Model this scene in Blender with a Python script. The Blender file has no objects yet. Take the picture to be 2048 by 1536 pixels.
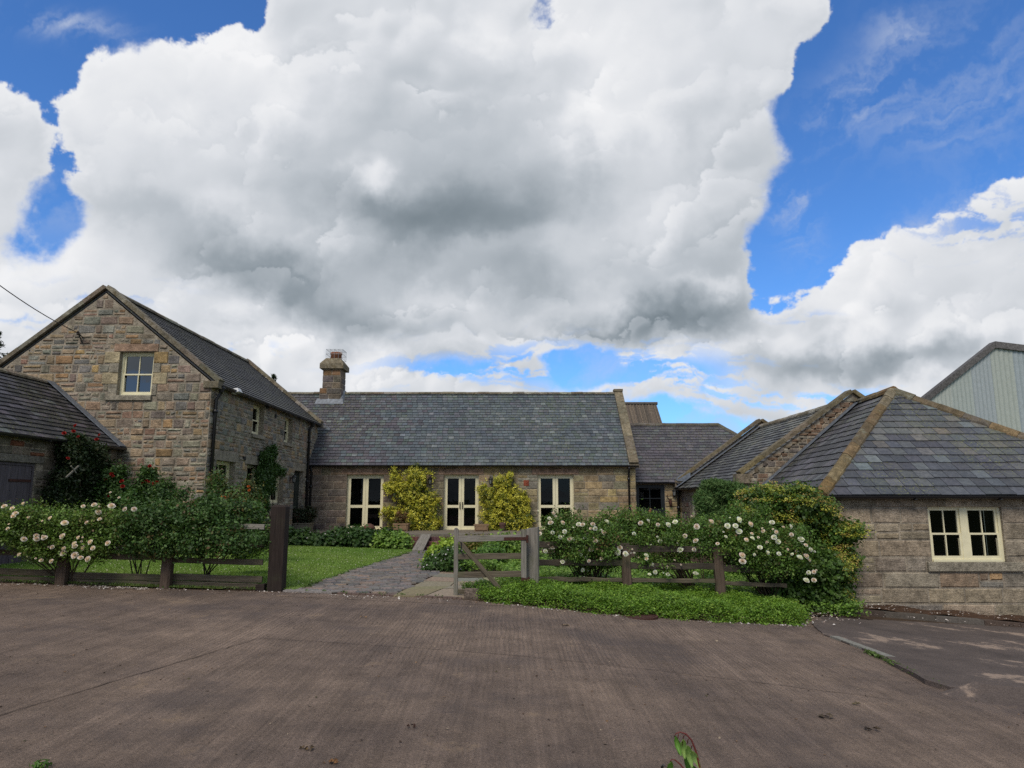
import bpy, math, random
import numpy as np
from mathutils import Vector, Matrix
R = math.radians
random.seed(7)
rng = np.random.default_rng(11)
scene = bpy.context.scene
COL = scene.collection

# ------------------------------------------------------------------ camera
EYE = 1.7
FPX = 1400.0                       # focal length in pixels of the 2048 px wide photograph
TH = math.atan(230 / FPX)          # the camera looks up by about nine degrees
cam_d = bpy.data.cameras.new('camera')
cam = bpy.data.objects.new('camera', cam_d); COL.objects.link(cam)
cam.location = (0, 0, EYE)
cam.rotation_euler = (math.pi / 2 + TH, 0, 0)
cam_d.sensor_width = 36.0
cam_d.lens = 36.0 * FPX / 2048.0
cam_d.clip_end = 5000
scene.camera = cam

# ------------------------------------------------------------------ measuring helpers
CT, ST = math.cos(TH), math.sin(TH)
def ray(u, v):
    r = (u - 1024) / FPX; p = (768 - v) / FPX
    return r / (CT - p * ST), (ST + p * CT) / (CT - p * ST)
def at(u, v, Y):
    a, b = ray(u, v); return Vector((a * Y, Y, EYE + b * Y))
def atX(u, v, X):
    a, b = ray(u, v); Y = X / a; return Vector((X, Y, EYE + b * Y))
def sky_dir(u, v):                 # azimuth and elevation of a direction
    a, b = ray(u, v); n = math.sqrt(1 + a * a + b * b)
    return math.atan2(a, 1.0), math.asin(b / n)
def sp(x, b): return math.log1p(math.exp(x * b)) / b if x * b < 40 else x
def smooth(x, a, b):
    t = min(1, max(0, (x - a) / (b - a))); return t * t * (3 - 2 * t)
def gz(X, Y):                      # height of the yard: it falls away to the right
    z = -0.03 * max(-14, min(X, 14)) - 0.05 * sp(max(-30, min(X, 14)) - 0.5, 2.0)
    z += 0.45 * smooth(Y, 17, 27) * smooth(X, 0, 4)
    return z
def G(u, v):
    a, b = ray(u, v); lo, hi = .5, 200
    for _ in range(50):
        m = (lo + hi) / 2
        if EYE + b * m > gz(a * m, m): lo = m
        else: hi = m
    return Vector((a * lo, lo, EYE + b * lo))

# ------------------------------------------------------------------ view transform
vs = scene.view_settings
scene.display_settings.display_device = 'sRGB'
vs.view_transform = 'Standard'; vs.look = 'None'; vs.exposure = 0.0; vs.gamma = 1.0; vs.use_curve_mapping = False
scene.cycles.max_bounces = 8
scene.cycles.transparent_max_bounces = 8
scene.cycles.use_denoising = False

# ------------------------------------------------------------------ node helper
class NT:
    def __init__(s, tree): s.t = tree; s.n = tree.nodes; s.l = tree.links
    def new(s, typ, **kw):
        nd = s.n.new(typ)
        for k, v in kw.items(): setattr(nd, k, v)
        return nd
    def link(s, a, b): s.l.new(a, b)
    def setin(s, sock, v):
        if hasattr(v, 'is_linked') or isinstance(v, bpy.types.NodeSocket): s.l.new(v, sock)
        else: sock.default_value = v
    def math(s, op, a, b=None, c=None, clamp=False):
        nd = s.n.new('ShaderNodeMath'); nd.operation = op; nd.use_clamp = clamp
        s.setin(nd.inputs[0], a)
        if b is not None: s.setin(nd.inputs[1], b)
        if c is not None: s.setin(nd.inputs[2], c)
        return nd.outputs[0]
    def vmath(s, op, a, b=None, scale=None):
        nd = s.n.new('ShaderNodeVectorMath'); nd.operation = op
        s.setin(nd.inputs[0], a)
        if b is not None: s.setin(nd.inputs[1], b)
        if scale is not None: s.setin(nd.inputs['Scale'], scale)
        return nd.outputs[1] if op in ('LENGTH', 'DOT_PRODUCT') else nd.outputs[0]
    def noise(s, vec, scale, detail=3, rough=.5, lac=2.0, dist=0.0, color=False):
        nd = s.n.new('ShaderNodeTexNoise')
        if vec is not None: s.l.new(vec, nd.inputs['Vector'])
        nd.inputs['Scale'].default_value = scale; nd.inputs['Detail'].default_value = detail
        nd.inputs['Roughness'].default_value = rough; nd.inputs['Lacunarity'].default_value = lac
        nd.inputs['Distortion'].default_value = dist
        return nd.outputs['Color'] if color else nd.outputs['Fac']
    def maprange(s, v, a, b, c=0.0, d=1.0, smooth=False):
        nd = s.n.new('ShaderNodeMapRange'); nd.clamp = True
        if smooth: nd.interpolation_type = 'SMOOTHSTEP'
        s.setin(nd.inputs[0], v)
        for i, q in enumerate((a, b, c, d)): s.setin(nd.inputs[i + 1], q)
        return nd.outputs[0]
    def mix(s, f, a, b, mode='MIX'):
        nd = s.n.new('ShaderNodeMix'); nd.data_type = 'RGBA'; nd.blend_type = mode
        s.setin(nd.inputs[0], f)
        for i, q in ((6, a), (7, b)):
            if isinstance(q, tuple) and len(q) == 3: q = (*q, 1)
            s.setin(nd.inputs[i], q)
        return nd.outputs[2]
    def ramp(s, f, stops, interp='LINEAR'):
        nd = s.n.new('ShaderNodeValToRGB'); cr = nd.color_ramp; cr.interpolation = interp
        while len(cr.elements) < len(stops): cr.elements.new(.5)
        for e, (p, c) in zip(cr.elements, stops):
            e.position = p; e.color = (*c, 1) if len(c) == 3 else c
        s.l.new(f, nd.inputs[0]); return nd.outputs[0]
# ------------------------------------------------------------------ sky with clouds
# The clear sky is the Sky Texture; the clouds are a field of noise computed here and laid
# over the whole dome by direction (azimuth, elevation).
SUN_EL, SUN_AZ = R(48), R(200)      # high sun behind the camera, veiled by cloud
class Noise2:
    def __init__(s, seed):
        r = np.random.default_rng(seed); s.n = 512
        a = r.random((s.n, s.n)) * 2 * np.pi
        s.gx = np.cos(a).astype(np.float32); s.gy = np.sin(a).astype(np.float32)
        s.px = r.random((s.n, s.n)).astype(np.float32); s.py = r.random((s.n, s.n)).astype(np.float32)
    def perlin(s, x, y):
        xi = np.floor(x).astype(int); yi = np.floor(y).astype(int); xf = (x - xi).astype(np.float32); yf = (y - yi).astype(np.float32)
        u = xf * xf * xf * (xf * (xf * 6 - 15) + 10); v = yf * yf * yf * (yf * (yf * 6 - 15) + 10)
        def gr(i, j):
            a = (xi + i) % s.n; b = (yi + j) % s.n
            return s.gx[b, a] * (xf - i) + s.gy[b, a] * (yf - j)
        p = gr(0, 0) * (1 - u) + gr(1, 0) * u; q = gr(0, 1) * (1 - u) + gr(1, 1) * u
        return (p * (1 - v) + q * v) * 1.4
    def fbm(s, x, y, octv, gain=.5, lac=2.03):
        o = 0; a = 1; t = 0
        for k in range(octv):
            o = o + a * s.perlin(x + 13.7 * k, y - 7.3 * k); t += a; a *= gain; x = x * lac; y = y * lac
        return o / t * 1.6
    def worley(s, x, y):
        xi = np.floor(x).astype(int); yi = np.floor(y).astype(int); xf = x - xi; yf = y - yi; d = np.full(x.shape, 9., np.float32)
        for i in (-1, 0, 1):
            for j in (-1, 0, 1):
                a = (xi + i) % s.n; b = (yi + j) % s.n
                dx = i + s.px[b, a] - xf; dy = j + s.py[b, a] - yf
                d = np.minimum(d, dx * dx + dy * dy)
        return d                                   # squared distance: round tops, creased valleys
    def billow(s, x, y, octv, gain=.5):
        o = 0; a = 1; t = 0
        for k in range(octv):
            o = o + a * (1 - 1.7 * s.worley(x + 31.3 * k, y + 17.9 * k)); t += a; a *= gain; x = x * 2.1; y = y * 2.1
        return o / t
def blur2(a, sg):
    h, w = a.shape; fy = np.fft.fftfreq(h)[:, None]; fx = np.fft.rfftfreq(w)[None, :]
    return np.fft.irfft2(np.fft.rfft2(a) * np.exp(-2 * (np.pi * sg) ** 2 * (fx * fx + fy * fy)), s=a.shape).astype(np.float32)
def in_poly(x, y, P):
    c = np.zeros(x.shape, bool); n = len(P)
    for i in range(n):
        x1, y1 = P[i]; x2, y2 = P[(i + 1) % n]
        if y1 == y2: continue
        m = (y1 > y) != (y2 > y)
        c ^= m & (x < (x2 - x1) * (y - y1) / (y2 - y1) + x1)
    return c
def sst(x, a, b):
    t = np.clip((x - a) / (b - a), 0, 1); return t * t * (3 - 2 * t)
CLEAR = [  # outlines of the openings between the clouds
 [(-900,-900),(536,-900),(536,0),(524,84),(503,96),(484,66),(468,40),(446,62),(425,88),(375,100),(335,98),(305,116),(280,106),(215,108),(168,116),(150,130),(166,156),(128,176),(108,180),(118,215),(128,262),(100,262),(56,214),(-10,156),(-900,60)],
 [(100,240),(140,250),(175,320),(165,366),(120,376),(84,340),(100,300)],
 [(70,362),(135,372),(195,402),(150,438),(172,470),(135,524),(50,520),(-10,500),(-300,490),(-10,470),(50,464),(22,430),(55,400)],
 [(1040,-900),(1120,-900),(1100,5),(1136,70),(1112,86),(1084,58),(1046,30),(1062,8)],
 [(1668,-900),(1663,0),(1640,50),(1592,62),(1570,140),(1578,180),(1545,198),(1498,212),(1530,222),(1568,290),(1535,330),(1532,400),(1505,470),(1482,545),(1492,560),(1508,605),(1560,592),(1605,583),(1650,562),(1658,535),(1690,522),(1705,490),(1742,507),(1775,478),(1825,468),(1900,418),(2060,342),(3000,200),(3000,-900)],
 [(1880,492),(1990,450),(2300,400),(2300,455),(2000,490),(1935,512)],
 [(1015,700),(1100,708),(1160,680),(1205,688),(1235,704),(1215,735),(1290,742),(1240,765),(1180,778),(1100,772),(1095,745),(1050,722)],
 [(1470,600),(1560,600),(1640,590),(1600,625),(1530,640),(1480,630)], [(1200,800),(1290,800),(1290,830),(1200,830)],
 [(960,745),(1090,752),(1060,765),(960,760)], [(700,690),(790,700),(760,712),(700,704)], [(270,480),(296,482),(294,500),(272,498)],
 [(1560,380),(1600,470),(1590,520),(1540,560),(1500,560),(1530,470)],
 [(585,654),(650,655),(632,667),(600,668)], [(815,728),(865,730),(855,750),(822,748)], [(880,700),(1010,694),(1020,708),(900,716)],
 [(1255,785),(1330,810),(1400,822),(1480,832),(1560,848),(1600,900),(1240,900)],
]
SHADES = [ # u, v, ru, rv, tilt, amount (negative is the shaded underside)
 (850,440,230,80,0,-.44),(860,425,400,160,0,-.15),(650,605,300,60,20,-.38),(480,510,150,60,35,-.20),(900,550,260,70,0,-.10),(1395,645,150,58,0,-.52),(1210,665,190,45,5,-.34),
 (1080,420,150,90,0,-.10),(1430,490,110,130,0,-.20),(1250,560,220,70,0,-.12),(1700,722,190,36,-5,-.42),(1930,700,140,30,0,-.20),(1640,640,50,20,0,-.14),(330,690,150,22,0,-.10),(900,745,140,16,0,-.12),(1780,600,70,35,0,-.10),(250,405,120,40,0,-.16),(560,330,200,70,0,-.08),
 (760,240,240,140,0,-.08),(1000,300,200,130,20,-.14),(1090,570,60,50,0,-.16),(30,270,110,60,0,-.08),(1450,270,110,90,0,-.14),(700,100,200,110,0,-.05),
 (745,345,48,42,0,.26),(1000,500,120,30,-8,.10),(880,600,160,30,10,.08),(620,450,110,60,20,.08),(1330,430,90,60,0,.10),(1560,620,60,30,0,.12),(1170,500,80,50,0,.08),(545,195,70,50,0,.12),(1220,70,150,80,20,.12),(1290,240,90,70,0,.12),(1190,280,50,90,0,.14),(440,385,60,50,0,.12),(1110,640,120,35,-15,.10),(1250,590,90,30,0,.10),
 (1720,560,120,60,0,.10),(1740,650,150,40,0,.10),(1430,565,50,22,0,.2),(620,720,230,60,0,.12),(300,250,120,70,0,.05),(470,80,60,60,0,.1),(1000,60,40,60,0,.1),(1480,690,120,30,0,.08),(60,560,160,40,0,.05)]
def clouds(az, el, detail):
    # directions -> a plane facing the farm; everything is measured there in photo units
    r = np.tan(np.clip(az, -1.25, 1.25)); t = np.tan(el) / np.cos(np.clip(az, -1.25, 1.25))
    f = CT + t * ST; u = 1024 + FPX * r / f; v = 768 - FPX * (t * CT - ST) / f
    N = Noise2(5); M = Noise2(9)
    wx = N.fbm(u / 210, v / 210, 7, .58) * 34; wy = M.fbm(u / 210, v / 210, 7, .58) * 30
    pu, pv = u + wx, v + wy
    m = np.ones(u.shape, np.float32)
    for P in CLEAR: m[in_poly(pu, pv, P)] = 0
    hi = detail > 6
    bu, bv = u + wx * 1.3, v + wy * 1.3
    bl = N.billow(bu / 110, bv / 88, 6 if hi else 3, .60)
    fb = M.fbm(u / 90, v / 70, detail, .62)
    k = 1.0 / STEP if hi else 1.0
    soft = blur2(m, 12 * k) * .4 + blur2(m, 40 * k) * .6
    field = soft + (bl * .34 + fb * .27) * (.55 + .45 * sst(np.abs(soft - .5), .5, .1)) - .14
    wid = .05 + .28 * sst(M.fbm(u / 330 + 9, v / 330, 3), 0, .5)
    wid = wid + .22 * sst(v, 620, 820)
    alpha = sst(field, .40 - wid * .3, .46 + wid)
    stk = M.fbm(u / 170 + wx / 50, v / 34 + wy / 40, 6, .58)
    thin = np.zeros(u.shape, np.float32)
    for (cu, cv, ru, rv, am) in ((1130, 732, 290, 44, 1.08), (1980, 455, 190, 55, .8), (1480, 800, 330, 34, .7), (870, 735, 90, 24, .7), (420, 700, 120, 22, .6), (1330, 745, 120, 26, .7), (1620, 640, 60, 18, .5), (1750, 800, 160, 22, .5), (60, 640, 90, 20, .5), (200, 590, 130, 26, .5), (1900, 400, 120, 30, .5)):
        thin += am * np.exp(-((u - cu) / ru) ** 2 - ((v - cv) / rv) ** 2)
    alpha = alpha * (1 - np.clip(thin, 0, 1) * sst(stk + (thin - .6) * .5, -.12, .30))
    # light falls from above and left: lobes with bright rims towards it, overlapping one another
    lit = np.zeros(u.shape, np.float32)
    def toward(b, dx, dy): return b - np.roll(b, (-int(max(1, dy * k)), int(max(1, dx * k))), (0, 1))
    for (su_, sv_, o1, amp, lev) in ((400, 320, 3, .15, 2.3), (210, 170, 51, .07, 2.0)):
        q = N.billow(bu / su_ + o1, bv / sv_, 7 if hi else 3, .56) + .35 * M.fbm(u / su_ / 1.3 + o1, v / sv_, 4, .5)
        g = toward(blur2(q, 7 * k), 10, 14); face = sst(g, -.02, .10)
        f = (q * lev) % 1.0; saw = sst(f, 0, .10) * (1 - f) ** .8
        lit += amp * (saw - .38) * face
        lit += toward(blur2(q, 9 * k), 12, 18) * amp * 1.7
    fine = toward(blur2(N.billow(bu / 70, bv / 58, 4, .6), 1.2 * k), 4, 6)
    calm = .25 + .75 * sst(N.fbm(u / 380 + 40, v / 300, 3), -.3, .3)
    calm = np.clip(calm + .55 * sst(v, 540, 680), 0, 1.25); lit = lit * (1 + .7 * sst(v, 540, 680))
    edgeband = 1 - sst(field, .55, 1.0)
    lum = .875 + np.clip(lit * calm, -.22, .12) + .06 * fine * (edgeband * .8 + .2 * calm) + .05 * M.fbm(bu / 420, bv / 330, 6, .55)
    lum = lum + .10 * np.clip(toward(blur2(field, 12 * k), 14, 26) * 2.2, -1, 1) * 1.2
    su, sv = u + wx * 2.2, v + wy * 2.0
    for (cu, cv, ru, rv, ro, am) in SHADES:
        c, s_ = math.cos(R(ro)), math.sin(R(ro)); du, dv = su - cu, sv - cv
        q = ((du * c + dv * s_) / ru) ** 2 + ((-du * s_ + dv * c) / rv) ** 2
        lum = lum + (am * .78 if am < 0 else am) * np.exp(-q * 1.05)
    lum = lum + .05 * (1 - sst(field, .5, .8))
    lum = np.clip(np.where(lum > .9, .9 + (lum - .9) * .6, lum), .05, 1)
    # thin cirrus in the clear parts
    cs, sn = math.cos(R(-30)), math.sin(R(-30)); a_ = (u * cs + v * sn); b_ = (-u * sn + v * cs)
    ci = N.fbm(a_ / 330 + wx / 60, b_ / 90 + wy / 40, 6, .6)
    reg = np.zeros(u.shape, np.float32)
    for (cu, cv, ru, rv, ro, am) in [(140,60,110,30,12,.8),(1800,70,60,30,-10,.5),(1720,200,130,60,-38,.75),(1950,150,150,170,0,.32),(1900,240,130,60,-20,.35),(1940,425,260,34,-28,1.5),(1960,500,200,60,-20,1.0),(1590,430,45,90,-10,.8),(1560,370,40,30,0,.5),(1130,735,170,45,0,.55),(120,420,90,70,0,.3),(1400,850,300,30,5,.5),(860,725,120,20,0,.6)]:
        c, s_ = math.cos(R(ro)), math.sin(R(ro)); du, dv = u + wx - cu, v + wy - cv
        reg += am * np.exp(-((du * c + dv * s_) / ru) ** 2 - ((-du * s_ + dv * c) / rv) ** 2)
    wsp = np.clip(sst(ci, -.35, .7) * reg, 0, .85)
    return np.stack([lum, alpha, wsp, alpha * 0 + 1], -1).astype(np.float32)
W_, H_ = 4096, 2048
STEP = 2.15
LITSIGN = 1
def cloud_map():
    # coarse map of the whole dome, then a fine window over the part seen from the yard
    full = np.zeros((H_, W_, 4), np.float32)
    q = 8
    az = ((np.arange(W_ // q) + .5) / (W_ // q) - .5) * 2 * np.pi; el = ((np.arange(H_ // q) + .5) / (H_ // q) - .5) * np.pi
    A, E = np.meshgrid(az, el)
    N = Noise2(21)
    X, Y, Z = np.cos(E) * np.sin(A), np.cos(E) * np.cos(A), np.sin(E) + .25
    Z = np.maximum(Z, .2); px, py = X / Z, Y / Z
    f = N.fbm(px * 1.3, py * 1.3, 6, .55) + .5 * N.fbm(px * .5 + 3, py * .5, 3)
    al = .55 + .43 * sst(f, -.30, .1)
    l = np.clip(.78 - .25 * sst(f, .1, .8) + .1 * N.fbm(px * 3, py * 3, 4), 0, 1)
    big = np.stack([l, al, al * 0, al * 0 + 1], -1).astype(np.float32)
    full[:] = np.repeat(np.repeat(big, q, 0), q, 1)
    x0, x1 = int(W_ * (.5 - 57 / 360)), int(W_ * (.5 + 57 / 360)); y0, y1 = int(H_ * (.5 - 6 / 180)), int(H_ * (.5 + 54 / 180))
    az = ((np.arange(x0, x1) + .5) / W_ - .5) * 2 * np.pi; el = ((np.arange(y0, y1) + .5) / H_ - .5) * np.pi
    A, E = np.meshgrid(az, el)
    win = clouds(A.astype(np.float32), E.astype(np.float32), 8)
    w = sst(np.minimum.reduce([(A - A.min()) / .12, (A.max() - A) / .12, (E.max() - E) / .12]), 0, 1)[..., None]
    full[y0:y1, x0:x1] = full[y0:y1, x0:x1] * (1 - w) + win * w
    return full
SKY_TINT = (.50, .86, 1.30)
SKY_GAIN = .132
def build_world():
    w = bpy.data.worlds.new('World'); scene.world = w; w.use_nodes = True
    T = NT(w.node_tree); T.n.clear()
    out = T.new('ShaderNodeOutputWorld'); bg = T.new('ShaderNodeBackground')
    T.link(bg.outputs[0], out.inputs[0])
    sky = T.new('ShaderNodeTexSky', sky_type='NISHITA', sun_disc=False)
    sky.sun_elevation = SUN_EL; sky.sun_rotation = SUN_AZ
    sky.air_density = 1.0; sky.dust_density = 0.3; sky.ozone_density = 2.5
    px = cloud_map()
    im = bpy.data.images.new('cloud field', W_, H_, alpha=True, float_buffer=True)
    im.colorspace_settings.name = 'Non-Color'; im.alpha_mode = 'CHANNEL_PACKED'
    im.pixels.foreach_set(px.ravel()); im.update()
    tc = T.new('ShaderNodeTexCoord'); d = tc.outputs['Generated']
    rot = T.new('ShaderNodeMapping'); rot.inputs['Rotation'].default_value = (0, 0, R(-90)) ; T.link(d, rot.inputs[0])
    env = T.new('ShaderNodeTexEnvironment'); env.image = im; env.interpolation = 'Linear'; T.link(rot.outputs[0], env.inputs[0])
    sep = T.new('ShaderNodeSeparateXYZ'); T.link(d, sep.inputs[0])
    skyc = T.vmath('MULTIPLY', sky.outputs[0], tuple(SKY_GAIN * c for c in SKY_TINT))
    ch = T.new('ShaderNodeSeparateColor'); T.link(env.outputs['Color'], ch.inputs[0])
    cc = T.ramp(ch.outputs[0], [(0, (.085, .115, .135)), (.25, (.145, .185, .215)), (.5, (.29, .335, .375)), (.72, (.50, .54, .585)), (.88, (.70, .725, .765)), (1, (.90, .905, .92))])
    c1 = T.mix(ch.outputs[2], skyc, (.50, .57, .72))
    c2 = T.mix(ch.outputs[1], c1, cc)
    c3 = T.mix(T.maprange(sep.outputs[2], -.01, -.06, 0, 1), c2, (.10, .10, .07))
    T.link(c3, bg.inputs[0]); bg.inputs[1].default_value = 1.0
    w.cycles.sampling_method = 'MANUAL'; w.cycles.sample_map_resolution = 1024
if 'NOSKY' not in globals():
    build_world()
    sun_d = bpy.data.lights.new('sun', 'SUN'); sun = bpy.data.objects.new('sun', sun_d); COL.objects.link(sun)
    sun_d.energy = 2.3; sun_d.angle = R(24); sun_d.color = (1.0, .90, .76)
    _sd = Vector((math.sin(SUN_AZ) * math.cos(SUN_EL), math.cos(SUN_AZ) * math.cos(SUN_EL), math.sin(SUN_EL)))
    sun.rotation_euler = _sd.to_track_quat('Z', 'Y').to_euler()
    sun.location = _sd * 60
# ------------------------------------------------------------------ materials
MATS = {}
def new_mat(name):
    m = bpy.data.materials.new(name); m.use_nodes = True
    T = NT(m.node_tree); b = T.n['Principled BSDF']
    MATS[name] = m
    return m, T, b
def coords(T, scale=(1, 1, 1)):
    g = T.new('ShaderNodeNewGeometry'); mp = T.new('ShaderNodeMapping'); mp.inputs['Scale'].default_value = scale
    T.link(g.outputs['Position'], mp.inputs[0]); return mp.outputs[0]
def attr(T):
    a = T.new('ShaderNodeAttribute'); a.attribute_name = 'Col'; return a.outputs['Color']
def bump(T, b, h, strength=.5, dist=.02):
    n = T.new('ShaderNodeBump'); n.inputs['Strength'].default_value = strength; n.inputs['Distance'].default_value = dist
    T.link(h, n.inputs['Height']); T.link(n.outputs[0], b.inputs['Normal'])
def mul(T, col, v, lo=.7, hi=1.3):     # multiply a colour by a noise value mapped to lo..hi
    f = T.maprange(v, .32, .68, lo, hi); c = T.new('ShaderNodeCombineXYZ')
    for i in range(3): T.link(f, c.inputs[i])
    return T.vmath('MULTIPLY', col, c.outputs[0])

def mat_stone(name, tool=(6, 6, 30), moss=.0, grime=.5, lichen=.35):
    m, T, b = new_mat(name)
    c = attr(T); p = coords(T)
    n1 = T.noise(p, 5, 6, .65); n2 = T.noise(coords(T, tool), 2.2, 5, .65); n3 = T.noise(p, 40, 4, .7); n4 = T.noise(p, .55, 5, .6)
    c = mul(T, c, n1, .60, 1.42); c = mul(T, c, n3, .66, 1.34); c = mul(T, c, n2, .8, 1.2)
    c = T.mix(T.maprange(n4, .48, .72, 0, grime, True), c, T.vmath('MULTIPLY', c, (.58, .62, .60)))
    l = T.maprange(T.noise(p, 3.2, 8, .7), .56, .70, 0, lichen, True)
    c = T.mix(l, c, (.23, .23, .175))
    if moss: c = T.mix(T.maprange(T.noise(p, 9, 7, .7), .5 , .62, 0, moss, True), c, (.12, .095, .05))
    T.link(c, b.inputs['Base Color']); b.inputs['Roughness'].default_value = .93; b.inputs['Specular IOR Level'].default_value = .2
    h = T.math('ADD', T.math('ADD', T.math('MULTIPLY', n2, .9), T.math('MULTIPLY', n3, .45)), T.math('MULTIPLY', n1, .6))
    bump(T, b, h, .75, .03)
    return m
mat_stone('sandstone rubble', (5, 5, 16))
mat_stone('sandstone ashlar', (5, 5, 34), grime=.35, lichen=.25)
mat_stone('dressed stone', (6, 6, 9), grime=.3, lichen=.2)
mat_stone('lichened stone', (8, 8, 8), moss=.75, grime=.6, lichen=.7)

def mat_slate():
    m, T, b = new_mat('slate')
    c = attr(T); p = coords(T)
    n1 = T.noise(p, 11, 5, .6); n2 = T.noise(coords(T, (3, 14, 14)), 3, 5, .7)
    c = mul(T, c, n1, .72, 1.28); c = mul(T, c, n2, .86, 1.14)
    # damp streaks and yellow-green lichen freckles
    n3 = T.noise(p, .8, 5, .6)
    c = T.mix(T.maprange(n3, .45, .7, 0, .5, True), c, T.vmath('MULTIPLY', c, (.72, .76, .78)))
    sp_ = T.math('MULTIPLY', T.maprange(T.noise(p, 18, 5, .75), .54, .64, 0, 1, True), T.maprange(T.noise(p, .45, 3, .6), .42, .58, 0, .75, True))
    c = T.mix(sp_, c, (.20, .215, .07))
    wh = T.math('MULTIPLY', T.maprange(T.noise(p, 19, 3, .7), .66, .73, 0, 1, True), .35)
    c = T.mix(wh, c, (.33, .34, .33))
    T.link(c, b.inputs['Base Color'])
    T.link(T.maprange(n1, .3, .7, .42, .68), b.inputs['Roughness']); b.inputs['Specular IOR Level'].default_value = .45
    bump(T, b, T.math('ADD', n2, T.math('MULTIPLY', n1, .5)), .35, .006)
mat_slate()

def mat_plain(name, col, rough=.6, var=.12, scale=12, spec=.4, metal=0, bmp=.0, coat=0):
    m, T, b = new_mat(name); p = coords(T)
    n = T.noise(p, scale, 5, .6)
    rgb = T.new('ShaderNodeRGB'); rgb.outputs[0].default_value = (*col, 1)
    c = mul(T, rgb.outputs[0], n, 1 - var, 1 + var)
    T.link(c, b.inputs['Base Color']); b.inputs['Roughness'].default_value = rough
    b.inputs['Specular IOR Level'].default_value = spec; b.inputs['Metallic'].default_value = metal
    if bmp: bump(T, b, n, bmp, .01)
    return m
mat_plain('cream paint', (.74, .69, .47), .45, .07, 7, .4, bmp=.05)
mat_plain('gutter black', (.012, .012, .014), .38, .2, 20, .5)
mat_plain('lead', (.15, .17, .20), .55, .35, 9, .5, .25, .3)
mat_plain('terracotta', (.28, .115, .06), .8, .25, 14, .3, bmp=.3)
mat_plain('galvanised wire', (.38, .40, .42), .45, .1, 20, .5, .6)
mat_plain('roofing felt', (.03, .03, .032), .9, .2)
mat_plain('dark door paint', (.010, .014, .017), .42, .15, 9, .5)
mat_plain('green door paint', (.012, .022, .020), .42, .15, 9, .5)
mat_plain('rusty iron', (.055, .022, .016), .85, .5, 30, .3, bmp=.4)
mat_plain('black iron', (.012, .012, .012), .5, .2, 20, .5)
mat_plain('curtain', (.10, .095, .09), .9, .25, 5)
mat_plain('plant stem', (.06, .042, .026), .85, .3, 20)
mat_plain('green stem', (.07, .10, .03), .7, .3, 20)
mat_plain('red stem', (.12, .022, .018), .5, .2, 30)
mat_plain('copper bird', (.24, .085, .045), .5, .45, 40, .4, bmp=.3)
mat_plain('slate blue feather', (.10, .105, .115), .6, .3, 40)
mat_plain('white lamp', (.55, .57, .60), .4, .05, 9)
mat_plain('lamp glass', (.20, .21, .21), .15, .1, 9, .6)
mat_plain('cable', (.02, .02, .022), .6, .1)
mat_plain('ceramic', (.04, .03, .025), .3, .1)
mat_plain('unlit room panel', (.010, .010, .011), .9, .3, 3)  # room darkness given as colour, for panels behind windows and glazed doors

def mat_glass(name, k):
    m, T, b = new_mat(name); T.n.remove(b)
    out = T.n['Material Output']
    gl = T.new('ShaderNodeBsdfGlossy'); gl.inputs['Roughness'].default_value = .02; gl.inputs['Color'].default_value = (.9, .95, 1, 1)
    tr = T.new('ShaderNodeBsdfTransparent'); tr.inputs['Color'].default_value = (.34, .37, .37, 1)
    fr = T.new('ShaderNodeFresnel'); fr.inputs['IOR'].default_value = 1.5
    # old glass is never quite flat
    bp = T.new('ShaderNodeBump'); bp.inputs['Strength'].default_value = .06; bp.inputs['Distance'].default_value = .02
    T.link(T.noise(coords(T), 2.3, 2), bp.inputs['Height']); T.link(bp.outputs[0], gl.inputs['Normal'])
    mx = T.new('ShaderNodeMixShader'); T.link(T.math('MULTIPLY', fr.outputs[0], k, clamp=True), mx.inputs[0]); T.link(tr.outputs[0], mx.inputs[1]); T.link(gl.outputs[0], mx.inputs[2])
    T.link(mx.outputs[0], out.inputs[0])
mat_glass('window glass', .45)
mat_glass('sky lit glass', 3.0)

def mat_wood(name, base, dark, scale=(1, 1, 1), green=.3):
    m, T, b = new_mat(name)
    # grain runs along the piece: the mesh carries its grain direction in a second attribute
    g = T.new('ShaderNodeAttribute'); g.attribute_name = 'Grain'
    v = g.outputs['Vector']
    mp = T.new('ShaderNodeMapping'); mp.inputs['Scale'].default_value = (1.2, 26, 26); T.link(v, mp.inputs[0])
    n = T.noise(mp.outputs[0], 2.0, 6, .65, dist=.3)
    mp2 = T.new('ShaderNodeMapping'); mp2.inputs['Scale'].default_value = (.8, 60, 60); T.link(v, mp2.inputs[0])
    n2 = T.noise(mp2.outputs[0], 1.6, 4, .7)
    c = T.ramp(n, [(.25, dark), (.45, tuple(.6 * a + .4 * d for a, d in zip(base, dark))), (.62, base), (.85, tuple(min(1, a * 1.35) for a in base))])
    c = mul(T, c, n2, .72, 1.22)
    gr = T.maprange(T.noise(coords(T), 2.4, 6, .65), .5, .68, 0, green, True)
    c = T.mix(gr, c, (.085, .105, .045))
    T.link(c, b.inputs['Base Color']); b.inputs['Roughness'].default_value = .9; b.inputs['Specular IOR Level'].default_value = .2
    bump(T, b, T.math('ADD', n, T.math('MULTIPLY', n2, .6)), .7, .012)
mat_wood('weathered rail', (.15, .125, .09), (.045, .036, .027), green=.5)
mat_wood('silver oak', (.27, .25, .22), (.075, .068, .058), green=.3)
mat_wood('dark stained post', (.038, .028, .024), (.012, .009, .008), green=.12)
mat_wood('old plank', (.12, .105, .12), (.045, .04, .045), green=.0)
mat_wood('brown post', (.13, .095, .072), (.03, .022, .017), green=.3)
mat_wood('dark rail', (.085, .07, .055), (.028, .022, .018), green=.35)

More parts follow.
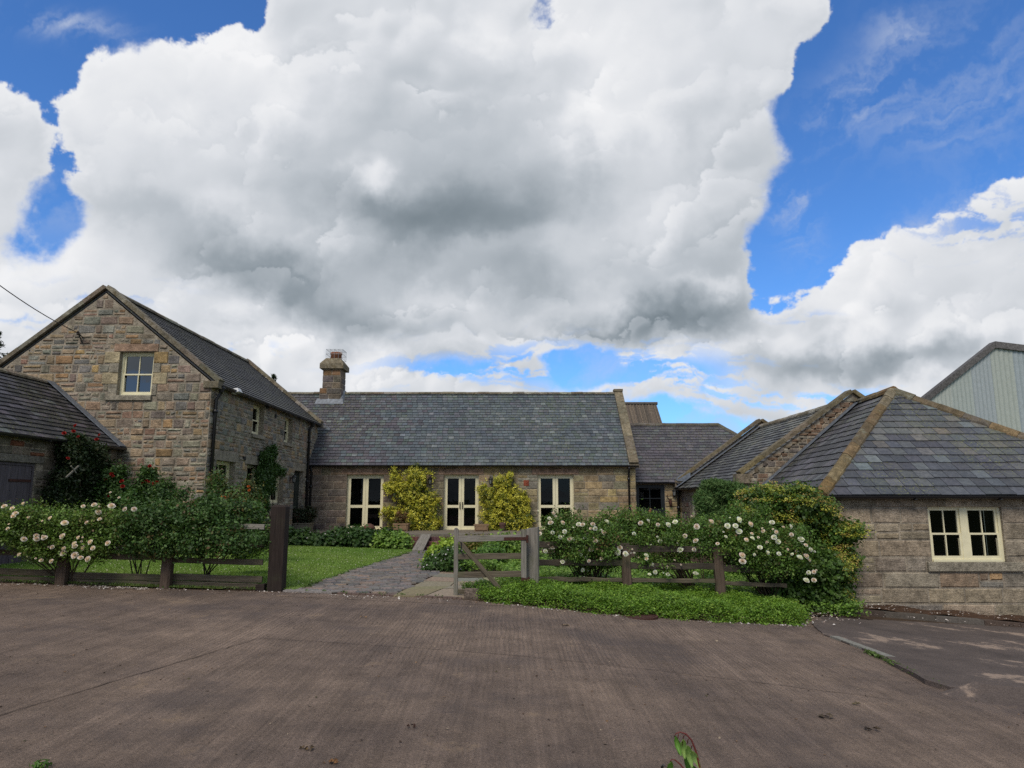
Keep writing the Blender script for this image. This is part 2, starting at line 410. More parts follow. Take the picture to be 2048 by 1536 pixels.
def mat_leaf(name, rough=.5, trans=.22, spec=.35):
    m, T, b = new_mat(name)
    c = attr(T)
    c = mul(T, c, T.noise(coords(T), 2.2, 3, .6), .88, 1.12)
    T.link(c, b.inputs['Base Color']); b.inputs['Roughness'].default_value = rough; b.inputs['Specular IOR Level'].default_value = spec
    tl = T.new('ShaderNodeBsdfTranslucent'); T.link(T.vmath('MULTIPLY', c, (1.25, 1.35, .7)), tl.inputs[0])
    mx = T.new('ShaderNodeMixShader'); mx.inputs[0].default_value = trans
    T.link(b.outputs[0], mx.inputs[1]); T.link(tl.outputs[0], mx.inputs[2]); T.link(mx.outputs[0], T.n['Material Output'].inputs[0])
mat_leaf('leaf')
mat_leaf('glossy leaf', .32, .15, .5)
mat_leaf('petal', .6, .3, .2)
mat_leaf('needle', .6, .1, .2)

def mat_yard():
    m, T, b = new_mat('tamped concrete')
    p = coords(T)
    n1 = T.noise(p, .42, 6, .62); n2 = T.noise(p, 2.6, 6, .68); n3 = T.noise(p, 55, 4, .75); n4 = T.noise(coords(T, (1.3, .35, 1)), 1.1, 6, .65)
    n5 = T.noise(p, 160, 3, .8)
    c = T.ramp(n1, [(.30, (.125, .094, .080)), (.5, (.190, .140, .110)), (.70, (.27, .198, .150))])
    c = mul(T, c, n2, .80, 1.22); c = mul(T, c, n4, .86, 1.16); c = mul(T, c, n3, .70, 1.32); c = mul(T, c, n5, .58, 1.45)
    stv = T.noise(coords(T, (7, .22, 1)), 1.5, 6, .6); c = mul(T, c, stv, .86, 1.14); c = mul(T, c, T.noise(coords(T, (26, .8, 1)), 1.2, 4, .6), .88, 1.12)
    # purple-grey worn areas where the ribbing shows, ochre dirt in patches
    c = T.mix(T.maprange(T.noise(p, .6, 5, .6), .5, .66, 0, .6, True), c, (.105, .084, .078))
    c = T.mix(T.maprange(T.noise(coords(T, (1, 1, 1)), 1.3, 9, .74), .59, .67, 0, .6, True), c, (.30, .215, .145))
    # small pits and crumbs
    c = T.mix(T.maprange(T.noise(p, 34, 3, .8), .63, .67, 0, .85), c, (.045, .034, .027))
    c = T.mix(T.maprange(T.noise(p, 47, 2, .8), .655, .69, 0, .6), c, (.33, .27, .20))
    T.link(c, b.inputs['Base Color']); b.inputs['Roughness'].default_value = .9; b.inputs['Specular IOR Level'].default_value = .25
    # ribs left by the tamping board, strongest on the nearer bay by the gate
    sep = T.new('ShaderNodeSeparateXYZ'); T.link(p, sep.inputs[0])
    wob = T.math('MULTIPLY', T.noise(p, 1.2, 3, .6), .12)
    ph = T.math('ADD', sep.outputs[0], wob)
    rib = T.math('SINE', T.math('MULTIPLY', ph, 112.0))
    rm = T.math('MULTIPLY', T.maprange(sep.outputs[1], 6.0, 9.0, .35, 1, True), T.maprange(n4, .34, .62, .25, 1, True))
    h = T.math('ADD', T.math('MULTIPLY', T.math('MULTIPLY', rib, rm), .42), T.math('ADD', T.math('MULTIPLY', n3, .8), T.math('MULTIPLY', n5, .5)))
    h = T.math('ADD', h, T.math('MULTIPLY', n2, 1.2))
    bump(T, b, h, 1.0, .022)
mat_yard()
def mat_ground(name, stops, scale, rough=.95, fine=70, b_=.6, extra=None):
    m, T, b = new_mat(name); p = coords(T)
    n = T.noise(p, scale, 7, .68); c = T.ramp(n, stops)
    c = mul(T, c, T.noise(p, fine, 4, .75), .6, 1.4)
    if extra: c = T.mix(T.maprange(T.noise(p, extra[0], 7, .7), extra[1], extra[1] + .07, 0, extra[2], True), c, extra[3])
    T.link(c, b.inputs['Base Color']); b.inputs['Roughness'].default_value = rough; b.inputs['Specular IOR Level'].default_value = .2
    bump(T, b, T.noise(p, fine * .6, 5, .7), b_, .02)
mat_ground('apron concrete', [(.3, (.070, .057, .052)), (.55, (.110, .088, .078)), (.75, (.16, .125, .105))], 1.1, extra=(1.1, .55, .8, (.33, .25, .195)))
mat_ground('soil', [(.3, (.035, .024, .016)), (.7, (.085, .055, .035))], 5)
mat_ground('lawn soil', [(.3, (.09, .13, .03)), (.7, (.13, .17, .045))], 2)
mat_ground('field', [(.3, (.05, .08, .02)), (.7, (.10, .12, .035))], .2)
mat_ground('leaf litter', [(.3, (.03, .02, .014)), (.6, (.09, .05, .03)), (.8, (.16, .10, .06))], 9)
mat_ground('crack', [(.3, (.035, .027, .022)), (.7, (.07, .052, .042))], 9)

def mat_attr(name, rough=.85, lo=.75, hi=1.25, scale=18, bm=.4, spec=.3, metal=0):
    m, T, b = new_mat(name); p = coords(T)
    n = T.noise(p, scale, 5, .68); c = mul(T, attr(T), n, lo, hi); c = mul(T, c, T.noise(p, scale * 4, 4, .7), lo, hi)
    T.link(c, b.inputs['Base Color']); b.inputs['Roughness'].default_value = rough; b.inputs['Specular IOR Level'].default_value = spec
    b.inputs['Metallic'].default_value = metal
    bump(T, b, n, bm, .012)
mat_attr('paving')
mat_attr('brick')
mat_attr('sheet cladding', .5, .92, 1.08, 6, .05, .4)
mat_attr('fibre cement', .95, .6, 1.4, 14, .5, .2)
mat_attr('litter', .8)
# ------------------------------------------------------------------ mesh building
Z = Vector((0, 0, 1))
def V3(*a): return Vector(a)
class MB:
    def __init__(s): s.v = []; s.f = []; s.c = []; s.m = []; s.g = []; s.grain = None; s.mi = 0
    def vert(s, p):
        s.v.append(tuple(p))
        s.g.append(s.grain(Vector(p)) if s.grain else (p[0], p[1], p[2])); return len(s.v) - 1
    def face(s, pts, col=(1, 1, 1)):
        i = [s.vert(p) for p in pts]; s.f.append(i); s.c.append(col); s.m.append(s.mi)
    def facei(s, i, col=(1, 1, 1)): s.f.append(list(i)); s.c.append(col); s.m.append(s.mi)
    def setgrain(s, o, ax):
        ax = Vector(ax).normalized(); t = Vector((0.123, .456, .88)).cross(ax).normalized(); w = ax.cross(t); o = Vector(o); k = random.random() * 50
        s.grain = lambda p: ((p - o).dot(ax) + k, (p - o).dot(t) + k * 1.7, (p - o).dot(w))
    def hexa(s, P, col=(1, 1, 1), skip=()):      # P: 4 bottom, 4 top, both counter-clockwise from above
        i = [s.vert(p) for p in P]
        F = [(3, 2, 1, 0), (4, 5, 6, 7), (0, 1, 5, 4), (1, 2, 6, 5), (2, 3, 7, 6), (3, 0, 4, 7)]
        for k, q in enumerate(F):
            if k not in skip: s.facei([i[a] for a in q], col)
    def box(s, a, b, col=(1, 1, 1)):
        x0, y0, z0 = a; x1, y1, z1 = b
        s.hexa([(x0, y0, z0), (x1, y0, z0), (x1, y1, z0), (x0, y1, z0), (x0, y0, z1), (x1, y0, z1), (x1, y1, z1), (x0, y1, z1)], col)
    def obox(s, o, ax, ay, az, col=(1, 1, 1)):    # box from corner o along three edge vectors
        o, ax, ay, az = map(Vector, (o, ax, ay, az))
        if ax.cross(ay).dot(az) < 0: o = o + ax; ax = -ax
        s.hexa([o, o + ax, o + ax + ay, o + ay, o + az, o + ax + az, o + ax + ay + az, o + ay + az], col)
    def beam(s, p, q, w, h, up=Z, col=(1, 1, 1), jit=0, segs=1):   # a timber from p to q, slightly uneven
        p, q = Vector(p), Vector(q); d = (q - p).normalized(); sd = d.cross(up).normalized(); u = sd.cross(d)
        s.setgrain(p, d); rings = []
        for k in range(segs + 1):
            c = p.lerp(q, k / segs); j = lambda: (random.random() - .5) * 2 * jit
            c = c + sd * j() + u * j()
            ww, hh = w / 2 + j() * .6, h / 2 + j() * .6; ch = min(w, h) * .13
            ring = []
            for a, b in ((1, 1), (-1, 1), (-1, -1), (1, -1)):
                A = c + sd * (a * (ww - (ch if (a * b > 0) else 0))) + u * (b * (hh - (0 if a * b > 0 else ch)))
                B = c + sd * (a * (ww - (0 if (a * b > 0) else ch))) + u * (b * (hh - (ch if a * b > 0 else 0)))
                ring += [A, B] if a * b < 0 else [B, A]
            # order round the section
            ring.sort(key=lambda P: math.atan2((P - c).dot(u), (P - c).dot(sd)))
            rings.append([s.vert(P) for P in ring])
        for a, b in zip(rings, rings[1:]):
            n = len(a)
            for k in range(n): s.facei((a[k], a[(k + 1) % n], b[(k + 1) % n], b[k]), col)
        s.facei(rings[0][::-1], col); s.facei(rings[-1], col); s.grain = None
    def tube(s, pts, r, n=6, col=(1, 1, 1), cap=True):
        pts = [Vector(p) for p in pts]; rr = r if isinstance(r, (list, tuple)) else [r] * len(pts); rings = []
        for k, c in enumerate(pts):
            d = (pts[min(k + 1, len(pts) - 1)] - pts[max(k - 1, 0)]).normalized()
            a = d.cross(Vector((.3, .2, .9)) if abs(d.z) < .8 else Vector((1, .1, 0))).normalized(); b = d.cross(a)
            rings.append([s.vert(c + (a * math.cos(t) + b * math.sin(t)) * rr[k]) for t in [2 * math.pi * j / n for j in range(n)]])
        for p_, q_ in zip(rings, rings[1:]):
            for k in range(n): s.facei((p_[k], p_[(k + 1) % n], q_[(k + 1) % n], q_[k]), col)
        if cap: s.facei(rings[0][::-1], col); s.facei(rings[-1], col)
    def lathe(s, c, prof, n=16, col=(1, 1, 1), ax=Z):
        c = Vector(c); rings = []
        for r, z in prof: rings.append([s.vert(c + Vector((r * math.cos(2 * math.pi * k / n), r * math.sin(2 * math.pi * k / n), z))) for k in range(n)])
        for a, b in zip(rings, rings[1:]):
            for k in range(n): s.facei((a[k], a[(k + 1) % n], b[(k + 1) % n], b[k]), col)
        s.facei(rings[0][::-1], col); s.facei(rings[-1], col)
    def extrude(s, poly, d, col=(1, 1, 1)):        # closed polygon pushed along the vector d
        poly = [Vector(p) for p in poly]; d = Vector(d); n = len(poly)
        a = [s.vert(p) for p in poly]; b = [s.vert(p + d) for p in poly]
        s.facei(a[::-1], col); s.facei(b, col)
        for k in range(n): s.facei((a[k], a[(k + 1) % n], b[(k + 1) % n], b[k]), col)
    def build(s, name, mat, parent=None, smooth=False):
        me = bpy.data.meshes.new(name); me.from_pydata(s.v, [], s.f); me.update()
        for m_ in (mat if isinstance(mat, (list, tuple)) else [mat]): me.materials.append(MATS[m_])
        if len(set(s.m)) > 1: me.polygons.foreach_set('material_index', s.m)
        a = me.attributes.new('Col', 'FLOAT_COLOR', 'FACE')
        a.data.foreach_set('color', np.concatenate([np.array(s.c, np.float32).reshape(-1, 3), np.ones((len(s.c), 1), np.float32)], 1).ravel())
        gq = me.attributes.new('Grain', 'FLOAT_VECTOR', 'POINT'); gq.data.foreach_set('vector', np.array(s.g, np.float32).ravel())
        if smooth: me.shade_smooth()
        return link(name, me, parent)
def link(name, me, parent=None):
    o = bpy.data.objects.new(name, me); COL.objects.link(o)
    if parent is not None:
        o.parent = parent
        if parent.type == 'EMPTY': o.matrix_parent_inverse = Matrix.Translation(-Vector(parent.location))
    return o
def tag(o, label=None, cat=None, group=None, kind=None):
    for k, v in (('label', label), ('category', cat), ('group', group), ('kind', kind)):
        if v: o[k] = v
    return o
def empty(name, loc, label, cat, group=None):
    o = bpy.data.objects.new(name, None); COL.objects.link(o); o.location = loc; o.empty_display_size = .2
    return tag(o, label, cat, group)
def children(o): return [c for c in list(COL.objects) if c.parent == o]
def copy_tree(o, parent=None):
    c = o.copy(); COL.objects.link(c)
    if parent is not None: c.parent = parent
    for ch in CH.get(o.name, children(o)): copy_tree(ch, c)
    return c
CH = {}
def pick(pal):
    r = random.random() * sum(w for w, _ in pal)
    for w, c in pal:
        r -= w
        if r <= 0: break
    k = random.uniform(.8, 1.2); return tuple(q * k * random.uniform(.96, 1.04) for q in c)

# ------------------------------------------------------------------ stone walls
MORTAR = (.29, .25, .195)
RUBBLE = [(5, (0.278, 0.205, 0.14)), (4, (0.3, 0.227, 0.15)), (1.6, (0.316, 0.2, 0.11)), (3, (0.234, 0.184, 0.145)), (3, (0.273, 0.254, 0.19)), (2, (0.223, 0.221, 0.18)), (0.8, (0.36, 0.248, 0.12)), (0.7, (0.169, 0.146, 0.12)), (1.5, (0.273, 0.178, 0.13))]
GREYR = [(4, (0.21, 0.198, 0.157)), (4, (0.252, 0.22, 0.165)), (3, (0.196, 0.191, 0.171)), (2, (0.266, 0.198, 0.137)), (1.5, (0.308, 0.227, 0.13)), (2, (0.161, 0.152, 0.137)), (1, (0.232, 0.17, 0.137)), (2, (0.266, 0.262, 0.198))]
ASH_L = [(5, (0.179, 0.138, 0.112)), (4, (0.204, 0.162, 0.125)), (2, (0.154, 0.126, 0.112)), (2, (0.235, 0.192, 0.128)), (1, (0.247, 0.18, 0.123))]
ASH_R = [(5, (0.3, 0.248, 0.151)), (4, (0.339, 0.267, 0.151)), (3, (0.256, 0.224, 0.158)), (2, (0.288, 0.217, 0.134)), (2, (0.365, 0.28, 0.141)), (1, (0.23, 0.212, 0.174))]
GREYT = [(6, (0.299, 0.249, 0.182)), (5, (0.274, 0.227, 0.168)), (3, (0.314, 0.259, 0.184)), (1, (0.245, 0.215, 0.175)), (0.5, (0.376, 0.253, 0.122))]
WEATH = [(4, (.205, .185, .145)), (3, (.19, .16, .12)), (2, (.27, .255, .21)), (2, (.165, .145, .11))]

def wall_skin(mb, O, U, Wd, top, openings, base=0.0, col=MORTAR, reveal=.16, N=None, revcol=None):
    """the wall plane with its openings left out, and the reveals that run back into them"""
    O, U, N = Vector(O), Vector(U), Vector(N)
    xs = sorted({0.0, Wd, *[x for x, _ in top if 0 < x < Wd], *[x for o in openings for x in (o[0], o[1])]})
    def tz(x):
        for (a, za), (b, zb) in zip(top, top[1:]):
            if a <= x <= b: return za + (zb - za) * (x - a) / max(1e-9, b - a)
        return top[-1][1]
    P = lambda x, z: O + U * x + Z * z
    for a, b in zip(xs, xs[1:]):
        if b - a < 1e-5: continue
        m = (a + b) / 2; ops = sorted([(o[2], o[3]) for o in openings if o[0] <= m <= o[1]]); z = base
        for lo, hi in ops:
            if lo > z: mb.face([P(a, z), P(b, z), P(b, lo), P(a, lo)], col)
            z = hi
        mb.face([P(a, z), P(b, z), P(b, tz(b)), P(a, tz(a))], col)
    rc = revcol or col; I = N * -reveal
    for x0, x1, z0, z1 in [o[:4] for o in openings]:
        mb.face([P(x0, z0), P(x0, z1), P(x0, z1) + I, P(x0, z0) + I], rc); mb.face([P(x1, z1), P(x1, z0), P(x1, z0) + I, P(x1, z1) + I], rc)
        mb.face([P(x0, z1), P(x1, z1), P(x1, z1) + I, P(x0, z1) + I], rc); mb.face([P(x1, z0), P(x0, z0), P(x0, z0) + I, P(x1, z0) + I], rc)

def stones(mb, O, U, Wd, top, openings, N, pal, h=(.14, .28), l=(.22, .6), base=0.0, split=.25, joint=.012, proud=(.008, .03), jit=.012, ztop=None, palf=None):
    O, U, N = Vector(O), Vector(U), Vector(N)
    xs0 = [p[0] for p in top]; zs0 = [p[1] for p in top]; zmax = max(zs0)
    def xrange(z):                         # width of the wall at this height (gables narrow upward)
        lo, hi = 0, Wd
        apex = zs0.index(zmax)
        if z > zs0[0] and apex > 0: lo = np.interp(z, [zs0[0], zmax], [0, xs0[apex]])
        if z > zs0[-1] and apex < len(top) - 1: hi = np.interp(z, [zs0[-1], zmax], [Wd, xs0[apex]])
        return float(lo), float(hi)
    def one(x0, x1, z0, z1):
        j = joint / 2; x0 += j; x1 -= j; z0 += j; z1 -= j
        if x1 - x0 < .05 or z1 - z0 < .035: return
        d = random.uniform(*proud); ch = min(.012 + d * .5, (x1 - x0) * .25, (z1 - z0) * .25)
        jj = lambda: random.uniform(-jit, jit)
        cr = [(x0 + abs(jj()), z0 + abs(jj())), (x1 - abs(jj()), z0 + abs(jj())), (x1 - abs(jj()), z1 - abs(jj())), (x0 + abs(jj()), z1 - abs(jj()))]
        cx, cz = (x0 + x1) / 2, (z0 + z1) / 2
        P = lambda x, z, q: O + U * x + Z * z + N * q
        out = [mb.vert(P(x, z, 0.001)) for x, z in cr]
        inn = [mb.vert(P(x + ch * (1 if x < cx else -1), z + ch * (1 if z < cz else -1), d + random.uniform(-.004, .004))) for x, z in cr]
        c = pick(palf(x0 + O.x, z0) if palf else pal)
        mb.facei(inn, c)
        for k in range(4): mb.facei((out[k], out[(k + 1) % 4], inn[(k + 1) % 4], inn[k]), c)
    z = base
    while z < zmax - .03:
        hh = random.uniform(*h); z1 = min(z + hh, zmax if ztop is None else ztop)
        if z1 - z < .05: break
        lo, hi = xrange(z1 - .02 if len(top) > 2 else z)
        segs = [(lo, hi)]
        for o in openings:
            a, b, c, d = o[:4]
            if min(z1, d) - max(z, c) > .3 * (z1 - z):
                ns = []
                for s0, s1 in segs:
                    if b <= s0 or a >= s1: ns.append((s0, s1))
                    else:
                        if a > s0: ns.append((s0, a))
                        if b < s1: ns.append((b, s1))
                segs = ns
        for s0, s1 in segs:
            x = s0
            while x < s1 - .02:
                w = random.uniform(*l) * (1 if hh > .2 else .85)
                if s1 - (x + w) < l[0] * .6: w = s1 - x
                if w > l[1] * 1.4: w *= .5
                r = random.random()
                if r < split and hh > .15:
                    m = z + (z1 - z) * random.uniform(.4, .6)
                    if random.random() < .5: one(x, x + w, z, m); one(x, x + w, m, z1)
                    else:
                        q = x + w * random.uniform(.4, .6); one(x, x + w, z, m); one(x, q, m, z1); one(q, x + w, m, z1)
                else: one(x, x + w, z, z1)
                x += w
        z = z1

def block(mb, O, U, N, x0, x1, z0, z1, d, col, back=.02, ch=.008):
    """one dressed stone lying on the wall"""
    O, U, N = Vector(O), Vector(U), Vector(N); P = lambda x, z, q: O + U * x + Z * z + N * q
    a = [mb.vert(P(x, z, -back)) for x, z in ((x0, z0), (x1, z0), (x1, z1), (x0, z1))]
    b = [mb.vert(P(x, z, d - ch)) for x, z in ((x0, z0), (x1, z0), (x1, z1), (x0, z1))]
    c = [mb.vert(P(x, z, d)) for x, z in ((x0 + ch, z0 + ch), (x1 - ch, z0 + ch), (x1 - ch, z1 - ch), (x0 + ch, z1 - ch))]
    mb.facei(c, col)
    for p, q in ((a, b), (b, c)):
        for k in range(4): mb.facei((p[k], p[(k + 1) % 4], q[(k + 1) % 4], q[k]), col)

# ------------------------------------------------------------------ slate roofs
SL_GREY = [(6, (0.088, 0.106, 0.119)), (4, (0.075, 0.091, 0.106)), (3, (0.105, 0.122, 0.13)), (2, (0.098, 0.102, 0.117)), (2, (0.085, 0.106, 0.101)), (0.7, (0.15, 0.167, 0.176))]
SL_PURP = [(5, (.082, .075, .088)), (4, (.070, .068, .080)), (2, (.095, .09, .10)), (1, (.09, .098, .10))]
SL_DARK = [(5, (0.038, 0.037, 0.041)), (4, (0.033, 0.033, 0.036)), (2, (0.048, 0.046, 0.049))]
SL_BIG = [(6, (.066, .070, .082)), (5, (.076, .081, .092)), (2, (.092, .096, .10)), (.5, (.125, .14, .15))]
SL_OLIVE = [(5, (.098, .102, .098)), (3, (.118, .117, .104)), (2, (.088, .093, .096)), (.5, (.165, .15, .115))]
def slates(mb, O, U, V, L, lo, hi, palf, gauge=.19, width=.24, th=.017, rag=.008):
    """O eave point, U along the eave, V up the slope, lo(s)/hi(s): how far the roof reaches at s up the slope"""
    O, U, V = Vector(O), Vector(U).normalized(), Vector(V).normalized(); Nn = U.cross(V).normalized()
    if Nn.z < 0: Nn = -Nn
    s = -.04; row = 0
    while s < L - .02:
        s1 = min(s + gauge * 1.12, L); off = (row % 2) * width * .5 + random.uniform(-.01, .01)
        a0, b0, a1, b1 = lo(s), hi(s), lo(s1), hi(s1)
        left, right = min(a0, a1), max(b0, b1)
        x = left - off
        while x < right:
            w = width * random.uniform(.93, 1.07); g = .013; x0, x1 = x, x + w - g; x += w
            ba, bb = max(x0, a0), min(x1, b0); ta, tb = max(x0, a1), min(x1, b1)
            if bb <= ba and tb <= ta: continue
            if bb <= ba: ba = bb = min(max((ba + bb) / 2, a0), b0)
            if tb <= ta: ta = tb = min(max((ta + tb) / 2, a1), b1)
            sj = s + random.uniform(-rag, rag); t = th + random.uniform(0, .005); sk = random.uniform(-.004, .004)
            P = lambda xx, ss, q: O + U * xx + V * ss + Nn * q
            p = [P(ba, sj, t + .012), P(bb, sj + sk, t + .012), P(tb, s1, .004), P(ta, s1, .004)]
            c = pick(palf(x0, s))
            i = [mb.vert(q) for q in p]; k0 = mb.vert(P(ba, sj, .0)); k1 = mb.vert(P(bb, sj + sk, .0))
            mb.facei(i, c); mb.facei((k0, k1, i[1], i[0]), tuple(q * .8 for q in c))
            mb.facei((k0, i[0], i[3]), c); mb.facei((k1, i[2], i[1]), c)
        s += gauge; row += 1
def ridge_stones(mb, p, q, w, h, col_pal, seg=.55, drop=None, jit=.008):
    """a run of capping stones from p to q, saddle shaped"""
    p, q = Vector(p), Vector(q); L = (q - p).length; n = max(1, round(L / seg)); d = (q - p).normalized(); sd = d.cross(Z).normalized(); up = sd.cross(d)
    for k in range(n):
        a, b = p + d * (L * k / n + .004), p + d * (L * (k + 1) / n - .004); c = pick(col_pal); j = random.uniform(-jit, jit)
        prof = [(-w, -h * .85), (-w * .96, -h * .35), (-w * .35, h * .30), (0, h * .42), (w * .35, h * .30), (w * .96, -h * .35), (w, -h * .85)]
        A = [mb.vert(a + sd * x + up * (z + j)) for x, z in prof]; B = [mb.vert(b + sd * x + up * (z + j + random.uniform(-.004, .004))) for x, z in prof]
        for i in range(len(prof) - 1): mb.facei((A[i], A[i + 1], B[i + 1], B[i]), c)
        mb.facei(A, c); mb.facei(B[::-1], c); mb.facei((A[0], B[0], B[-1], A[-1]), c)
def coping(mb, p, q, w0, w1, h, pal, seg=.7, up=None, side=None, jit=.006):
    """flat skew stones from p to q; w0/w1 reach to either side along `side`"""
    p, q = Vector(p), Vector(q); d = (q - p).normalized(); L = (q - p).length; n = max(1, round(L / seg)); side = Vector(side).normalized(); up = side.cross(d).normalized()
    if up.z < 0: up = -up
    for k in range(n):
        a, b = p + d * (L * k / n + .003), p + d * (L * (k + 1) / n - .003); c = pick(pal); j = random.uniform(-jit, jit)
        A = [a + side * w1, a - side * w0]; B = [b + side * w1, b - side * w0]
        mb.hexa([A[0], A[1], B[1], B[0], A[0] + up * (h + j), A[1] + up * (h + j), B[1] + up * (h + j), B[0] + up * (h + j)], c)

# ------------------------------------------------------------------ foliage
def leaf_mesh(name, pos, nrm, size, cols, mat, parent=None, aspect=.55, fold=.25, jitter_axis=None, extra=None):
    """one folded four-cornered leaf at every point"""
    n = len(pos); nrm = nrm / np.linalg.norm(nrm, axis=1, keepdims=True)
    t = rng.normal(size=(n, 3)) if jitter_axis is None else jitter_axis
    t = t - nrm * np.sum(t * nrm, 1, keepdims=True); t /= np.linalg.norm(t, axis=1, keepdims=True); b = np.cross(nrm, t)
    s = size[:, None]
    P = np.stack([pos - t * s * .5, pos + b * s * .5 * aspect + nrm * s * fold * .3 + t * s * .02, pos + t * s * .5 - nrm * s * fold * .35, pos - b * s * .5 * aspect + nrm * s * fold * .3 + t * s * .02], 1).reshape(-1, 3)
    me = bpy.data.meshes.new(name); me.vertices.add(4 * n); me.vertices.foreach_set('co', P.astype(np.float32).ravel())
    me.loops.add(4 * n); me.loops.foreach_set('vertex_index', np.arange(4 * n, dtype=np.int32)); me.polygons.add(n)
    me.polygons.foreach_set('loop_start', np.arange(0, 4 * n, 4, dtype=np.int32)); me.update(calc_edges=True)
    me.materials.append(MATS[mat])
    a = me.attributes.new('Col', 'FLOAT_COLOR', 'FACE'); a.data.foreach_set('color', np.concatenate([cols, np.ones((n, 1))], 1).astype(np.float32).ravel())
    return link(name, me, parent)
def in_blobs(blobs, n, shell=.55):
    """points in a set of ellipsoids (centre, radii), denser towards the outside"""
    B = np.array([[*c, *r] for c, r in blobs], float); vol = np.prod(B[:, 3:], 1) ** (2 / 3); idx = rng.choice(len(B), n, p=vol / vol.sum())
    d = rng.normal(size=(n, 3)); d /= np.linalg.norm(d, axis=1, keepdims=True); rad = (shell + (1 - shell) * rng.random(n) ** .6)[:, None]
    rad = rad * (1 + .10 * rng.normal(size=(n, 1)))
    return B[idx, :3] + d * rad * B[idx, 3:], d
def foliage(name, blobs, n, size, pal, parent=None, mat='leaf', clump=35, csize=.12, shell=.5, up=.6, aspect=.55, zmin=None, sizevar=.5, flat=None, hollow=None, clip=None, fold=.25):
    k = max(1, n // clump)
    cc, cd = in_blobs(blobs, k, shell)
    ci = np.repeat(np.arange(k), clump); m = len(ci)
    pos = cc[ci] + rng.normal(size=(m, 3)) * csize * (np.array(flat) if flat else 1) * rng.uniform(.5, 1.3, (k, 1))[ci]
    nrm = cd[ci] * .7 + rng.normal(size=(m, 3)) * .75 + np.array([0, 0, up])
    if zmin is not None:
        zz = zmin(pos) if callable(zmin) else zmin; keep = pos[:, 2] > zz; pos, nrm, ci = pos[keep], nrm[keep], ci[keep]
    if clip is not None:
        keep = clip(pos); pos, nrm, ci = pos[keep], nrm[keep], ci[keep]
    m = len(pos); pal_ = np.array([c for _, c in pal]); w = np.array([w for w, _ in pal], float)
    base = pal_[rng.choice(len(pal_), k, p=w / w.sum())][ci] * .6 + pal_[rng.choice(len(pal_), m, p=w / w.sum())] * .4
    base = base * rng.uniform(.78, 1.22, (k, 1))[ci] * rng.uniform(.8, 1.2, (m, 1))
    sz = size * rng.uniform(1 - sizevar, 1 + sizevar, m)
    return leaf_mesh(name, pos, nrm, sz, base, mat, parent, aspect, fold)
# ------------------------------------------------------------------ fittings shared by the buildings
PINK = (.30, .20, .14); BUFF = (.36, .30, .19); GREYB = (.25, .225, .175)
def wp(O, U, N, q=0.0):                      # wall coordinates -> world
    O, U, N = Vector(O), Vector(U), Vector(N); return lambda x, z, d=0.0: O + U * x + Z * z + N * (d + q)
def bar(mb, P, x0, x1, z0, z1, d0, d1, mi=0, bev=.0):
    mb.mi = mi; pts = [P(x0, z0, d0), P(x1, z0, d0), P(x1, z0, d1), P(x0, z0, d1), P(x0, z1, d0), P(x1, z1, d0), P(x1, z1, d1), P(x0, z1, d1)]
    mb.hexa(pts); mb.mi = 0
def pane_quad(parent, P, rects, d, name='pane', mat='window glass'):
    g = MB()
    for x0, x1, z0, z1 in rects: g.face([P(x0, z0, d), P(x1, z0, d), P(x1, z1, d), P(x0, z1, d)])
    return g.build(name, mat, parent)
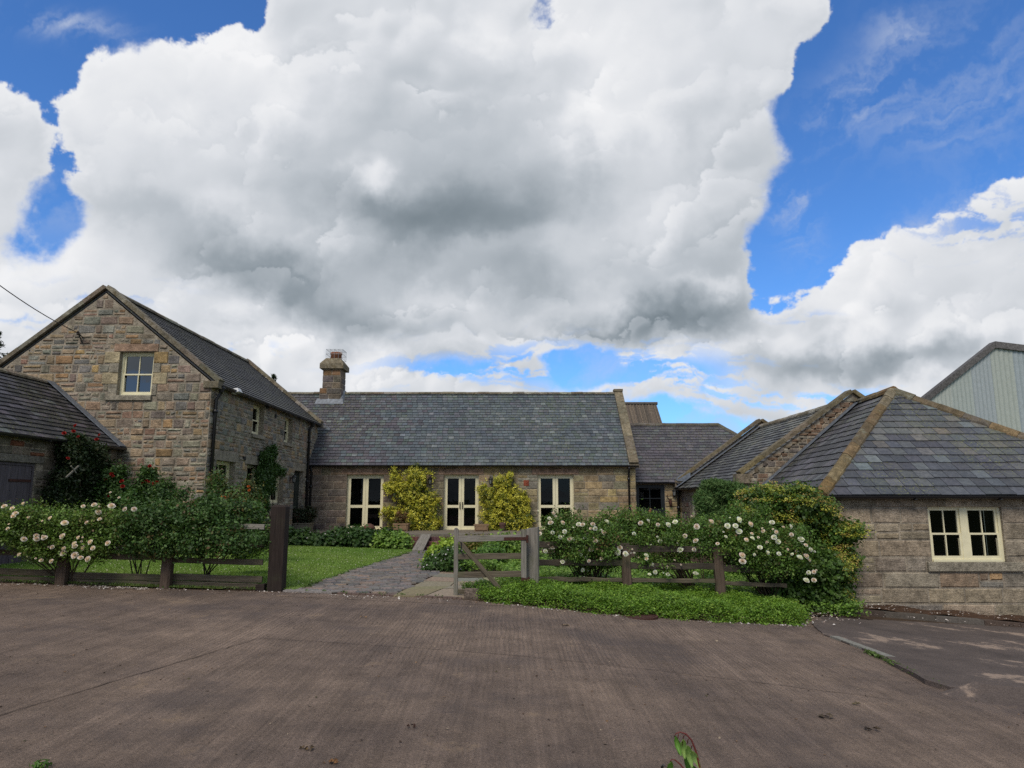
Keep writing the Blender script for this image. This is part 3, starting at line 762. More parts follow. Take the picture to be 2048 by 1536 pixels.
def sash(root, O, U, N, x0, x1, z0, z1, depth=.13, cols=2, lights=1, curtain=None, sill=None, dress=None, mull=.13, name='window', horns=True, glass='window glass'):
    """sliding sash window(s) set back in the wall; frame, panes, stone sill and lintel"""
    P = wp(O, U, N); f = MB(); fr = .055; rects = []
    d0, d1 = -depth - .06, -depth
    bar(f, P, x0, x0 + fr, z0, z1, d0, d1); bar(f, P, x1 - fr, x1, z0, z1, d0, d1)
    bar(f, P, x0 + fr, x1 - fr, z1 - fr, z1, d0, d1); bar(f, P, x0 + fr, x1 - fr, z0, z0 + .05, d0, d1 + .03)
    W = (x1 - x0 - 2 * fr - mull * (lights - 1)) / lights
    for k in range(lights):
        a = x0 + fr + k * (W + mull); b = a + W
        if k: bar(f, P, a - mull, a, z0 + .05, z1 - fr, d0, d1 + .004)
        zb, zt = z0 + .05, z1 - fr; zm = (zb + zt) / 2
        for lo, hi, e in ((zb, zm + .02, -.006), (zm - .02, zt, -.032)):
            s = .045; bt = .07 if lo == zb else .04
            bar(f, P, a, a + s, lo, hi, d0 + e, d1 + e); bar(f, P, b - s, b, lo, hi, d0 + e, d1 + e)
            bar(f, P, a + s, b - s, lo, lo + bt, d0 + e, d1 + e - .002); bar(f, P, a + s, b - s, hi - .04, hi, d0 + e, d1 + e - .002)
            if horns and lo != zb:
                for xx in (a, b - s): bar(f, P, xx, xx + s, zm - .09, zm - .02, d0 + e + .02, d1 + e + .018)
            for c in range(1, cols):
                xx = a + s + (b - a - 2 * s) * c / cols; bar(f, P, xx - .011, xx + .011, lo + bt, hi - .04, d0 + e + .015, d1 + e - .006)
            rects.append((a + s, b - s, lo + bt, hi - .04))
    # near-black panel behind: the unlit room's darkness is put into its colour
    for q in ((x0, x1, z0, z1),): bar(f, P, x0 - .02, x1 + .02, z0 - .02, z1 + .02, d0 - .52, d0 - .50, 1)
    if curtain:
        for (ca, cb) in curtain: bar(f, P, x0 + (x1 - x0) * ca, x0 + (x1 - x0) * cb, z0, z1, d0 - .12, d0 - .11, 2)
    w = f.build(name, ['cream paint', 'unlit room panel', 'curtain'], root)
    pane_quad(w, P, rects, d0 - .002, mat=glass)
    if sill:
        s = MB(); block(s, O, U, N, sill[0], sill[1], sill[2], z0, .07, GREYB, back=depth); s.build('sill', 'dressed stone', w)
    if dress:
        s = MB()
        for i, (a, b, c, d, col) in enumerate(dress): block(s, O, U, N, a, b, c, d, .028, col)
        s.build('surround', 'dressed stone', w)
    return w
def french(root, O, U, N, x0, x1, z0, z1, lintel, handle=False):
    P = wp(O, U, N); f = MB(); d0, d1 = -.22, -.15; W, H = x1 - x0, z1 - z0
    fr = .03; bar(f, P, x0, x0 + fr, z0, z1, d0, d1); bar(f, P, x1 - fr, x1, z0, z1, d0, d1); bar(f, P, x0 + fr, x1 - fr, z1 - fr, z1, d0, d1)
    bar(f, P, x0 - .0, x1 + .0, z0, z0 + .035, d0, d1 + .05)
    bar(f, P, x0 - .02, x1 + .02, z0 - .1, z1 + .02, -.95, -.93, 1)  # backing panel, its near-black colour stands in for the shade indoors
    w = f.build('french_door', ['cream paint', 'unlit room panel'], root)
    m = (x0 + x1) / 2
    for k, (a, b) in enumerate(((x0 + fr + .004, m - .004), (m + .004, x1 - fr - .004))):
        l = MB(); zb, zt = z0 + .04, z1 - fr - .004; st = .105; e = -.012
        bar(l, P, a, a + st, zb, zt, d0 + e, d1 + e); bar(l, P, b - st, b, zb, zt, d0 + e, d1 + e)
        zs = z0 + H * .40
        bar(l, P, a + st, b - st, zb, zb + .12, d0 + e, d1 + e - .002); bar(l, P, a + st, b - st, zt - .12, zt, d0 + e, d1 + e - .002)
        bar(l, P, a + st, b - st, zs, zs + .11, d0 + e, d1 + e - .002)
        lf = l.build('door_leaf', 'cream paint', w)
        pane_quad(w, P, [(a + st, b - st, zb + .12, zs), (a + st, b - st, zs + .11, zt - .12)], d0 + .03)
        if handle:
            h = MB(); xx = b - .05 if k == 0 else a + .05
            h.tube([P(xx, z0 + .86, d1 + .0), P(xx, z0 + .86, d1 + .05), P(xx, z0 + 1.10, d1 + .05), P(xx, z0 + 1.10, d1)], .012, 6)
            bar(h, P, xx - .018, xx + .018, z0 + .84, z0 + 1.12, d1 - .014, d1 + .002); h.build('handle', 'black iron', w)
    s = MB(); block(s, O, U, N, *lintel, .02, PINK); s.build('lintel', 'dressed stone', w)
    return w
def pipe(root, pts, r=.04, collars=(), name='downpipe', hopper=None):
    m = MB(); m.tube(pts, r, 10)
    for c in collars: c = Vector(c); m.lathe(c - Vector((0, 0, .05)), [(r * 1.1, 0), (r * 1.5, .01), (r * 1.5, .09), (r * 1.1, .1)], 10)
    if hopper: m.lathe(hopper, [(r, -.16), (r * 1.3, -.1), (r * 2.0, 0), (r * 2.1, .04)], 10)
    return m.build(name, 'gutter black', root, True)
def gutter(root, p, q, r=.06):
    p, q = Vector(p), Vector(q); d = (q - p).normalized(); sd = d.cross(Z); m = MB(); A = []; B = []
    for L, c in ((A, p), (B, q)):
        for k in range(9):
            t = math.pi * k / 8; L.append(m.vert(c + sd * math.cos(t) * r - Z * math.sin(t) * r))
        for k in range(8, -1, -1):
            t = math.pi * k / 8; L.append(m.vert(c + sd * math.cos(t) * (r - .008) - Z * math.sin(t) * (r - .008)))
    n = len(A)
    for k in range(n): m.facei((A[k], A[(k + 1) % n], B[(k + 1) % n], B[k]))
    m.facei(A); m.facei(B[::-1]); L_ = (q - p).length; k = 0
    while k * 1.8 < L_:
        c = p + d * (k * 1.8 + .1); m.obox(c - sd * (r + .01) - Z * (r + .012), d * .05, sd * (2 * r + .02), Z * .02); k += 1
    return m.build('gutter', 'gutter black', root)
def slab(mb, pts, dn=.06, col=(.05, .05, .05)):
    pts = [Vector(p) for p in pts]; mb.extrude([p - Z * (dn + .004) for p in pts], Z * dn, col)
def lantern(loc, N, label, group):
    loc = Vector(loc); N = Vector(N); r = empty('wall_lantern', loc, label, 'lantern', group); S = N.cross(Z)
    m = MB(); m.obox(loc - S * .035 - Z * .07, S * .07, N * .02, Z * .14); m.tube([loc + N * .01, loc + N * .09 + Z * .06, loc + N * .15 + Z * .10], .012, 6); m.build('bracket', 'black iron', r)
    c = loc + N * .15; m = MB()
    m.lathe(c, [(.012, -.17), (.03, -.15), (.05, -.13), (.055, -.12)], 6)
    for k in range(6):
        a = k * math.pi / 3; e = Vector((math.cos(a), math.sin(a), 0)); m.tube([c + e * .05 - Z * .12, c + e * .08 + Z * .06], .007, 4)
    m.lathe(c, [(.095, .055), (.10, .07), (.055, .12), (.025, .14), (.012, .15), (.018, .17), (.005, .20)], 6); m.build('frame', 'black iron', r)
    m = MB(); m.lathe(c, [(.045, -.118), (.074, .054)], 6); m.build('lamp_glass', 'lamp glass', r)
    return r
PXY = lambda u, v, Y: at(u, v, Y)

# ------------------------------------------------------------------ two-storey farmhouse on the left
HX0, HX1, HY0, HY1, HE, HR = -14.62, -8.30, 19.1, 29.8, 4.88, 7.44
HXR = (HX0 + HX1) / 2
def farmhouse():
    root = empty('farmhouse', (HXR, 24.4, 0), 'tall two-storey rubble stone farmhouse at left with its gable towards the yard', 'house')
    # gable wall
    O, U, N = (HX0, HY0, 0), (1, 0, 0), (0, -1, 0); top = [(0, HE), (HXR - HX0, HR), (HX1 - HX0, HE)]
    fx = lambda u, v: (at(u, v, HY0).x - HX0, at(u, v, HY0).z)
    x0, zt = fx(239, 704); x1, zb = fx(306, 791); x0 = (x0 + fx(236, 791)[0]) / 2; x1 = (x1 + fx(306, 704)[0]) / 2 - .0
    op = (x0, x1, zb, zt); m = MB(); wall_skin(m, O, U, HX1 - HX0, top, [op], .0, N=N)
    dressed = []
    B = lambda u0, v0, u1, v1, c: (fx(u0, v1)[0], fx(u1, v1)[0], fx(u0, v1)[1], fx(u0, v0)[1], c)
    dressed += [B(229, 688, 317, 703, PINK), (x0 - .42, x0 - .004, *[fx(0, 726)[1], zt], BUFF), (x0 - .26, x0 - .004, fx(0, 745)[1], fx(0, 726.6)[1], GREYB), (x0 - .44, x0 - .004, fx(0, 768)[1], fx(0, 745.6)[1], BUFF), (x0 - .25, x0 - .004, zb, fx(0, 768.6)[1], GREYB),
                (x1 + .004, x1 + .38, fx(0, 726)[1], zt, (.30, .21, .10)), (x1 + .004, x1 + .2, fx(0, 745)[1], fx(0, 726.6)[1], GREYB), (x1 + .004, x1 + .40, fx(0, 768)[1], fx(0, 745.6)[1], BUFF), (x1 + .004, x1 + .14, zb, fx(0, 768.6)[1], GREYB)]
    blocked = [(op[0], op[1], op[2], op[3])] + [(d[0], d[1], d[2], d[3]) for d in dressed] + [(x0 - .3, x1 + .02, zb - .14, zb)]
    stones(m, O, U, HX1 - HX0, top, blocked, N, RUBBLE, h=(.12, .29), l=(.17, .52), base=.05, split=.38, jit=.028, proud=(.006, .032),
           palf=lambda x, z: RUBBLE if random.random() < .75 - .35 * smooth(z, 5.5, 7.4) - .3 * (x > -9.2) else GREYR)
    # side wall facing the garden
    O2, U2, N2 = (HX1, HY0, 0), (0, 1, 0), (1, 0, 0); W2 = HY1 - HY0
    fs = lambda u, v: (atX(u, v, HX1).y - HY0, atX(u, v, HX1).z)
    def opn(u0, v0, u1, v1): a = fs(u0, v0); b = fs(u1, v0); c = fs(u0, v1); return (a[0], b[0], c[1], a[1])
    w1, w2 = opn(507, 806, 530, 868), opn(570.5, 832, 586.5, 885)
    g1, g2, g3 = opn(433, 920, 471, 1012), opn(494, 931, 521, 1022), opn(540, 940, 568, 1007)
    g2 = (g2[0], g2[1], g1[2], g1[3]); g3 = (g3[0], g3[1], g3[2], g1[3] - .02)
    dr = (fs(589, 941)[0], fs(607, 941)[0], .30, fs(589, 941)[1])
    ops = [w1, w2, g1, g2, g3, dr]
    wall_skin(m, O2, U2, W2, [(0, HE), (W2, HE)], ops, .0, N=N2, reveal=.2)
    lint = [(o[0] - .22, o[1] + .2, o[3], o[3] + .26) for o in (g1, g2, g3, dr)]
    stones(m, O2, U2, W2, [(0, HE), (W2, HE)], ops + lint, N2, GREYR, h=(.16, .32), l=(.2, .46), base=.05, split=.55, jit=.024, proud=(.008, .03))
    # plain walls on the far sides
    for (o, u, w, tp, n) in (((HX0, HY0, 0), (0, 1, 0), W2, [(0, HE), (W2, HE)], (-1, 0, 0)), ((HX0, HY1, 0), (1, 0, 0), HX1 - HX0, top, (0, 1, 0))):
        wall_skin(m, o, u, w, tp, [], 0, N=n); stones(m, o, u, w, tp, [], n, GREYR, h=(.2, .34), l=(.3, .7), base=.05, split=.1)
    m.build('wall', 'sandstone rubble', root)
    sash(root, O, U, N, *op, depth=.12, cols=2, curtain=[(.02, .30), (.86, .99)], sill=(x0 - .3, x1 + .02, zb - .14), dress=dressed, glass='sky lit glass')
    for o, cols in ((w1, 2), (w2, 2)): sash(root, O2, U2, N2, *o, depth=.17, cols=cols, sill=(o[0] - .05, o[1] + .05, o[2] - .12))
    for o in (g1, g2, g3): sash(root, O2, U2, N2, *o, depth=.17, cols=2, sill=(o[0] - .1, o[1] + .1, o[2] - .13), dress=[(o[0] - .22, o[1] + .2, o[3], o[3] + .26, GREYB)])
    P = wp(O2, U2, N2); d = MB(); bar(d, P, dr[0], dr[1], dr[2], dr[3], -.2, -.15)
    for k in range(2):
        for zz in ((.15, .85), (.95, 1.75)): bar(d, P, dr[0] + .1 + k * (dr[1] - dr[0] - .1) / 2, dr[0] + (k + 1) * (dr[1] - dr[0] - .1) / 2, dr[2] + zz[0], dr[2] + zz[1], -.15, -.14)
    dd = d.build('door', 'green door paint', root); h = MB(); h.lathe(P(dr[0] + .1, dr[2] + .95, -.12), [(.02, -.02), (.03, 0), (.02, .02)], 8); h.build('handle', 'black iron', dd)
    s = MB(); block(s, O2, U2, N2, dr[0] - .22, dr[1] + .2, dr[3], dr[3] + .26, .02, GREYB); s.build('lintel', 'dressed stone', dd)
    for (a, b) in ((533, 815), (550, 832), (487, 917)):
        v = MB(); q = fs(a, b); bar(v, P, q[0] - .07, q[0] + .07, q[1] - .05, q[1] + .05, 0, .05); v.build('vent', 'black iron', root)
    # roof
    r = MB(); ov = .16; s_ = (HR - HE) / (HX1 - HXR); ez = HE - ov * s_ + .10; top_z = HR + .10
    L = math.hypot(HX1 + ov - HXR, top_z - ez)
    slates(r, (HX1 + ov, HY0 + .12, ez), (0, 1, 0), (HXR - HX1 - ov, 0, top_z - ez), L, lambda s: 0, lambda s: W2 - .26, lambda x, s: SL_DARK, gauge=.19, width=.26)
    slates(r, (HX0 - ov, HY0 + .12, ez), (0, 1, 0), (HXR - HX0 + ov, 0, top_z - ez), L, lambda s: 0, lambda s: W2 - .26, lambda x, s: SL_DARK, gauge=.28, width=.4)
    for sx in (HX1 + ov, HX0 - ov): slab(r, [(sx, HY0 + .02, ez), (sx, HY1 - .02, ez), (HXR, HY1 - .02, top_z), (HXR, HY0 + .02, top_z)])
    rf = r.build('roof', 'slate', root)
    q = MB(); ridge_stones(q, (HXR, HY0 + .1, top_z + .05), (HXR, HY1 - .1, top_z + .05), .16, .12, WEATH, .5); q.build('ridge', 'lichened stone', rf)
    for nm, yy in (('front', HY0 + .10), ('rear', HY1 - .12)):
        q = MB()
        for sx in (HX1 + ov + .02, HX0 - ov - .02): coping(q, (sx, yy, ez + .02), (HXR, yy, top_z + .04), .17, .17, .11, WEATH, .75, side=(0, 1, 0))
        for sx in (HX1, HX0): block(q, (sx - .2, yy - .17, 0), (1, 0, 0), (0, -1, 0), 0, .42, ez - .13, ez + .06, .02, (.16, .14, .10), back=.3)
        q.build('gable_coping', 'lichened stone', rf)
    q = MB(); coping(q, (HX1 + ov + .35, HY1 + .06, ez - .22), (HXR, HY1 + .06, top_z - .02), .02, .16, .03, [(1, (1, 1, 1))], 1.2, side=(0, 1, 0)); q.build('lead_flashing', 'lead', rf)
    gutter(root, (HX1 + ov + .03, HY0 + .12, ez - .01), (HX1 + ov + .03, HY1 - .3, ez - .03), .08)
    pipe(root, [(HX1 + ov + .03, HY0 + .22, ez - .08), (HX1 + ov + .02, HY0 + .22, ez - .22), (HX1 + .07, HY0 + .20, ez - .42), (HX1 + .07, HY0 + .20, .1)], .045, [(HX1 + .07, HY0 + .2, z) for z in (4.1, 2.3, .8)], hopper=(HX1 + ov + .02, HY0 + .22, ez - .1))
    yy = atX(617.5, 900, HX1 + .07).y
    pipe(root, [(HX1 + ov + .03, yy, ez - .08), (HX1 + ov, yy, ez - .2), (HX1 + .07, yy, ez - .36), (HX1 + .07, yy, .4)], .05, [(HX1 + .07, yy, z) for z in (4.0, 2.4, 1.0)], hopper=(HX1 + ov + .02, yy, ez - .1))
    return root
farmhouse()
def floodlight():
    p = atX(459, 780, HX1); p.x = HX1
    r = empty('floodlight', p, 'white floodlight on a short arm under the farmhouse eave', 'floodlight'); m = MB()
    m.obox(p - Z * .05, (0, .1, 0), (.03, 0, 0), Z * .1); m.tube([p + V3(.02, .05, 0), p + V3(.18, -.02, -.03)], .02, 6); m.build('bracket', 'white lamp', r)
    m = MB(); m.hexa([p + V3(*q) for q in ((.12, -.16, -.12), (.34, -.16, -.06), (.34, .14, -.06), (.12, .14, -.12), (.14, -.1, .03), (.28, -.1, .05), (.28, .1, .05), (.14, .1, .03))]); m.build('lamp_housing', 'white lamp', r)
floodlight()
q_ = atX(580, 958, HX1 + .01); lantern((HX1 + .01, q_.y, q_.z), (1, 0, 0), 'black lantern beside the dark side door of the farmhouse', 'wall lanterns by the doors')

# overhead line fixed to the farmhouse gable
def wire():
    b = at(162, 668, HY0 - .04); m = MB()
    br = empty('cable_bracket', b, 'small iron bracket with insulators high on the farmhouse gable', 'bracket')
    m.tube([b - Z * .28 + V3(.07, 0, 0), b + V3(0, -.12, 0)], .018, 6); m.tube([b + V3(.05, .02, -.1), b + V3(0, -.12, 0)], .015, 6); m.build('arm', 'black iron', br)
    m = MB(); m.lathe(b + V3(0, -.14, -.06), [(.02, 0), (.045, .02), (.03, .05), (.045, .08), (.02, .11)], 8); m.build('insulator', 'ceramic', br)
    e = at(-420, 195, 9.0); s = b + V3(0, -.14, 0); pts = []
    for k in range(25):
        t = k / 24; p = s.lerp(e, t); p.z -= .5 * 4 * t * (1 - t) * .7; pts.append(p)
    m = MB(); m.tube(pts, .012, 5); tag(m.build('overhead_cable', 'cable'), 'thin dark overhead cable running from the farmhouse gable out of frame', 'cable')
wire()

# ------------------------------------------------------------------ low outbuilding at the far left
def outbuilding():
    X1, XR, E_, Rg, Y0, Y1 = -10.72, -12.75, 3.16, 4.80, 8.5, HY0 - .03
    root = empty('outbuilding', (XR, 14, 0), 'low rubble outbuilding with a dark slate roof at far left beside the farmhouse', 'outbuilding')
    m = MB(); O, U, N = (X1, Y0, 0), (0, 1, 0), (1, 0, 0); W = Y1 - Y0
    f = lambda u, v: (atX(u, v, X1).y - Y0, atX(u, v, X1).z)
    a, b = f(-60, 915)[0], f(74, 915)[0]; zt = f(74, 927)[1]; dr = (a, b, .25, zt); lint = (a - .2, b + .22, zt, zt + .16)
    wall_skin(m, O, U, W, [(0, E_), (W, E_)], [dr], 0, N=N, reveal=.12)
    stones(m, O, U, W, [(0, E_), (W, E_)], [dr, lint], N, [(4, (.155, .135, .105)), (3, (.18, .15, .11)), (2, (.13, .125, .11)), (1.5, (.20, .085, .05)), (2, (.19, .16, .13))], h=(.16, .32), l=(.25, .6), base=.1, split=.25)
    X0 = 2 * XR - X1; G_ = [(0, E_), (XR - X0, Rg), (X1 - X0, E_)]
    wall_skin(m, (X0, Y0, 0), (1, 0, 0), X1 - X0, G_, [], 0, N=(0, -1, 0)); stones(m, (X0, Y0, 0), (1, 0, 0), X1 - X0, G_, [], (0, -1, 0), RUBBLE)
    wall_skin(m, (X0, Y0, 0), (0, 1, 0), W, [(0, E_), (W, E_)], [], 0, N=(-1, 0, 0))
    block(m, O, U, N, *lint, .03, (.17, .155, .13)); m.build('wall', 'sandstone rubble', root)
    d = MB(); P = wp(O, U, N); n = 9; w = (b - a - .12) / n
    for k in range(n):
        d.setgrain(P(a, 0, 0), Z); bar(d, P, a + .06 + k * w + .004, a + .06 + (k + 1) * w - .004, .27, zt - .07, -.10 + random.uniform(-.004, .004), -.05 + random.uniform(-.004, .004))
    d.grain = None; dd = d.build('door', 'old plank', root)
    d = MB(); d.setgrain(P(a, 0, 0), Z)
    bar(d, P, a, a + .06, .25, zt, -.13, -.03); bar(d, P, b - .06, b, .25, zt, -.13, -.03); bar(d, P, a + .06, b - .06, zt - .065, zt, -.13, -.032); d.grain = None; d.build('door_frame', 'old plank', dd)
    for zz in (zt - .42, 1.0):
        d = MB(); bar(d, P, b - .75, b - .05, zz, zz + .055, -.05, -.035); d.build('strap_hinge', 'rusty iron', dd)
    r = MB(); ov = .18; s_ = (Rg - E_) / (X1 - XR); ez = E_ - ov * s_ + .06; tz = Rg + .06; L = math.hypot(X1 + ov - XR, tz - ez)
    for sg in (1, -1):
        ex = XR + sg * (X1 + ov - XR)
        slates(r, (ex, Y0, ez), (0, 1, 0), (XR - ex, 0, tz - ez), L, lambda s: 0, lambda s: W - .02, lambda x, s: SL_DARK if random.random() < .7 else SL_PURP, gauge=.185 if sg > 0 else .3, width=.26)
        slab(r, [(ex, Y0, ez), (ex, Y1, ez), (XR, Y1, tz), (XR, Y0, tz)])
    rf = r.build('roof', 'slate', root)
    q = MB(); ridge_stones(q, (XR, Y0, tz + .03), (XR, Y1, tz + .03), .14, .10, WEATH, .45); q.build('ridge', 'lichened stone', rf)
    q = MB(); coping(q, (X1 + ov + .03, Y1 - .02, ez + .02), (XR + .1, Y1 - .02, tz + .02), .28, .02, .025, [(1, (1, 1, 1))], 1.4, side=(0, 1, 0)); q.build('lead_flashing', 'lead', rf)
    gutter(root, (X1 + ov + .05, Y0, ez - .02), (X1 + ov + .05, Y1 - .05, ez - .02), .06)
outbuilding()

# ------------------------------------------------------------------ long low cottage in the middle
MX0, MX1, MY, ME, MR, MYR = -13.0, 5.02, 28.7, 3.17, 6.50, 32.2
def cottage():
    root = empty('cottage', (-1.6, 32, .4), 'long single-storey stone cottage with three cream french doors and a grey slate roof', 'house')
    O, U, N = (HX1, MY, 0), (1, 0, 0), (0, -1, 0); W = MX1 - HX1
    f = lambda u, v: (at(u, v, MY).x - HX1, at(u, v, MY).z)
    ops = []; lin = []
    for u0, u1 in ((692, 766), (887, 957), (1075, 1148)):
        a = f(u0, 1005)[0]; b = f(u1, 1005)[0]; zt = f(0, 949)[1]; ops.append((a, b, .46, zt)); lin.append((a - .22, b + .2, zt, zt + .24))
    m = MB(); wall_skin(m, O, U, W, [(0, ME), (W, ME)], ops, -.2, N=N, reveal=.2)
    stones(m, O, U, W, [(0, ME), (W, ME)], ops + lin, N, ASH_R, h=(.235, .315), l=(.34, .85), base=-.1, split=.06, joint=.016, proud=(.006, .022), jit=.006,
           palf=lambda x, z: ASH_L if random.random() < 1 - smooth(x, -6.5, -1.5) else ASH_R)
    # end walls and back
    top = [(0, ME), (MYR - MY, MR), (2 * (MYR - MY), ME)]
    wall_skin(m, (MX1, MY, 0), (0, 1, 0), 7, top, [], -.2, N=(1, 0, 0)); stones(m, (MX1, MY, 0), (0, 1, 0), 7, top, [], (1, 0, 0), ASH_R, h=(.22, .3), l=(.35, .8))
    wall_skin(m, (MX0, MY + 1.2, 0), (0, 1, 0), 5.8, [(0, ME), (5.8, ME)], [], -.2, N=(-1, 0, 0)); wall_skin(m, (MX0, MY + 7, 0), (1, 0, 0), MX1 - MX0, [(0, ME), (MX1 - MX0, ME)], [], -.2, N=(0, 1, 0))
    a = f(1047, 965); block(m, O, U, N, a[0], a[0] + .22, a[1] - .14, a[1] + .1, .026, (.22, .06, .035))
    m.build('wall', 'sandstone ashlar', root)
    for i, (o, l) in enumerate(zip(ops, lin)): french(root, O, U, N, *o, l, handle=(i == 1))
    r = MB(); ov = .2; s_ = (MR - ME) / (MYR - MY); ez = ME - ov * s_ + .08; tz = MR + .06; L = math.hypot(MYR - MY + ov, tz - ez)
    def pal(x, s):
        X = MX0 + x; k = smooth(X, -8.5, -3.0)
        return SL_PURP if random.random() > .25 + .75 * k else SL_GREY
    slates(r, (MX0, MY - ov, ez), (1, 0, 0), (0, MYR - MY + ov, tz - ez), L, lambda s: 0, lambda s: MX1 - MX0 - .16, pal, gauge=.19, width=.235, rag=.007)
    slates(r, (MX0, 2 * MYR - MY + ov, ez), (1, 0, 0), (0, -(MYR - MY + ov), tz - ez), L, lambda s: 0, lambda s: MX1 - MX0 - .16, lambda x, s: SL_GREY, gauge=.3, width=.4)
    slab(r, [(MX0, MY - ov, ez), (MX1, MY - ov, ez), (MX1, MYR, tz), (MX0, MYR, tz)]); slab(r, [(MX0, 2 * MYR - MY + ov, ez), (MX1, 2 * MYR - MY + ov, ez), (MX1, MYR, tz), (MX0, MYR, tz)])
    rf = r.build('roof', 'slate', root)
    q = MB(); ridge_stones(q, (MX0, MYR, tz + .02), (MX1 - .1, MYR, tz + .02), .15, .09, WEATH, .55, jit=.012); q.build('ridge', 'lichened stone', rf)
    q = MB(); coping(q, (MX1 - .10, MY - ov - .02, ez + .03), (MX1 - .10, MYR, tz + .05), .18, .2, .10, [(2, (.19, .16, .115)), (1, (.15, .13, .10))], .8, side=(1, 0, 0)); coping(q, (MX1 - .10, 2 * MYR - MY + ov, ez + .03), (MX1 - .10, MYR, tz + .05), .18, .2, .15, WEATH, .8, side=(1, 0, 0))
    q.box((MX1 - .3, MYR - .2, tz + .05), (MX1 + .11, MYR + .2, tz + .17), (.2, .17, .12)); q.box((MX1 - .26, MY - ov - .06, ez - .1), (MX1 + .13, MY + .2, ez + .03), (.17, .145, .11)); q.build('gable_coping', 'lichened stone', rf)
    gutter(root, (HX1 + .1, MY - ov - .05, ez - .0), (MX1 + .1, MY - ov - .05, ez - .02), .062)
    xp = at(1257.5, 980, MY).x; pipe(root, [(xp, MY - ov - .05, ez - .08), (xp, MY - ov - .03, ez - .16), (xp, MY - .07, ez - .32), (xp, MY - .07, .5)], .04, [(xp, MY - .07, z) for z in (2.5, 1.3)])
    xp = HX1 + .16; pipe(root, [(xp, MY - ov - .05, ez - .08), (xp, MY - .07, ez - .3), (xp, MY - .07, .5)], .045, [(xp, MY - .07, z) for z in (2.2, 1.2)])
    # chimney
    FY = 31.72; c = MB(); g = lambda u, v: at(u, v, FY); D = .95
    xa, xb = g(639.5, 780).x, g(682, 780).x; z1 = g(0, 776).z; sh = lambda x0, x1, z0, z1_, e=0, col=(.2, .16, .12): None
    def stack(x0, x1, y0, y1, z0, z1_):
        c.box((x0, y0, z0), (x1, y1, z1_), MORTAR)
        for (o, u, n, w) in (((x0, y0, 0), (1, 0, 0), (0, -1, 0), x1 - x0), ((x1, y0, 0), (0, 1, 0), (1, 0, 0), y1 - y0), ((x0, y0, 0), (0, 1, 0), (-1, 0, 0), y1 - y0), ((x0, y1, 0), (1, 0, 0), (0, 1, 0), x1 - x0)):
            stones(c, o, u, w, [(0, z1_), (w, z1_)], [], n, [(3, (.19, .145, .105)), (2, (.155, .13, .105)), (1, (.23, .14, .075)), (1, (.14, .12, .11))], h=(.27, .32), l=(.3, .6), base=z0, split=0, joint=.02, proud=(.012, .024), jit=.005)
    stack(xa, xb, FY, FY + D + .1, 5.55, z1)
    xc, xd = g(645.5, 750).x, g(680.5, 750).x; z2 = g(0, 737).z; stack(xc, xd, FY + .06, FY + D + .04, z1, z2)
    ch = c.build('chimney', 'sandstone rubble', rf)
    c = MB(); e = .14; x0, x1, y0, y1 = xc - e, xd + e, FY + .06 - e, FY + D + .04 + e; z3 = g(0, 727).z; z4 = g(0, 715).z; i = .22
    c.box((x0, y0, z2), (x1, y1, z3), (.2, .17, .12)); c.hexa([(x0, y0, z3), (x1, y0, z3), (x1, y1, z3), (x0, y1, z3), (x0 + i, y0 + i, z4), (x1 - i, y0 + i, z4), (x1 - i, y1 - i, z4), (x0 + i, y1 - i, z4)], (.2, .17, .12)); c.build('chimney_cap', 'lichened stone', rf)
    cx, cy = (x0 + x1) / 2, (y0 + y1) / 2; c = MB(); c.lathe((cx + .05, cy, z4 - .1), [(.27, 0), (.25, .32), (.265, .33), (.275, .38), (.26, .43), (.20, .43), (.19, .2)], 16); c.build('chimney_pot', 'terracotta', rf, True)
    c = MB(); s = .38; hgt = .44; zz = z4 - .02
    for kx in (-1, -.5, 0, .5, 1):
        for ky in (-1, -.5, 0, .5, 1):
            if abs(kx) == 1 or abs(ky) == 1: c.tube([(cx + .05 + kx * s, cy + ky * s, zz), (cx + .05 + kx * s, cy + ky * s, zz + hgt)], .006, 4)
        for t in (0, .5, 1): c.tube([(cx + .05 + kx * s, cy - s, zz + hgt), (cx + .05 + kx * s, cy + s, zz + hgt)], .006, 4); c.tube([(cx + .05 - s, cy + kx * s, zz + hgt), (cx + .05 + s, cy + kx * s, zz + hgt)], .006, 4)
    for hh in (0, .5, 1):
        c.tube([(cx + .05 + a * s, cy + b * s, zz + hgt * hh) for a, b in ((-1, -1), (1, -1), (1, 1), (-1, 1), (-1, -1))], .008, 4)
    c.build('chimney_cage', 'galvanised wire', rf)
    # lead at the foot of the chimney
    c = MB(); t = (tz - ez) / (MYR - MY + ov); zr = lambda y: ez + (y - (MY - ov)) * t + .035
    ya = FY - .17; c.hexa([(xa - .16, ya, zr(ya) - .02), (xb + .16, ya, zr(ya) - .02), (xb + .16, FY + .02, zr(FY + .02) - .02), (xa - .16, FY + .02, zr(FY + .02) - .02), (xa - .16, ya, zr(ya)), (xb + .16, ya, zr(ya)), (xb + .10, FY - .0, zr(FY) + .10), (xa - .10, FY - .0, zr(FY) + .10)])
    c.hexa([(xb, FY, zr(FY)), (xb + .14, FY, zr(FY)), (xb + .14, MYR, tz), (xb, MYR, tz), (xb, FY, zr(FY) + .15), (xb + .06, FY, zr(FY) + .14), (xb + .06, MYR, tz + .14), (xb, MYR, tz + .15)]); c.build('lead_flashing', 'lead', rf)
cottage()
lantern((at(861, 962, MY).x, MY - .01, at(861, 962, MY).z), (0, -1, 0), 'black lantern left of the middle french door, at the edge of the yellow shrub', 'wall lanterns by the doors')
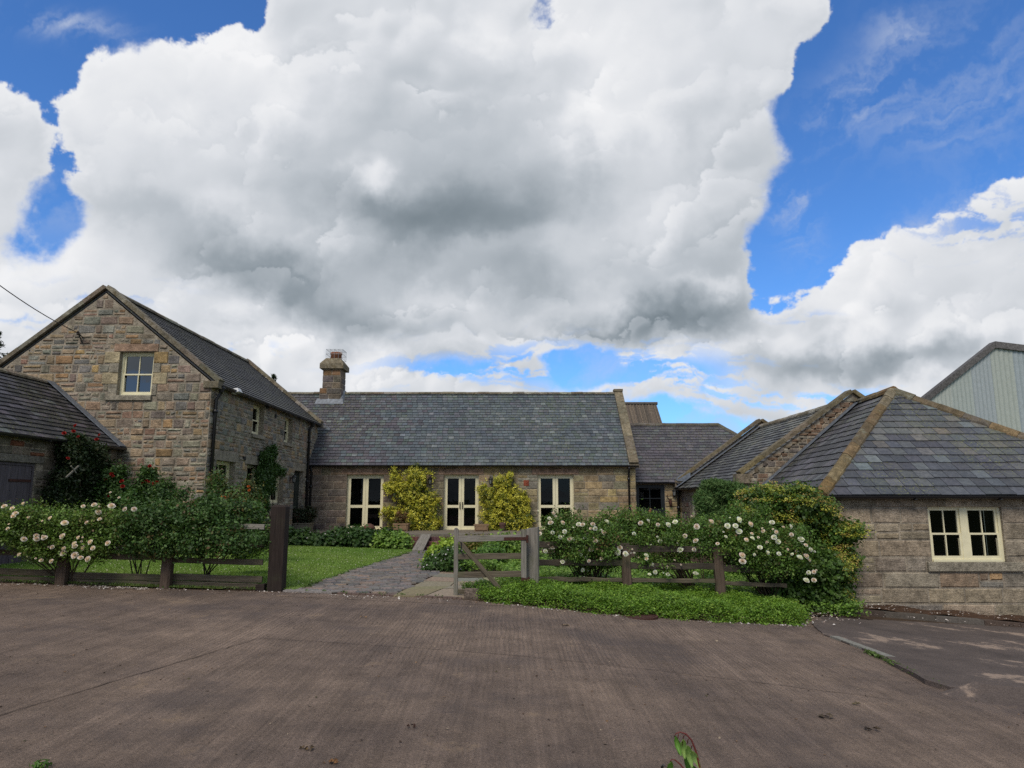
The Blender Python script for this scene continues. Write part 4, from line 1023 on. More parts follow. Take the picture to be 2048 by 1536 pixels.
lantern((at(981.5, 962, MY).x, MY - .01, at(981.5, 962, MY).z), (0, -1, 0), 'black lantern right of the middle french door, above the yellow shrub', 'wall lanterns by the doors')

# ------------------------------------------------------------------ link with the dark stable door
DY, DE, DR_, DYR = 29.3, 2.48, 5.06, 32.3
def link_building():
    root = empty('link_building', (8.5, 31.5, 0), 'lower purple-slated link between the cottage and the right-hand range', 'outbuilding')
    m = MB(); O, U, N = (MX1, DY, 0), (1, 0, 0), (0, -1, 0); W = 7.6; f = lambda u, v: (at(u, v, DY).x - MX1, at(u, v, DY).z)
    dr = (f(1271, 1000)[0], f(1330, 1000)[0], .1, f(0, 969)[1]); wall_skin(m, O, U, W, [(0, DE), (W, DE)], [dr], -.4, N=N, reveal=.12)
    stones(m, O, U, W, [(0, DE), (W, DE)], [dr, (dr[0] - .02, dr[1] + .1, dr[3], DE)], N, ASH_R, h=(.2, .28), l=(.3, .6), base=-.3, split=.1)
    block(m, O, U, N, dr[0], dr[1] + .1, dr[3], DE - .1, .02, BUFF); wall_skin(m, (MX1, 2 * DYR - DY, 0), (1, 0, 0), W, [(0, DE), (W, DE)], [], -.4, N=(0, 1, 0)); wall_skin(m, (MX1 + W, DY, 0), (0, 1, 0), 6, [(0, DE), (6, DE)], [], -.4, N=(1, 0, 0))
    m.build('wall', 'sandstone ashlar', root)
    P = wp(O, U, N); d = MB(); zc = dr[2] + (dr[3] - dr[2]) * .5; bar(d, P, dr[0], dr[1], dr[2], zc - .005, -.1, -.05); x0, x1 = dr[0], dr[1]
    bar(d, P, x0, x0 + .16, zc, dr[3], -.1, -.05); bar(d, P, x1 - .16, x1, zc, dr[3], -.1, -.05); bar(d, P, x0 + .16, x1 - .16, dr[3] - .14, dr[3], -.1, -.052); bar(d, P, x0 + .16, x1 - .16, zc, zc + .1, -.1, -.04)
    xm = (x0 + x1) / 2; zm = (zc + .1 + dr[3] - .14) / 2; bar(d, P, xm - .015, xm + .015, zc + .1, dr[3] - .14, -.09, -.06); bar(d, P, x0 + .16, x1 - .16, zm - .015, zm + .015, -.09, -.062); bar(d, P, x0, x1, dr[2], dr[3], -.5, -.48, 1)  # last bar is a backing panel with the indoor darkness painted in
    dd = d.build('door', ['dark door paint', 'unlit room panel'], root); pane_quad(dd, P, [(x0 + .16, x1 - .16, zc + .1, dr[3] - .14)], -.075)
    r = MB(); ov = .18; t = (DR_ - DE) / (DYR - DY); ez = DE - ov * t + .07; tz = DR_ + .05; L = math.hypot(DYR - DY + ov, tz - ez); XE = 9.56; XH = XE + 3.1
    slates(r, (MX1 + .1, DY - ov, ez), (1, 0, 0), (0, DYR - DY + ov, tz - ez), L, lambda s: 0, lambda s: XH - MX1 - .1 - (XH - XE) * max(0, s) / L, lambda x, s: SL_PURP, gauge=.2, width=.27)
    slab(r, [(MX1, DY - ov, ez), (XH, DY - ov, ez), (XE, DYR, tz), (MX1, DYR, tz)]); slab(r, [(MX1, 2 * DYR - DY + ov, ez), (XH, 2 * DYR - DY + ov, ez), (XE, DYR, tz), (MX1, DYR, tz)]); slab(r, [(XH, DY - ov, ez), (XH, 2 * DYR - DY + ov, ez), (XE, DYR, tz)])
    rf = r.build('roof', 'slate', root)
    q = MB(); ridge_stones(q, (MX1 + .1, DYR, tz + .02), (XE, DYR, tz + .02), .15, .11, [(1, (.10, .095, .085)), (1, (.13, .12, .10))], .5); ridge_stones(q, (XE, DYR, tz + .02), (XH, DY - ov, ez + .02), .14, .11, [(1, (.10, .095, .085)), (1, (.13, .12, .10))], .5); q.build('ridge', 'lichened stone', rf)
    gutter(root, (MX1 + .15, DY - ov - .04, ez - .02), (at(1362, 960, DY).x, DY - ov - .04, ez - .03), .055)
    xp = at(1355, 1000, DY).x; pipe(root, [(xp, DY - ov - .04, ez - .08), (xp, DY - .12, ez - .3), (xp, DY - .12, .1)], .05, [(xp, DY - .12, z) for z in (2.0, 1.35)], hopper=(xp, DY - ov - .04, ez - .08))
link_building()
lantern((at(1347, 985, DY).x, DY - .01, at(1347, 985, DY).z), (0, -1, 0), 'black lantern on the pale wall right of the dark stable door', 'wall lanterns by the doors')

# ------------------------------------------------------------------ middle range with its parapet gables
BX0, BXR, BX1, BY0, BY1, BE, BR = 7.0, 10.4, 13.8, 21.2, 29.2, 2.28, 4.72
def middle_range():
    root = empty('stable_range', (BXR, 25, 0), 'long stone range behind the hipped building, with raised gable copings at both ends', 'outbuilding')
    m = MB(); top = [(0, BE + .14), (BXR - BX0, BR + .17), (BX1 - BX0, BE + .14)]
    for yy, n in ((BY0, (0, -1, 0)), (BY1, (0, -1, 0))): wall_skin(m, (BX0, yy, 0), (1, 0, 0), BX1 - BX0, top, [], -.8, N=n); stones(m, (BX0, yy, 0), (1, 0, 0), BX1 - BX0, top, [], n, [(2, (.18, .12, .08)), (2, (.21, .17, .12)), (1, (.15, .13, .11)), (1, (.24, .22, .18))], h=(.1, .2), l=(.15, .4), base=1.4 if yy == BY0 else 2.2)
    O, U, N = (BX0, BY0, 0), (0, 1, 0), (-1, 0, 0); W = BY1 - BY0; f = lambda u, v: (atX(u, v, BX0).y - BY0, atX(u, v, BX0).z)
    op = (f(1389, 991)[0], f(1379, 991)[0], f(1384, 1042)[1], f(1384, 991)[1]); wall_skin(m, O, U, W, [(0, BE), (W, BE)], [op], -.9, N=N)
    stones(m, O, U, W, [(0, BE), (W, BE)], [op], N, [(3, (.20, .16, .12)), (2, (.17, .14, .12)), (2, (.23, .19, .14)), (1, (.21, .13, .10))], h=(.16, .28), l=(.22, .55), base=-.8)
    wall_skin(m, (BX1, BY0, 0), (0, 1, 0), W, [(0, BE), (W, BE)], [], -.9, N=(1, 0, 0)); m.build('wall', 'sandstone rubble', root)
    sash(root, O, U, N, *op, depth=.1, cols=2, sill=(op[0] - .1, op[1] + .1, op[2] - .13))
    r = MB(); ov = .2; t = (BR - BE) / (BXR - BX0); ez = BE - ov * t; tz = BR - .05; L = math.hypot(BXR - BX0 + ov, tz - ez)
    slates(r, (BX0 - ov, BY0 + .25, ez), (0, 1, 0), (BXR - BX0 + ov, 0, tz - ez), L, lambda s: 0, lambda s: W - .25, lambda x, s: SL_OLIVE if random.random() < .25 + .35 * smooth(s, 1.5, 3.5) else SL_DARK, gauge=.21, width=.3)
    slab(r, [(BX0 - ov, BY0, ez), (BX0 - ov, BY1, ez), (BXR, BY1, tz), (BXR, BY0, tz)]); slab(r, [(BX1 + ov, BY0, ez), (BX1 + ov, BY1, ez), (BXR, BY1, tz), (BXR, BY0, tz)])
    rf = r.build('roof', 'slate', root)
    q = MB(); ridge_stones(q, (BXR, BY0 + .3, tz + .05), (BXR, BY1 - .1, tz + .05), .16, .13, WEATH, .5); q.build('ridge', 'lichened stone', rf)
    MOSSY = [(3, (.16, .125, .07)), (2, (.15, .125, .085)), (1, (.21, .18, .13))]
    for yy in (BY0 + .10, BY1 + .05):
        q = MB(); z0 = BE + .22; z1 = BR + .19
        for sx in (BX0 - .12, BX1 + .12): coping(q, (sx, yy, z0 - .12 * .7), (BXR, yy, z1), .2, .2, .12, MOSSY, .8, side=(0, 1, 0))
        block(q, (BX0 - .3, yy - .18, 0), (1, 0, 0), (0, -1, 0), 0, .42, z0 - .34, z0 - .06, .03, (.18, .15, .11), back=.3); q.build('gable_coping', 'lichened stone', rf)
    q = MB(); coping(q, (BX0 - ov - .1, BY1 - .17, ez + .03), (BXR - .1, BY1 - .17, tz + .03), .26, .01, .02, [(1, (1, 1, 1))], .9, side=(0, 1, 0)); q.build('lead_flashing', 'lead', rf)
    q = MB(); a = at(1357, 962, DY - .3); q.hexa([a + V3(*p) for p in ((-.05, 0, 0), (.5, 0, .0), (.5, .4, .1), (-.05, .4, .1), (-.05, 0, .03), (.5, 0, .34), (.5, .4, .44), (-.05, .4, .13))]); q.build('lead_flashing', 'lead', rf)
    gutter(root, (BX0 - ov - .03, BY0 + .3, ez - .02), (BX0 - ov - .03, BY1 - .1, ez - .03), .055)
middle_range()

# ------------------------------------------------------------------ hipped building at the right
AX0, AX1, AXR, AY0, AYA, AE, AR = 6.75, 14.05, 10.4, 15.25, 18.95, 1.86, 4.62
def hipped_building():
    root = empty('hipped_building', (AXR, 18, -.7), 'low sandstone building at right with a hipped slate roof and a double sash window', 'outbuilding')
    m = MB(); O, U, N = (AX0, AY0, 0), (1, 0, 0), (0, -1, 0); W = AX1 - AX0; f = lambda u, v: (at(u, v, AY0).x - AX0, at(u, v, AY0).z)
    op = ((f(1856, 1017)[0] + f(1863, 1120)[0]) / 2, (f(2003, 1015)[0] + f(2014, 1125)[0]) / 2, f(0, 1124)[1], f(0, 1012)[1]); sl = (op[0] - .12, op[1] + .3, op[2] - .19, op[2])
    zt = AE - .12; wall_skin(m, O, U, W, [(0, zt), (W, zt)], [op], -1.4, N=N)
    stones(m, O, U, W, [(0, zt), (W, zt)], [op, sl], N, GREYT, h=(.27, .36), l=(.5, 1.25), base=-1.38, split=.10, joint=.022, proud=(.008, .024), jit=.012,
           palf=lambda x, z: ([(1.6, (.33, .215, .115)), (2, (.30, .225, .15)), (3, (.25, .215, .17)), (1.2, (.22, .205, .18))] if z < .25 and z > -.42 and x > 7.6 else GREYT))
    for (o, u, w, n) in (((AX0, AY0, 0), tuple(Vector((.10, 1, 0)).normalized()), 5.95, (-1, .1, 0)), ((AX1, AY0, 0), (0, 1, 0), 5.95, (1, 0, 0))): wall_skin(m, o, u, w, [(0, zt), (w, zt)], [], -1.4, N=n); stones(m, o, u, w, [(0, zt), (w, zt)], [], n, GREYT, h=(.25, .34), l=(.4, 1.0), base=-1.38)
    m.build('wall', 'sandstone ashlar', root)
    sash(root, O, U, N, *op, depth=.07, cols=2, lights=2, mull=.15, sill=sl[:3])
    r = MB(); ov = .2; ex0, ex1, ey = AX0 - ov, AX1 + ov, AY0 - ov; ez = AE - .06; hw = (ex1 - ex0) / 2; Lf = math.hypot(AYA - ey, AR - ez)
    def pal(x, s):
        k = s / Lf; p = .75 if .28 < k < .68 else (.3 if k > .68 else .03)
        p *= 1 - .75 * smooth(x, 2.2 + 2.0 * (1 - k), 6.2)
        return SL_OLIVE if random.random() < p else SL_BIG
    slates(r, (ex0, ey, ez), (1, 0, 0), (0, AYA - ey, AR - ez), Lf, lambda s: hw * max(0, s) / Lf, lambda s: 2 * hw - hw * max(0, s) / Lf, pal, gauge=.315, width=.315, th=.014, rag=.010)
    # the left side stands slightly askew to the ridge of the range behind
    SK = .10; Ud = Vector((SK, 1, 0)).normalized(); cor = Vector((ex0, ey, ez)); apv = Vector((AXR, AYA, AR)) - cor; ua = apv.dot(Ud); Vv = apv - Ud * ua; Ls = Vv.length; Vn = Vv.normalized()
    slates(r, cor, Ud, Vn, Ls, lambda s: ua * max(0, s) / Ls, lambda s: (BY0 - ey - Vn.y * s) / Ud.y, lambda x, s: SL_DARK if random.random() < .6 else SL_PURP, gauge=.27, width=.30, rag=.012, th=.014)
    Ls = math.hypot(hw, AR - ez); DYa = AYA - ey; LL = BY0 - ey; exb = ex0 + SK * (BY0 - ey); rbx = AXR + SK * (BY0 - AYA)
    slates(r, (ex1, ey, ez), (0, 1, 0), (-hw, 0, AR - ez), Ls, lambda s: DYa * max(0, s) / Ls, lambda s: LL, lambda x, s: SL_BIG, gauge=.315, width=.33)
    ap, rb = (AXR, AYA, AR), (rbx, BY0, AR); slab(r, [(ex0, ey, ez), (ex1, ey, ez), ap]); slab(r, [(ex0, ey, ez), ap, rb, (exb, BY0, ez)]); slab(r, [(ex1, ey, ez), ap, rb, (ex1, BY0, ez)])
    rf = r.build('roof', 'slate', root)
    HP = [(3, (.17, .125, .070)), (2, (.15, .115, .075)), (2, (.20, .165, .115)), (1.5, (.13, .115, .09)), (.7, (.20, .13, .06))]
    q = MB(); ridge_stones(q, (ex0 - .03, ey - .03, ez + .05), V3(*ap) + V3(0, 0, .05), .15, .15, HP, .62, jit=.012); ridge_stones(q, (ex1 + .03, ey - .03, ez + .05), V3(*ap) + V3(0, 0, .05), .15, .15, HP, .62, jit=.012); q.build('hip_stones', 'lichened stone', rf)
    q = MB(); ridge_stones(q, V3(*ap) + V3(0, -.1, .06), V3(*rb) + V3(0, 0, .05), .17, .15, HP, .6); q.build('ridge', 'lichened stone', rf)
    q = MB(); coping(q, (exb - .02, BY0 - .04, ez + .03), V3(rbx - .1, BY0 - .04, AR + .03), .24, .01, .025, [(1, (1, 1, 1))], .9, side=(0, 1, 0)); q.build('lead_flashing', 'lead', rf)
    gutter(root, (ex0 + .05, ey - .02, ez - .035), (ex1, ey - .02, ez - .035), .07); gutter(root, (ex0 - .02, ey + .1, ez - .035), (exb - .02, BY0 - .2, ez - .035), .06)
    q = MB(); q.beam((AX0 - .1, AY0 - .03, zt + .02), (AX1 + .1, AY0 - .03, zt + .02), .05, .09, jit=.004, segs=9); q.build('wall_plate', 'dark rail', root)
hipped_building()

# ------------------------------------------------------------------ barn at the right edge, shed behind
def corrugated(mb, A, B, C_, D_, period, amp, cols, seg=None):
    """ribbed sheet between edge A-B (start) and D-C (end); ribs run from A to D"""
    A, B, C_, D_ = map(Vector, (A, B, C_, D_)); n = max(2, int((B - A).length / period) * 4); nrm = (B - A).cross(D_ - A).normalized(); pa = []; pb = []
    for k in range(n + 1):
        t = k / n; o = nrm * amp * (1, .2, -1, .2)[k % 4]; pa.append(mb.vert(A.lerp(B, t) + o)); pb.append(mb.vert(D_.lerp(C_, t) + o))
    for k in range(n): mb.facei((pa[k], pa[k + 1], pb[k + 1], pb[k]), cols(k / n))
def barn():
    Y = 30.0; root = empty('barn', (22, 34, 0), 'tall barn clad in pale green ribbed sheeting at the right edge', 'barn')
    prof = [(14.8, 3.82), (at(1845, 803, Y).x, at(1845, 803, Y).z), (at(1988, 690, Y).x, at(1988, 690, Y).z), (30, at(1988, 690, Y).z - (30 - 21.2) * .13)]
    m = MB(); tints = [(.345, .39, .37), (.325, .37, .385), (.365, .405, .37), (.315, .365, .385), (.37, .405, .375)]
    for (xa, za), (xb, zb) in zip(prof, prof[1:]):
        corrugated(m, (xa, Y, za - .1), (xb, Y, zb - .1), (xb, Y, -1.5), (xa, Y, -1.5), .21, .018, lambda t, xa=xa, xb=xb: tints[int((xa + (xb - xa) * t) / .95) % 5])
    D = V3(11, 8, 0); F = lambda x, z: V3(x, Y + .12, z)
    for x_, z_ in ((prof[0][0] + .05, prof[0][1] - .1), (29.95, prof[-1][1] - .1)): m.face([F(x_, -1.5), F(x_, z_), F(x_, z_) + D, F(x_, -1.5) + D], (.33, .38, .38))
    m.face([F(x_, z_) + D for x_, z_ in [(prof[0][0], -1.5)] + prof + [(30, -1.5)]], (.33, .38, .38))
    m.build('cladding', 'sheet cladding', root)
    r = MB()
    for (xa, za), (xb, zb) in zip(prof, prof[1:]): corrugated(r, F(xa, za + .06), F(xa, za + .06) + D, F(xb, zb + .06) + D, F(xb, zb + .06), .25, .03, lambda t: (.16, .155, .15))
    rf = r.build('roof', 'fibre cement', root); q = MB()
    for (xa, za), (xb, zb) in zip(prof, prof[1:]):
        a, b = V3(xa, Y - .02, za), V3(xb, Y - .02, zb); n = max(1, round((b - a).length / 1.75)); d = (b - a) / n
        for k in range(n):
            c = random.uniform(.75, 1.15); col = tuple(c * e for e in ((.135, .13, .13) if abs(xa - 21) > 6 or random.random() < .9 else (.17, .13, .09)))
            p0, p1 = a + d * k + d * .003, a + d * (k + 1) - d * .003; q.hexa([p0 + V3(0, -.08, -.14), p1 + V3(0, -.08, -.14), p1 + V3(0, .3, -.14), p0 + V3(0, .3, -.14), p0 + V3(0, -.08, .15), p1 + V3(0, -.08, .15), p1 + V3(0, .3, .15), p0 + V3(0, .3, .15)], col)
    q.build('verge_capping', 'fibre cement', root)
barn()
def shed():
    root = empty('shed', (5.5, 37, 0), 'shed with a brown corrugated roof showing above the link roof', 'shed'); z1 = at(0, 808, 38).z; z0 = z1 - 2.0; x1 = at(1313, 808, 38).x
    m = MB(); corrugated(m, (1.5, 38, z1), (x1, 38, z1), (x1 + .05, 35.9, z0), (1.5, 35.9, z0), .165, .035, lambda t: random.choice([(.13, .105, .085), (.10, .085, .07), (.16, .13, .10)])); corrugated(m, (1.5, 38, z1), (x1, 38, z1), (x1, 41, z0), (1.5, 41, z0), .165, .035, lambda t: (.13, .11, .09))
    rf = m.build('roof', 'fibre cement', root); m = MB(); m.tube([(1.5, 38, z1 + .03), (x1 + .05, 38, z1 + .03)], .09, 8, (.11, .10, .09)); m.build('ridge', 'fibre cement', rf)
    m = MB(); m.box((1.6, 36.1, 0), (x1 - .1, 40.9, z0), (.2, .17, .13)); m.extrude([(x1 - .1, 36.1, z0), (x1 - .1, 40.9, z0), (x1 - .1, 38, z1 - .1)], (-.2, 0, 0), (.12, .11, .10)); m.build('wall', 'sandstone rubble', root)
shed()
# ------------------------------------------------------------------ ground
def interp(tab, x): return float(np.interp(x, [t[0] for t in tab], [t[1] for t in tab]))
EDGE = [(-30, 12.4), (-8.86, 12.51), (-5.87, 12.40), (-3.83, 12.49), (-1.05, 12.32), (-.2, 12.05), (1.39, 11.5), (3.02, 11.65), (4.76, 12.05), (5.4, 13.2), (9.6, 14.1), (30, 15.0)]
def edge(x): return interp(EDGE, x)
def sheet(xs, ys, zf, name, mat, kind='structure', keep=None, parent=None):
    me = bpy.data.meshes.new(name); nx, ny = len(xs), len(ys); v = [(x, y, zf(x, y)) for y in ys for x in xs]; f = []
    for j in range(ny - 1):
        for i in range(nx - 1):
            if keep is None or keep((xs[i] + xs[i + 1]) / 2, (ys[j] + ys[j + 1]) / 2): f.append((j * nx + i, j * nx + i + 1, (j + 1) * nx + i + 1, (j + 1) * nx + i))
    me.from_pydata(v, [], f); me.update(); me.materials.append(MATS[mat]); me.shade_smooth(); o = link(name, me, parent)
    if kind: o['kind'] = kind
    return o
def strip(xs, y0f, y1f, n, zf, name, mat, kind='structure'):       # sheet whose two long edges follow curves
    me = bpy.data.meshes.new(name); v = []; f = []
    for j in range(n + 1):
        for x in xs: y = y0f(x) + (y1f(x) - y0f(x)) * j / n; v.append((x, y, zf(x, y)))
    m = len(xs)
    for j in range(n):
        for i in range(m - 1): f.append((j * m + i, j * m + i + 1, (j + 1) * m + i + 1, (j + 1) * m + i))
    me.from_pydata(v, [], f); me.update(); me.materials.append(MATS[mat]); me.shade_smooth(); o = link(name, me)
    if kind: o['kind'] = kind
    return o
gf = np.concatenate([[-600, -250, -100, -60], np.arange(-30, 31, 1.5), [60, 100, 250, 600]])
sheet(list(gf), list(np.concatenate([[-400, -120, -50], np.arange(-20, 46, 1.5), [60, 100, 250, 700, 1500]])), lambda x, y: gz(max(-30, min(30, x)), y) - .05 - (.0 if y < 20 or abs(x) > 30 else .0), 'ground', 'field')
xs = list(np.arange(-22, 22.1, .25))
strip(xs, lambda x: -8, edge, 80, lambda x, y: gz(x, y) + .004 * math.sin(x * 1.7) * math.sin(y * 1.3), 'yard', 'tamped concrete')
# garden soil under the planting
def garden_z(x, y): return gz(x, y) + .012
strip(list(np.arange(-16, 16, .5)), lambda x: edge(x) + .02, lambda x: 31, 40, lambda x, y: garden_z(x, y) - .016, 'garden_soil', 'soil')
PL = lambda y: interp([(12.4, -3.75), (14, -3.7), (16, -3.6), (19, -3.3), (22, -3.05)], y)      # left edge of the sett path
PR = lambda y: interp([(12.4, -2.06), (16.3, -1.62), (19, -1.95), (22, -2.3)], y)
def lawn_keep(x, y): return x < PL(y) and x > -10.6 and not (y < edge(x) + .16)
sheet(list(np.arange(-10.6, -2.6, .2)), list(np.arange(12.5, 22.4, .2)), lambda x, y: gz(x, y) + .02, 'lawn', 'lawn soil', keep=lawn_keep)
sheet(list(np.arange(-8.4, 6.0, .4)), [24.35, 25.5, 27, 28.72], lambda x, y: .475, 'terrace', 'paving')
bpy.data.objects['terrace'].data.attributes.new('Col', 'FLOAT_COLOR', 'FACE').data.foreach_set('color', [c for _ in bpy.data.objects['terrace'].data.polygons for c in (.17, .145, .115, 1)])
# cobbled path of setts laid on the slant
def setts():
    m = MB(); ang = R(17); ca, sa = math.cos(ang), math.sin(ang); row = 0; t = -14.0
    while t < 14:
        s = -16 + (row % 2) * .12; rh = .145
        while s < 16:
            w = random.uniform(.21, .27); cx, cy = s + w / 2, t; X = -2.9 + ca * cx - sa * cy; Y = 17 + sa * cx + ca * cy; s += w
            if Y < edge(X) + .12 or Y > 22.7 or X < PL(Y) + .02 or X > PR(Y): continue
            z = gz(X, Y) + random.uniform(.034, .046); c = pick([(4, (.16, .15, .145)), (3, (.19, .16, .145)), (2, (.13, .125, .125)), (1, (.22, .165, .13))]); b = .010
            def q(a, d, e, zz): lx, ly = cx + a * (w / 2 - .014 - e), cy + d * (rh / 2 - .018 - e); return (-2.9 + ca * lx - sa * ly, 17 + sa * lx + ca * ly, zz)
            lo = [m.vert(q(a, d, 0, z - .03)) for a, d in ((-1, -1), (1, -1), (1, 1), (-1, 1))]; hi = [m.vert(q(a, d, b, z + random.uniform(-.003, .003))) for a, d in ((-1, -1), (1, -1), (1, 1), (-1, 1))]
            m.facei(hi, c)
            for k in range(4): m.facei((lo[k], lo[(k + 1) % 4], hi[(k + 1) % 4], hi[k]), c)
        t += rh; row += 1
    o = m.build('cobbled_path', 'paving'); o['kind'] = 'structure'
setts()
def flags():
    m = MB(); cell = []; r = random.Random(4)
    x0, x1, y0, y1 = -1.74, -.1, 12.3, 16.6; nx, ny = 3, 6
    P = []
    for j in range(ny + 1):
        yb_ = [y0 + (y1 - y0) * j / ny + r.uniform(-.2, .2) * (0 < j < ny) + (.26 * i if j else .05 * i) for i in range(nx + 1)]
        P.append([(PR(y) + .03 + (x1 - PR(y)) * i / nx + (r.uniform(-.14, .14) if 0 < i < nx else 0), y) for i, y in enumerate(yb_)])
    for j in range(ny):
        for i in range(nx):
            q = [P[j][i], P[j][i + 1], P[j + 1][i + 1], P[j + 1][i]]; cx = sum(a for a, _ in q) / 4; cy = sum(b for _, b in q) / 4
            if cy < edge(cx) + .1: continue
            c = pick([(3, (.25, .22, .13)), (2, (.22, .20, .14)), (1, (.26, .205, .15)), (1, (.19, .19, .15))]); g = .955; z = r.uniform(.018, .030)
            top = [(cx + (a - cx) * g, cy + (b - cy) * g, gz(a, b) + z) for a, b in q]; m.extrude([(a, b, c_ - .03) for a, b, c_ in top], (0, 0, .03), c)
    # worn slab at the left end of the threshold
    m.extrude([(-3.95, 12.48, gz(-3.9, 12.5) - .0), (-3.1, 12.44, gz(-3.2, 12.5)), (-3.35, 12.95, gz(-3.3, 12.9)), (-3.9, 12.98, gz(-3.9, 12.9))], (0, 0, .03), (.22, .20, .19))
    o = m.build('flagstones', 'paving'); o['kind'] = 'structure'
    k = MB(); n = 26
    for i in range(n):
        xa, xb = -3.0 + (2.15) * i / n, -3.0 + 2.15 * (i + 1) / n - .006; ya, yb = edge(xa), edge(xb)
        k.hexa([(xa, ya, gz(xa, ya) - .05), (xb, yb, gz(xb, yb) - .05), (xb, yb + .10, gz(xb, yb) - .05), (xa, ya + .10, gz(xa, ya) - .05), (xa, ya, gz(xa, ya) + .022), (xb, yb, gz(xb, yb) + .022), (xb, yb + .10, gz(xb, yb) + .026), (xa, ya + .10, gz(xa, ya) + .026)], (.13, .09, .075))
    o = k.build('path_edging', 'paving'); o['kind'] = 'structure'
flags()
# joints between the bays of the yard
def joint(name, pts, w, mat='crack', lift=.006, wob=.012):
    m = MB(); P = []
    for a, b in zip(pts, pts[1:]):
        n = max(2, int((Vector(b) - Vector(a)).length / .12)); P += [Vector(a).lerp(Vector(b), k / n) for k in range(n)]
    P.append(Vector(pts[-1])); A = []; B = []
    for k, p in enumerate(P):
        d = (P[min(k + 1, len(P) - 1)] - P[max(0, k - 1)]); d.z = 0; d.normalize(); s = Vector((-d.y, d.x, 0)); o = random.uniform(-wob, wob); ww = w * random.uniform(.35, 1.15) / 2
        a, b = p + s * (o + ww), p + s * (o - ww); A.append(m.vert((a.x, a.y, gz(a.x, a.y) + lift))); B.append(m.vert((b.x, b.y, gz(b.x, b.y) + lift)))
    for k in range(len(P) - 1): m.facei((A[k], A[k + 1], B[k + 1], B[k]))
    o = m.build(name, mat); o['kind'] = 'structure'; return o
j0, j1, j2, j3, j4 = G(-60, 1450), G(520, 1276), G(1024, 1311), G(1500, 1364), G(1790, 1400)
joint('yard_joint', [(p.x, p.y, 0) for p in (j0, j1)], .012)
joint('yard_joint', [(p.x, p.y, 0) for p in (j1, j2, j3, j4)], .010)
joint('yard_joint', [(p.x, p.y, 0) for p in (G(560, 1193), G(850, 1206), G(1010, 1212))], .02)
# old raised apron in front of the hipped building, with its broken edge
def apron():
    out = [G(1645, 1270), G(1700, 1291), G(1750, 1310), G(1800, 1340), G(1850, 1368), G(1905, 1385), G(1955, 1384), G(2048, 1392)]
    P = [Vector((p.x, p.y, 0)) for p in out] + [Vector((9.5, 7.9, 0)), Vector((16, 8.5, 0)), Vector((16, 14.9, 0)), Vector((9.6, 14.0, 0)), Vector((5.6, 13.2, 0)), Vector((5.05, 12.3, 0))]
    m = bpy.data.meshes.new('apron'); lift = lambda x, y: .022 + .03 * smooth(11 - y, 0, 3); v = []; f = []
    nx, ny = 60, 44; xs_ = np.linspace(4.3, 16, nx); ys_ = np.linspace(7.6, 14.95, ny); pts = [(p.x, p.y) for p in P]
    XX, YY = np.meshgrid((xs_[1:] + xs_[:-1]) / 2, (ys_[1:] + ys_[:-1]) / 2); ins = in_poly(XX, YY, pts)
    mb = MB()
    # triangulated fan outline, dense enough to follow the fall of the ground
    import mathutils
    poly = []
    for a, b in zip(P, P[1:] + P[:1]):
        n = max(1, int((b - a).length / .18))
        for k in range(n):
            p = a.lerp(b, k / n)
            if k and (b - a).length < 2.5: p += Vector((random.uniform(-.02, .02), random.uniform(-.02, .02), 0))
            poly.append(p)
    grid = [Vector((x, y, 0)) for x in np.arange(4.5, 16, .5) for y in np.arange(7.8, 14.9, .5) if in_poly(np.array([[x]]), np.array([[y]]), [(p.x, p.y) for p in poly])[0, 0]]
    co = [(p.x, p.y) for p in poly + grid]; n = len(poly)
    vv, ee, ff, *_ = mathutils.geometry.delaunay_2d_cdt([Vector(c) for c in co], [(i, (i + 1) % n) for i in range(n)], [], 1, 1e-5)
    i0 = [mb.vert((p.x, p.y, gz(p.x, p.y) + lift(p.x, p.y))) for p in vv]
    for t in ff: mb.facei(list(t))
    bl = [mb.vert((p.x, p.y, gz(p.x, p.y) - .1)) for p in poly]; tl = [mb.vert((p.x, p.y, gz(p.x, p.y) + lift(p.x, p.y))) for p in poly]
    for k in range(n): mb.facei((bl[k], bl[(k + 1) % n], tl[(k + 1) % n], tl[k]))
    o = mb.build('concrete_apron', 'apron concrete'); o['kind'] = 'structure'
    a, b = G(1660, 1276), G(1740, 1306)
    k = MB(); d = Vector((b.x - a.x, b.y - a.y, 0)).normalized(); s = Vector((d.y, -d.x, 0)) * -.02
    for t in range(3):
        p = Vector((a.x, a.y, 0)) + d * (t * .72); q = p + d * .70; w = Vector((d.y, -d.x, 0)) * -.14
        if w.x < 0: w = -w
        k.hexa([(c.x, c.y, gz(c.x, c.y) - .05) for c in (p, q, q + w, p + w)] + [(c.x, c.y, gz(c.x, c.y) + .035) for c in (p, q, q + w, p + w)], (.20, .195, .17))
    o = k.build('kerb', 'paving'); o['kind'] = 'structure'
    # broken lump at the near corner
    a = G(1985, 1395); k = MB(); r = random.Random(3); ring = [(a.x + .15 + .75 * math.cos(t) * r.uniform(.8, 1.1), a.y - .05 + .28 * math.sin(t) * r.uniform(.7, 1.1)) for t in [2 * math.pi * i / 14 for i in range(14)]]
    c0 = [k.vert((x, y, gz(x, y) - .02)) for x, y in ring]; c1 = [k.vert((a.x + .35 + (x - a.x) * .8, a.y + .1 + (y - a.y) * .55, gz(x, y) + .085 + r.uniform(-.015, .015))) for x, y in ring]
    for i in range(14): k.facei((c0[i], c0[(i + 1) % 14], c1[(i + 1) % 14], c1[i]), (.2, .14, .10))
    k.facei(c1, (.24, .18, .135)); o = k.build('broken_concrete', 'apron concrete'); tag(o, 'broken lump of pale concrete at the near corner of the raised apron', 'concrete')
apron()
